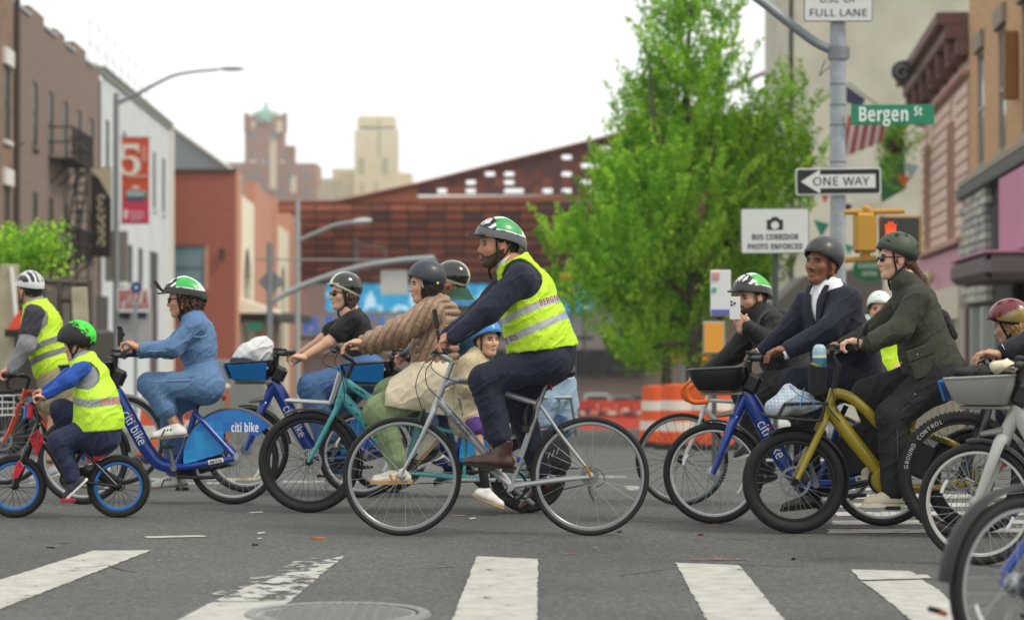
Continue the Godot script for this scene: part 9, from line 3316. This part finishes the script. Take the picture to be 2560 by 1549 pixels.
	cmm.prism(PackedVector2Array([Vector2(-20 * u, 3 * u), Vector2(-20 * u, 28 * u), Vector2(-12 * u, 28 * u), Vector2(-6 * u, 35 * u), Vector2(6 * u, 35 * u), Vector2(12 * u, 28 * u), Vector2(20 * u, 28 * u), Vector2(20 * u, 3 * u)]), 0.004, xf * Transform3D(Basis.IDENTITY, Vector3(0,0,0.018)))
	put(cmm, "camera_symbol", M("20282a", 0.6), bc)
	var cl2 := MB.new()
	cl2.lathe([Vector2(0,0.003), Vector2(10 * u, 0.003), Vector2(10 * u, 0.0)], xf * Transform3D(Basis.IDENTITY, Vector3(0,14 * u, 0.0205)), 20)
	put(cl2, "lens_symbol", M("cfd2cd", 0.6), bc)
	lettering("BUS CORRIDOR", 14 * u, xf * Vector3(0,-15 * u, 0.018), xf.basis, M("39403f", 0.6), bc, 0.004, true, false, 116 * u)
	lettering("PHOTO ENFORCED", 14 * u, xf * Vector3(0,-39 * u, 0.018), xf.basis, M("39403f", 0.6), bc, 0.004, true, false, 136 * u)
	# bus stop notices
	var nd := 24.0
	var nt := node("notice_sign", self, Vector3(at(1785,0, nd).x, ground_y(nd), -nd))
	tag(nt, "white bus stop sign over an orange notice on a thin post", "sign")
	pole(nt, "post", 1786,690, nd + 0.05,0.025, M("4a504e", 0.6))
	slab(nt, "white_plate", 1802,732,51,115, nd, 0.02, M("d6d8d8", 0.6))
	slab(nt, "red_heading", 1790,690,18,18, nd - 0.02,0.01, M("c98a8a", 0.6))
	slab(nt, "blue_footer", 1802,780,47,14, nd - 0.02,0.01, M("5a62a8", 0.6))
	slab(nt, "green_mark", 1786,724,12,12, nd - 0.02,0.01, M("5fa890", 0.6))
	slab(nt, "notice_frame", 1785,844,56,84, nd, 0.02, M("9a9a90", 0.6))
	slab(nt, "orange_notice", 1785,844,47,74, nd - 0.02,0.01, M("e09a35", 0.6))
	var rl := node("stop_light", self, at(1763,897,60.0))
	tag(rl, "glowing orange red signal light below the orange notice", "signal")
	var rm := MB.new()
	rm.ellip(Transform3D(Basis.from_scale(Vector3(0.07,0.07,0.05)), at(1763,897,60.0)), 14,10)
	var em2 := em.duplicate()
	em2.emission_energy_multiplier = 1.3
	put(rm, "lamp", em2, rl)
	var rh := MB.new()
	rh.bx(at(1763,890,60.2), Vector3(0.26,0.7,0.2), 0.02)
	put(rh, "housing", M("b98a2c", 0.6), rl)
	# left avenue: lamp with banner
	var ld := 75.0
	var lp := node("street_lamp", self, Vector3(at(289,0, ld).x, ground_y(ld), -ld))
	tag(lp, "grey street lamp with long curved arm holding a red banner", "street lamp")
	pole(lp, "post", 289,232, ld, 0.10, galv2,0.085)
	var lm := MB.new()
	lm.tube(smooth([at(290,258, ld), at(345,232, ld), at(420,193, ld), at(470,180, ld), at(545,173, ld)],4), ramp([0.07,0.06,0.05,0.045,0.04],17), 8)
	put(lm, "arm", galv2, lp)
	var lh := MB.new()
	lh.ellip(Transform3D(Basis.from_scale(Vector3(0.42,0.07,0.14)), at(578,171, ld)), 14,8)
	put(lh, "lamp_head", M("9aa3a2", 0.4,0.3), lp)
	var bn := node("banner", self, at(338,450, ld))
	tag(bn, "red and orange vertical banner with a big white 5 on the street lamp", "banner")
	var w := ld / F
	slab(bn, "cloth", 337,450,69,218, ld, 0.02, M("cf5636", 0.8))
	slab(bn, "lower_cloth", 336,533,66,50, ld - 0.02,0.01, M("d0385e", 0.8))
	lettering("5", 78 * w, at(325,400, ld - 0.03), Basis.IDENTITY, M("ece6dc", 0.7), bn, 0.01, true, true, 50 * w)
	for q in [[358,385,14,40, "d98a78"],[342,440,50,8, "dd9a86"],[338,486,46,22, "9fb0b8"],[338,497,48,10, "6f6aa0"],[364,486,8,14, "5a9a4a"],[313,535,10,22, "ecd9d6"],[340,530,36,5, "e6a9b2"],[342,540,34,5, "e6a9b2"],[338,548,30,4, "e6a9b2"],[338,468,18,7, "e8d8c8"]]:
		slab(bn, "print_mark", q[0], q[1], q[2], q[3], ld - 0.035,0.008, M(q[4],0.8))
	for y in [343,558]:
		var br := MB.new()
		br.tube([at(292, y, ld), at(374, y, ld)],0.02,6)
		put(br, "bracket", galv2, bn)
	# second lamp, mast arm and gantry
	var l2 := 66.0
	var lp2 := node("street_lamp", self, Vector3(at(743,0, l2).x, ground_y(l2), -l2))
	tag(lp2, "grey street lamp with short curved arm before the arena canopy", "street lamp")
	pole(lp2, "post", 743,500, l2,0.085, M("a9b0b0", 0.5), 0.06)
	lm = MB.new()
	lm.tube(smooth([at(745,602, l2), at(790,582, l2), at(840,562, l2), at(885,555, l2)],4), 0.055,8)
	put(lm, "arm", M("9a9fa2", 0.5,0.2), lp2)
	lh = MB.new()
	lh.ellip(Transform3D(Basis(Vector3(0,0,1), 0.1) * Basis.from_scale(Vector3(0.30,0.09,0.14)), at(903,553, l2)), 14,8)
	put(lh, "lamp_head", M("c3c8c8", 0.4,0.1), lp2)
	var md := 58.0
	var mp := node("signal_mast", self, Vector3(at(674,0, md).x, ground_y(md), -md))
	tag(mp, "grey signal mast with long rising arm over the left avenue", "pole")
	pole(mp, "post", 674,606, md, 0.075, galv2)
	var ma := MB.new()
	ma.tube(smooth([at(680,752, md), at(760,712, md), at(880,672, md), at(990,652, md), at(1086,645, md)],4), ramp([0.06,0.07,0.07,0.07,0.075],17), 8)
	ma.tube([at(1086,645, md), at(1087,668, md)],0.05,8)
	put(ma, "mast_arm", M("9fa5a8", 0.5,0.2), mp)
	var wi := MB.new()
	wi.tube([at(636,648, md), at(1088,650, md)],0.022,6)
	put(wi, "guy_wire", M("8d9294", 0.5), mp)
	slab(mp, "hung_sign", 985,706,68,62, md + 0.1,0.03, M("c3c5c2", 0.6))
	var dg := MB.new()
	dg.bx(at(677,704, md + 0.15), Vector3(0.46,0.46,0.03), 0.01, Basis(Vector3(0,0,1), PI / 4))
	put(dg, "sign_back", M("8a8c8a", 0.5,0.3), mp)
	var gd := 120.0
	var gn := node("gantry", self, Vector3(at(888,0, gd).x, ground_y(gd), -gd))
	tag(gn, "thin dark gantry post with short arm in front of the arena panels", "pole")
	pole(gn, "post", 888,595, gd, 0.11, M("4a4645", 0.6))
	var ga := MB.new()
	ga.tube([at(888,612, gd), at(962,622, gd), at(962,645, gd)],0.09,6)
	put(ga, "arm", M("4a4645", 0.6), gn)
	# round blue parking sign on its post
	var rd := 45.0
	var rs := node("parking_sign", self, Vector3(at(338,0, rd).x, ground_y(rd), -rd))
	tag(rs, "round blue sign on a grey post before the pizza sign", "sign")
	pole(rs, "post", 338,745, rd, 0.035, galv2)
	var rdm := MB.new()
	rdm.lathe([Vector2(0,-0.012), Vector2(0.105,-0.012), Vector2(0.105,0.012), Vector2(0,0.012)], Transform3D(Basis.IDENTITY, at(340,718, rd)), 24)
	put(rdm, "disc", M("2a3c6c", 0.5), rs)
	var rst := MB.new()
	rst.lathe([Vector2(0,0.014), Vector2(0.03,0.014), Vector2(0.03,0.0)], Transform3D(Basis.IDENTITY, at(340,718, rd)), 12)
	put(rst, "emblem", M("b9c0d0", 0.5), rs)
	# yellow signal heads by the tree
	for q in [[1415,712,70.0, "yellow traffic signal head hanging at the tree's left side"],[1690,875,80.0, "yellow traffic signal partly hidden by the lower leaves"],[622,893,60.0, "yellow traffic signal box low before the red brick hall"]]:
		var th := node("traffic_signal", self, at(q[0], q[1], q[2]))
		tag(th, q[3], "signal", "yellow traffic signals")
		slab(th, "housing", q[0], q[1],34,60 if q[0] != 622 else 36, q[2],0.25, M("c9962e", 0.55))
		slab(th, "backplate", q[0] + 4, q[1] + 2,24,50 if q[0] != 622 else 28, q[2] - 0.14,0.02, M("a87a22", 0.6))
		pole(th, "post", q[0] + 18, q[1], q[2] + 0.2,0.05, galv2)

func roadworks() -> void:
	var org := M("d9541e", 0.6)
	var wht := M("d6d0c4", 0.7)
	# drums
	var proto: Node3D
	var spots := [[1640,39.0, "orange and white drum leftmost of the barrel group behind the wheels"],[1690,37.0, "orange and white drum second of the barrel group behind the wheels"],[1748,40.0, "orange and white drum in the middle of the barrel group"],[1790,36.0, "orange and white drum behind the hire bicycle's front wheel"],[1660,44.0, "orange and white drum in the barrel group's back row, toward the barriers"],[1720,45.0, "orange and white drum in the barrel group's back row, toward the tree"],[405,27.0, "orange and white drum behind the denim rider's leg"],[1832,41.0, "orange and white drum nearest the mustard bicycle's rack"],[2200,30.0, "orange drum seen through the mustard bicycle's frame"]]
	for q in spots:
		var o: Node3D
		if proto == null:
			o = node("traffic_drum", self)
			var prof := [[0.0,0.10,0.30,0.30, "base"],[0.10,0.28,0.275,0.265, "o"],[0.28,0.43,0.262,0.255, "w"],[0.43,0.60,0.252,0.242, "o"],[0.60,0.75,0.240,0.230, "w"],[0.75,0.98,0.228,0.215, "o"]]
			var up := Transform3D(Basis(Vector3(1,0,0), Vector3(0,0,-1), Vector3(0,1,0)), Vector3.ZERO)
			for e in prof:
				var mb := MB.new()
				mb.lathe([Vector2(e[2], e[0]), Vector2(e[3], e[1]), Vector2(e[3] - 0.02, e[1])], up, 24)
				if e[4] == "base": mb.lathe([Vector2(0.30,0.0), Vector2(0.34,0.0), Vector2(0.34,0.07), Vector2(0.28,0.10)], up, 24)
				put(mb, "foot" if e[4] == "base" else "band", M("1f1d1c", 0.8) if e[4] == "base" else (org if e[4] == "o" else wht), o)
			var tp := MB.new()
			tp.lathe([Vector2(0.215,0.98), Vector2(0.0,1.0)], up, 24)
			put(tp, "top", org, o)
			proto = o
		else:
			o = proto.duplicate()
			o.name = numbered("traffic_drum")
			add_child(o)
		o.position = Vector3(at(q[0],0, q[1]).x, ground_y(q[1]), -q[1])
		tag(o, q[2], "drum", "orange traffic drums")
	# plastic barriers
	for k in 4:
		var d := 76.0 + k
		var x := 1470.0 + k * 47.0
		var bm := MB.new()
		var c := Vector3(at(x, 0, d).x, ground_y(d), -d)
		bm.prism(PackedVector2Array([Vector2(-0.28,0), Vector2(0.28,0), Vector2(0.14,0.35), Vector2(0.10,0.92), Vector2(-0.10,0.92), Vector2(-0.14,0.35)]), 0.57, Transform3D(Basis(Vector3(0,0,1), Vector3.UP, Vector3(-1,0,0)), c))
		var o := node("road_barrier", self, c)
		put(bm, "body", M(["c43c2c", "cc4a30", "c9402e", "d0482c"][k],0.6), o)
		for j in 3:
			var gm := MB.new()
			gm.ellip(Transform3D(Basis.from_scale(Vector3(0.10 + 0.03 * j, 0.08,0.015)), c + Vector3(-0.18 + j * 0.16,0.5 + 0.1 * (j % 2), 0.155)), 9,6)
			put(gm, "graffiti_blot", M(["d9c9bc", "6a4a5a", "c98a70"][(j + k) % 3],0.7), o)
		tag(o, ["red plastic road barrier farthest from the barrels", "red plastic road barrier second from the white car's side", "red plastic road barrier below the small grey vehicle", "red plastic road barrier nearest the barrel group"][k], "barrier", "plastic road barriers")
	# cars beyond the barriers
	for q in [[1494,1042,135.0, "d2d5d6", "white car facing away beyond the red barriers"],[1558,1030,150.0, "b9bfc0", "pale car right of the white car beyond the barriers"],[1612,1022,140.0, "77787a", "grey car beyond the barriers beside the barrels"]]:
		var d: float = q[2]
		var c := Vector3(at(q[0],0, d).x, ground_y(d), -d)
		var o := node("car", self, c)
		tag(o, q[4], "car")
		var paintm := M(q[3],0.3,0.2,0.5)
		var bm := MB.new()
		bm.bx(c + Vector3(0,0.62,-2.0), Vector3(1.8,0.66,4.3), 0.16)
		put(bm, "body", paintm, o)
		var cb := MB.new()
		cb.prism(PackedVector2Array([Vector2(-0.82,0.9), Vector2(0.82,0.9), Vector2(0.64,1.48), Vector2(-0.64,1.48)]), 2.4, Transform3D(Basis.IDENTITY, c + Vector3(0,0,-1.8)))
		put(cb, "cabin", paintm, o)
		var wn := MB.new()
		wn.prism(PackedVector2Array([Vector2(-0.70,0.98), Vector2(0.70,0.98), Vector2(0.56,1.40), Vector2(-0.56,1.40)]), 0.03, Transform3D(Basis.IDENTITY, c + Vector3(0,0,-0.58)))
		put(wn, "rear_window", M("2c3438", 0.1), o)
		for s in [-1.0,1.0]:
			var tl := MB.new()
			tl.bx(c + Vector3(0.74 * s, 0.75,0.14), Vector3(0.24,0.2,0.06), 0.02)
			put(tl, "tail_lamp", M("a03c34", 0.3), o)
			for z in [-0.7,-3.3]:
				var wl := MB.new()
				wl.lathe([Vector2(0.0,-0.1), Vector2(0.30,-0.1), Vector2(0.33,-0.05), Vector2(0.33,0.05), Vector2(0.30,0.1), Vector2(0.0,0.1)], Transform3D(Basis(Vector3.UP, PI / 2), c + Vector3(0.8 * s, 0.33, z)), 20)
				put(wl, "wheel", rubber, o)
	# grey concrete block with a red striped post
	var cd := 45.0
	var cc := at(592,960, cd)
	var cbk := MB.new()
	cbk.prism(PackedVector2Array([Vector2(-0.75,-1.2), Vector2(1.05,-1.2), Vector2(0.45,0.25), Vector2(0.05,0.45), Vector2(-0.45,0.45), Vector2(-0.7,0.1)]), 1.2, Transform3D(Basis.IDENTITY, Vector3(cc.x, cc.y, -cd)))
	tag(put(cbk, "canopy_tent", M("7d827c", 0.85)), "grey tarpaulin-covered mound behind the denim rider's saddle", "tarpaulin")
	var po := node("marker_post", self, Vector3(at(568,0, cd - 0.9).x, ground_y(cd), -cd + 0.9))
	tag(po, "slim red marker post with pale cap in front of the tarpaulin", "post")
	pole(po, "post", 568,968, cd - 0.9,0.035, M("b5563f", 0.6))
	var pc := MB.new()
	pc.ellip(Transform3D(Basis.from_scale(Vector3(0.05,0.05,0.05)), at(568,966, cd - 0.9)), 10,8)
	put(pc, "cap", M("d9d3c8", 0.6), po)

func _ready() -> void:
	var cam := Camera3D.new()
	cam.name = "camera"
	add_child(cam)
	cam.position = Vector3(0, CAMY, 0)
	cam.rotation.x = atan(45.5 / F)
	cam.near = 0.1
	cam.far = 3000.0
	cam.fov = rad_to_deg(2.0 * atan(774.5 / F))
	var ca := CameraAttributesPhysical.new()
	ca.frustum_focal_length = 93.64
	ca.frustum_focus_distance = 14.2
	ca.frustum_far = 3000.0
	ca.frustum_near = 0.1
	ca.exposure_aperture = 2.55
	cam.attributes = ca
	var we := WorldEnvironment.new()
	we.name = "world"
	var e := Environment.new()
	e.background_mode = Environment.BG_SKY
	var sm := ProceduralSkyMaterial.new()
	sm.sky_top_color = Color(0.955,0.96,0.955)
	sm.sky_horizon_color = Color(0.985,0.99,0.985)
	sm.sky_curve = 0.2
	sm.sky_energy_multiplier = 1.0
	sm.ground_horizon_color = Color(0.55,0.55,0.55)
	sm.ground_bottom_color = Color(0.35,0.35,0.35)
	sm.sun_angle_max = 0.0
	var sky := Sky.new()
	sky.sky_material = sm
	e.sky = sky
	e.background_energy_multiplier = 1.0
	e.tonemap_mode = Environment.TONE_MAPPER_LINEAR
	e.tonemap_exposure = 1.32
	e.sdfgi_enabled = true
	e.ssao_enabled = true
	e.ssil_enabled = true
	e.fog_enabled = true
	e.fog_density = 0.00028
	e.fog_light_color = Color(0.97,0.98,0.98)
	we.environment = e
	add_child(we)
	var sun := DirectionalLight3D.new()
	sun.name = "sun"
	sun.light_energy = 0.5
	sun.light_angular_distance = 12.0
	sun.light_color = Color(1.0,0.96,0.90)
	sun.shadow_enabled = true
	add_child(sun)
	sun.look_at_from_position(Vector3.ZERO, Vector3(-0.75,-1.0,-0.35), Vector3.UP)
	noise.seed = 11
	noise.frequency = 1.0
	noise.fractal_octaves = 2
	noise2.seed = 23
	noise2.frequency = 1.0
	noise2.fractal_octaves = 1
	rng.seed = 7
	rubber = M("1c1c1d", 0.75)
	chrome = M("a9acae", 0.32,0.85)
	black = M("151516", 0.5)
	var t0 := Time.get_ticks_msec()
	street()
	print("street ", Time.get_ticks_msec() - t0)
	people_sources()
	print("sources ", Time.get_ticks_msec() - t0)
	riders()
	print("riders ", Time.get_ticks_msec() - t0)
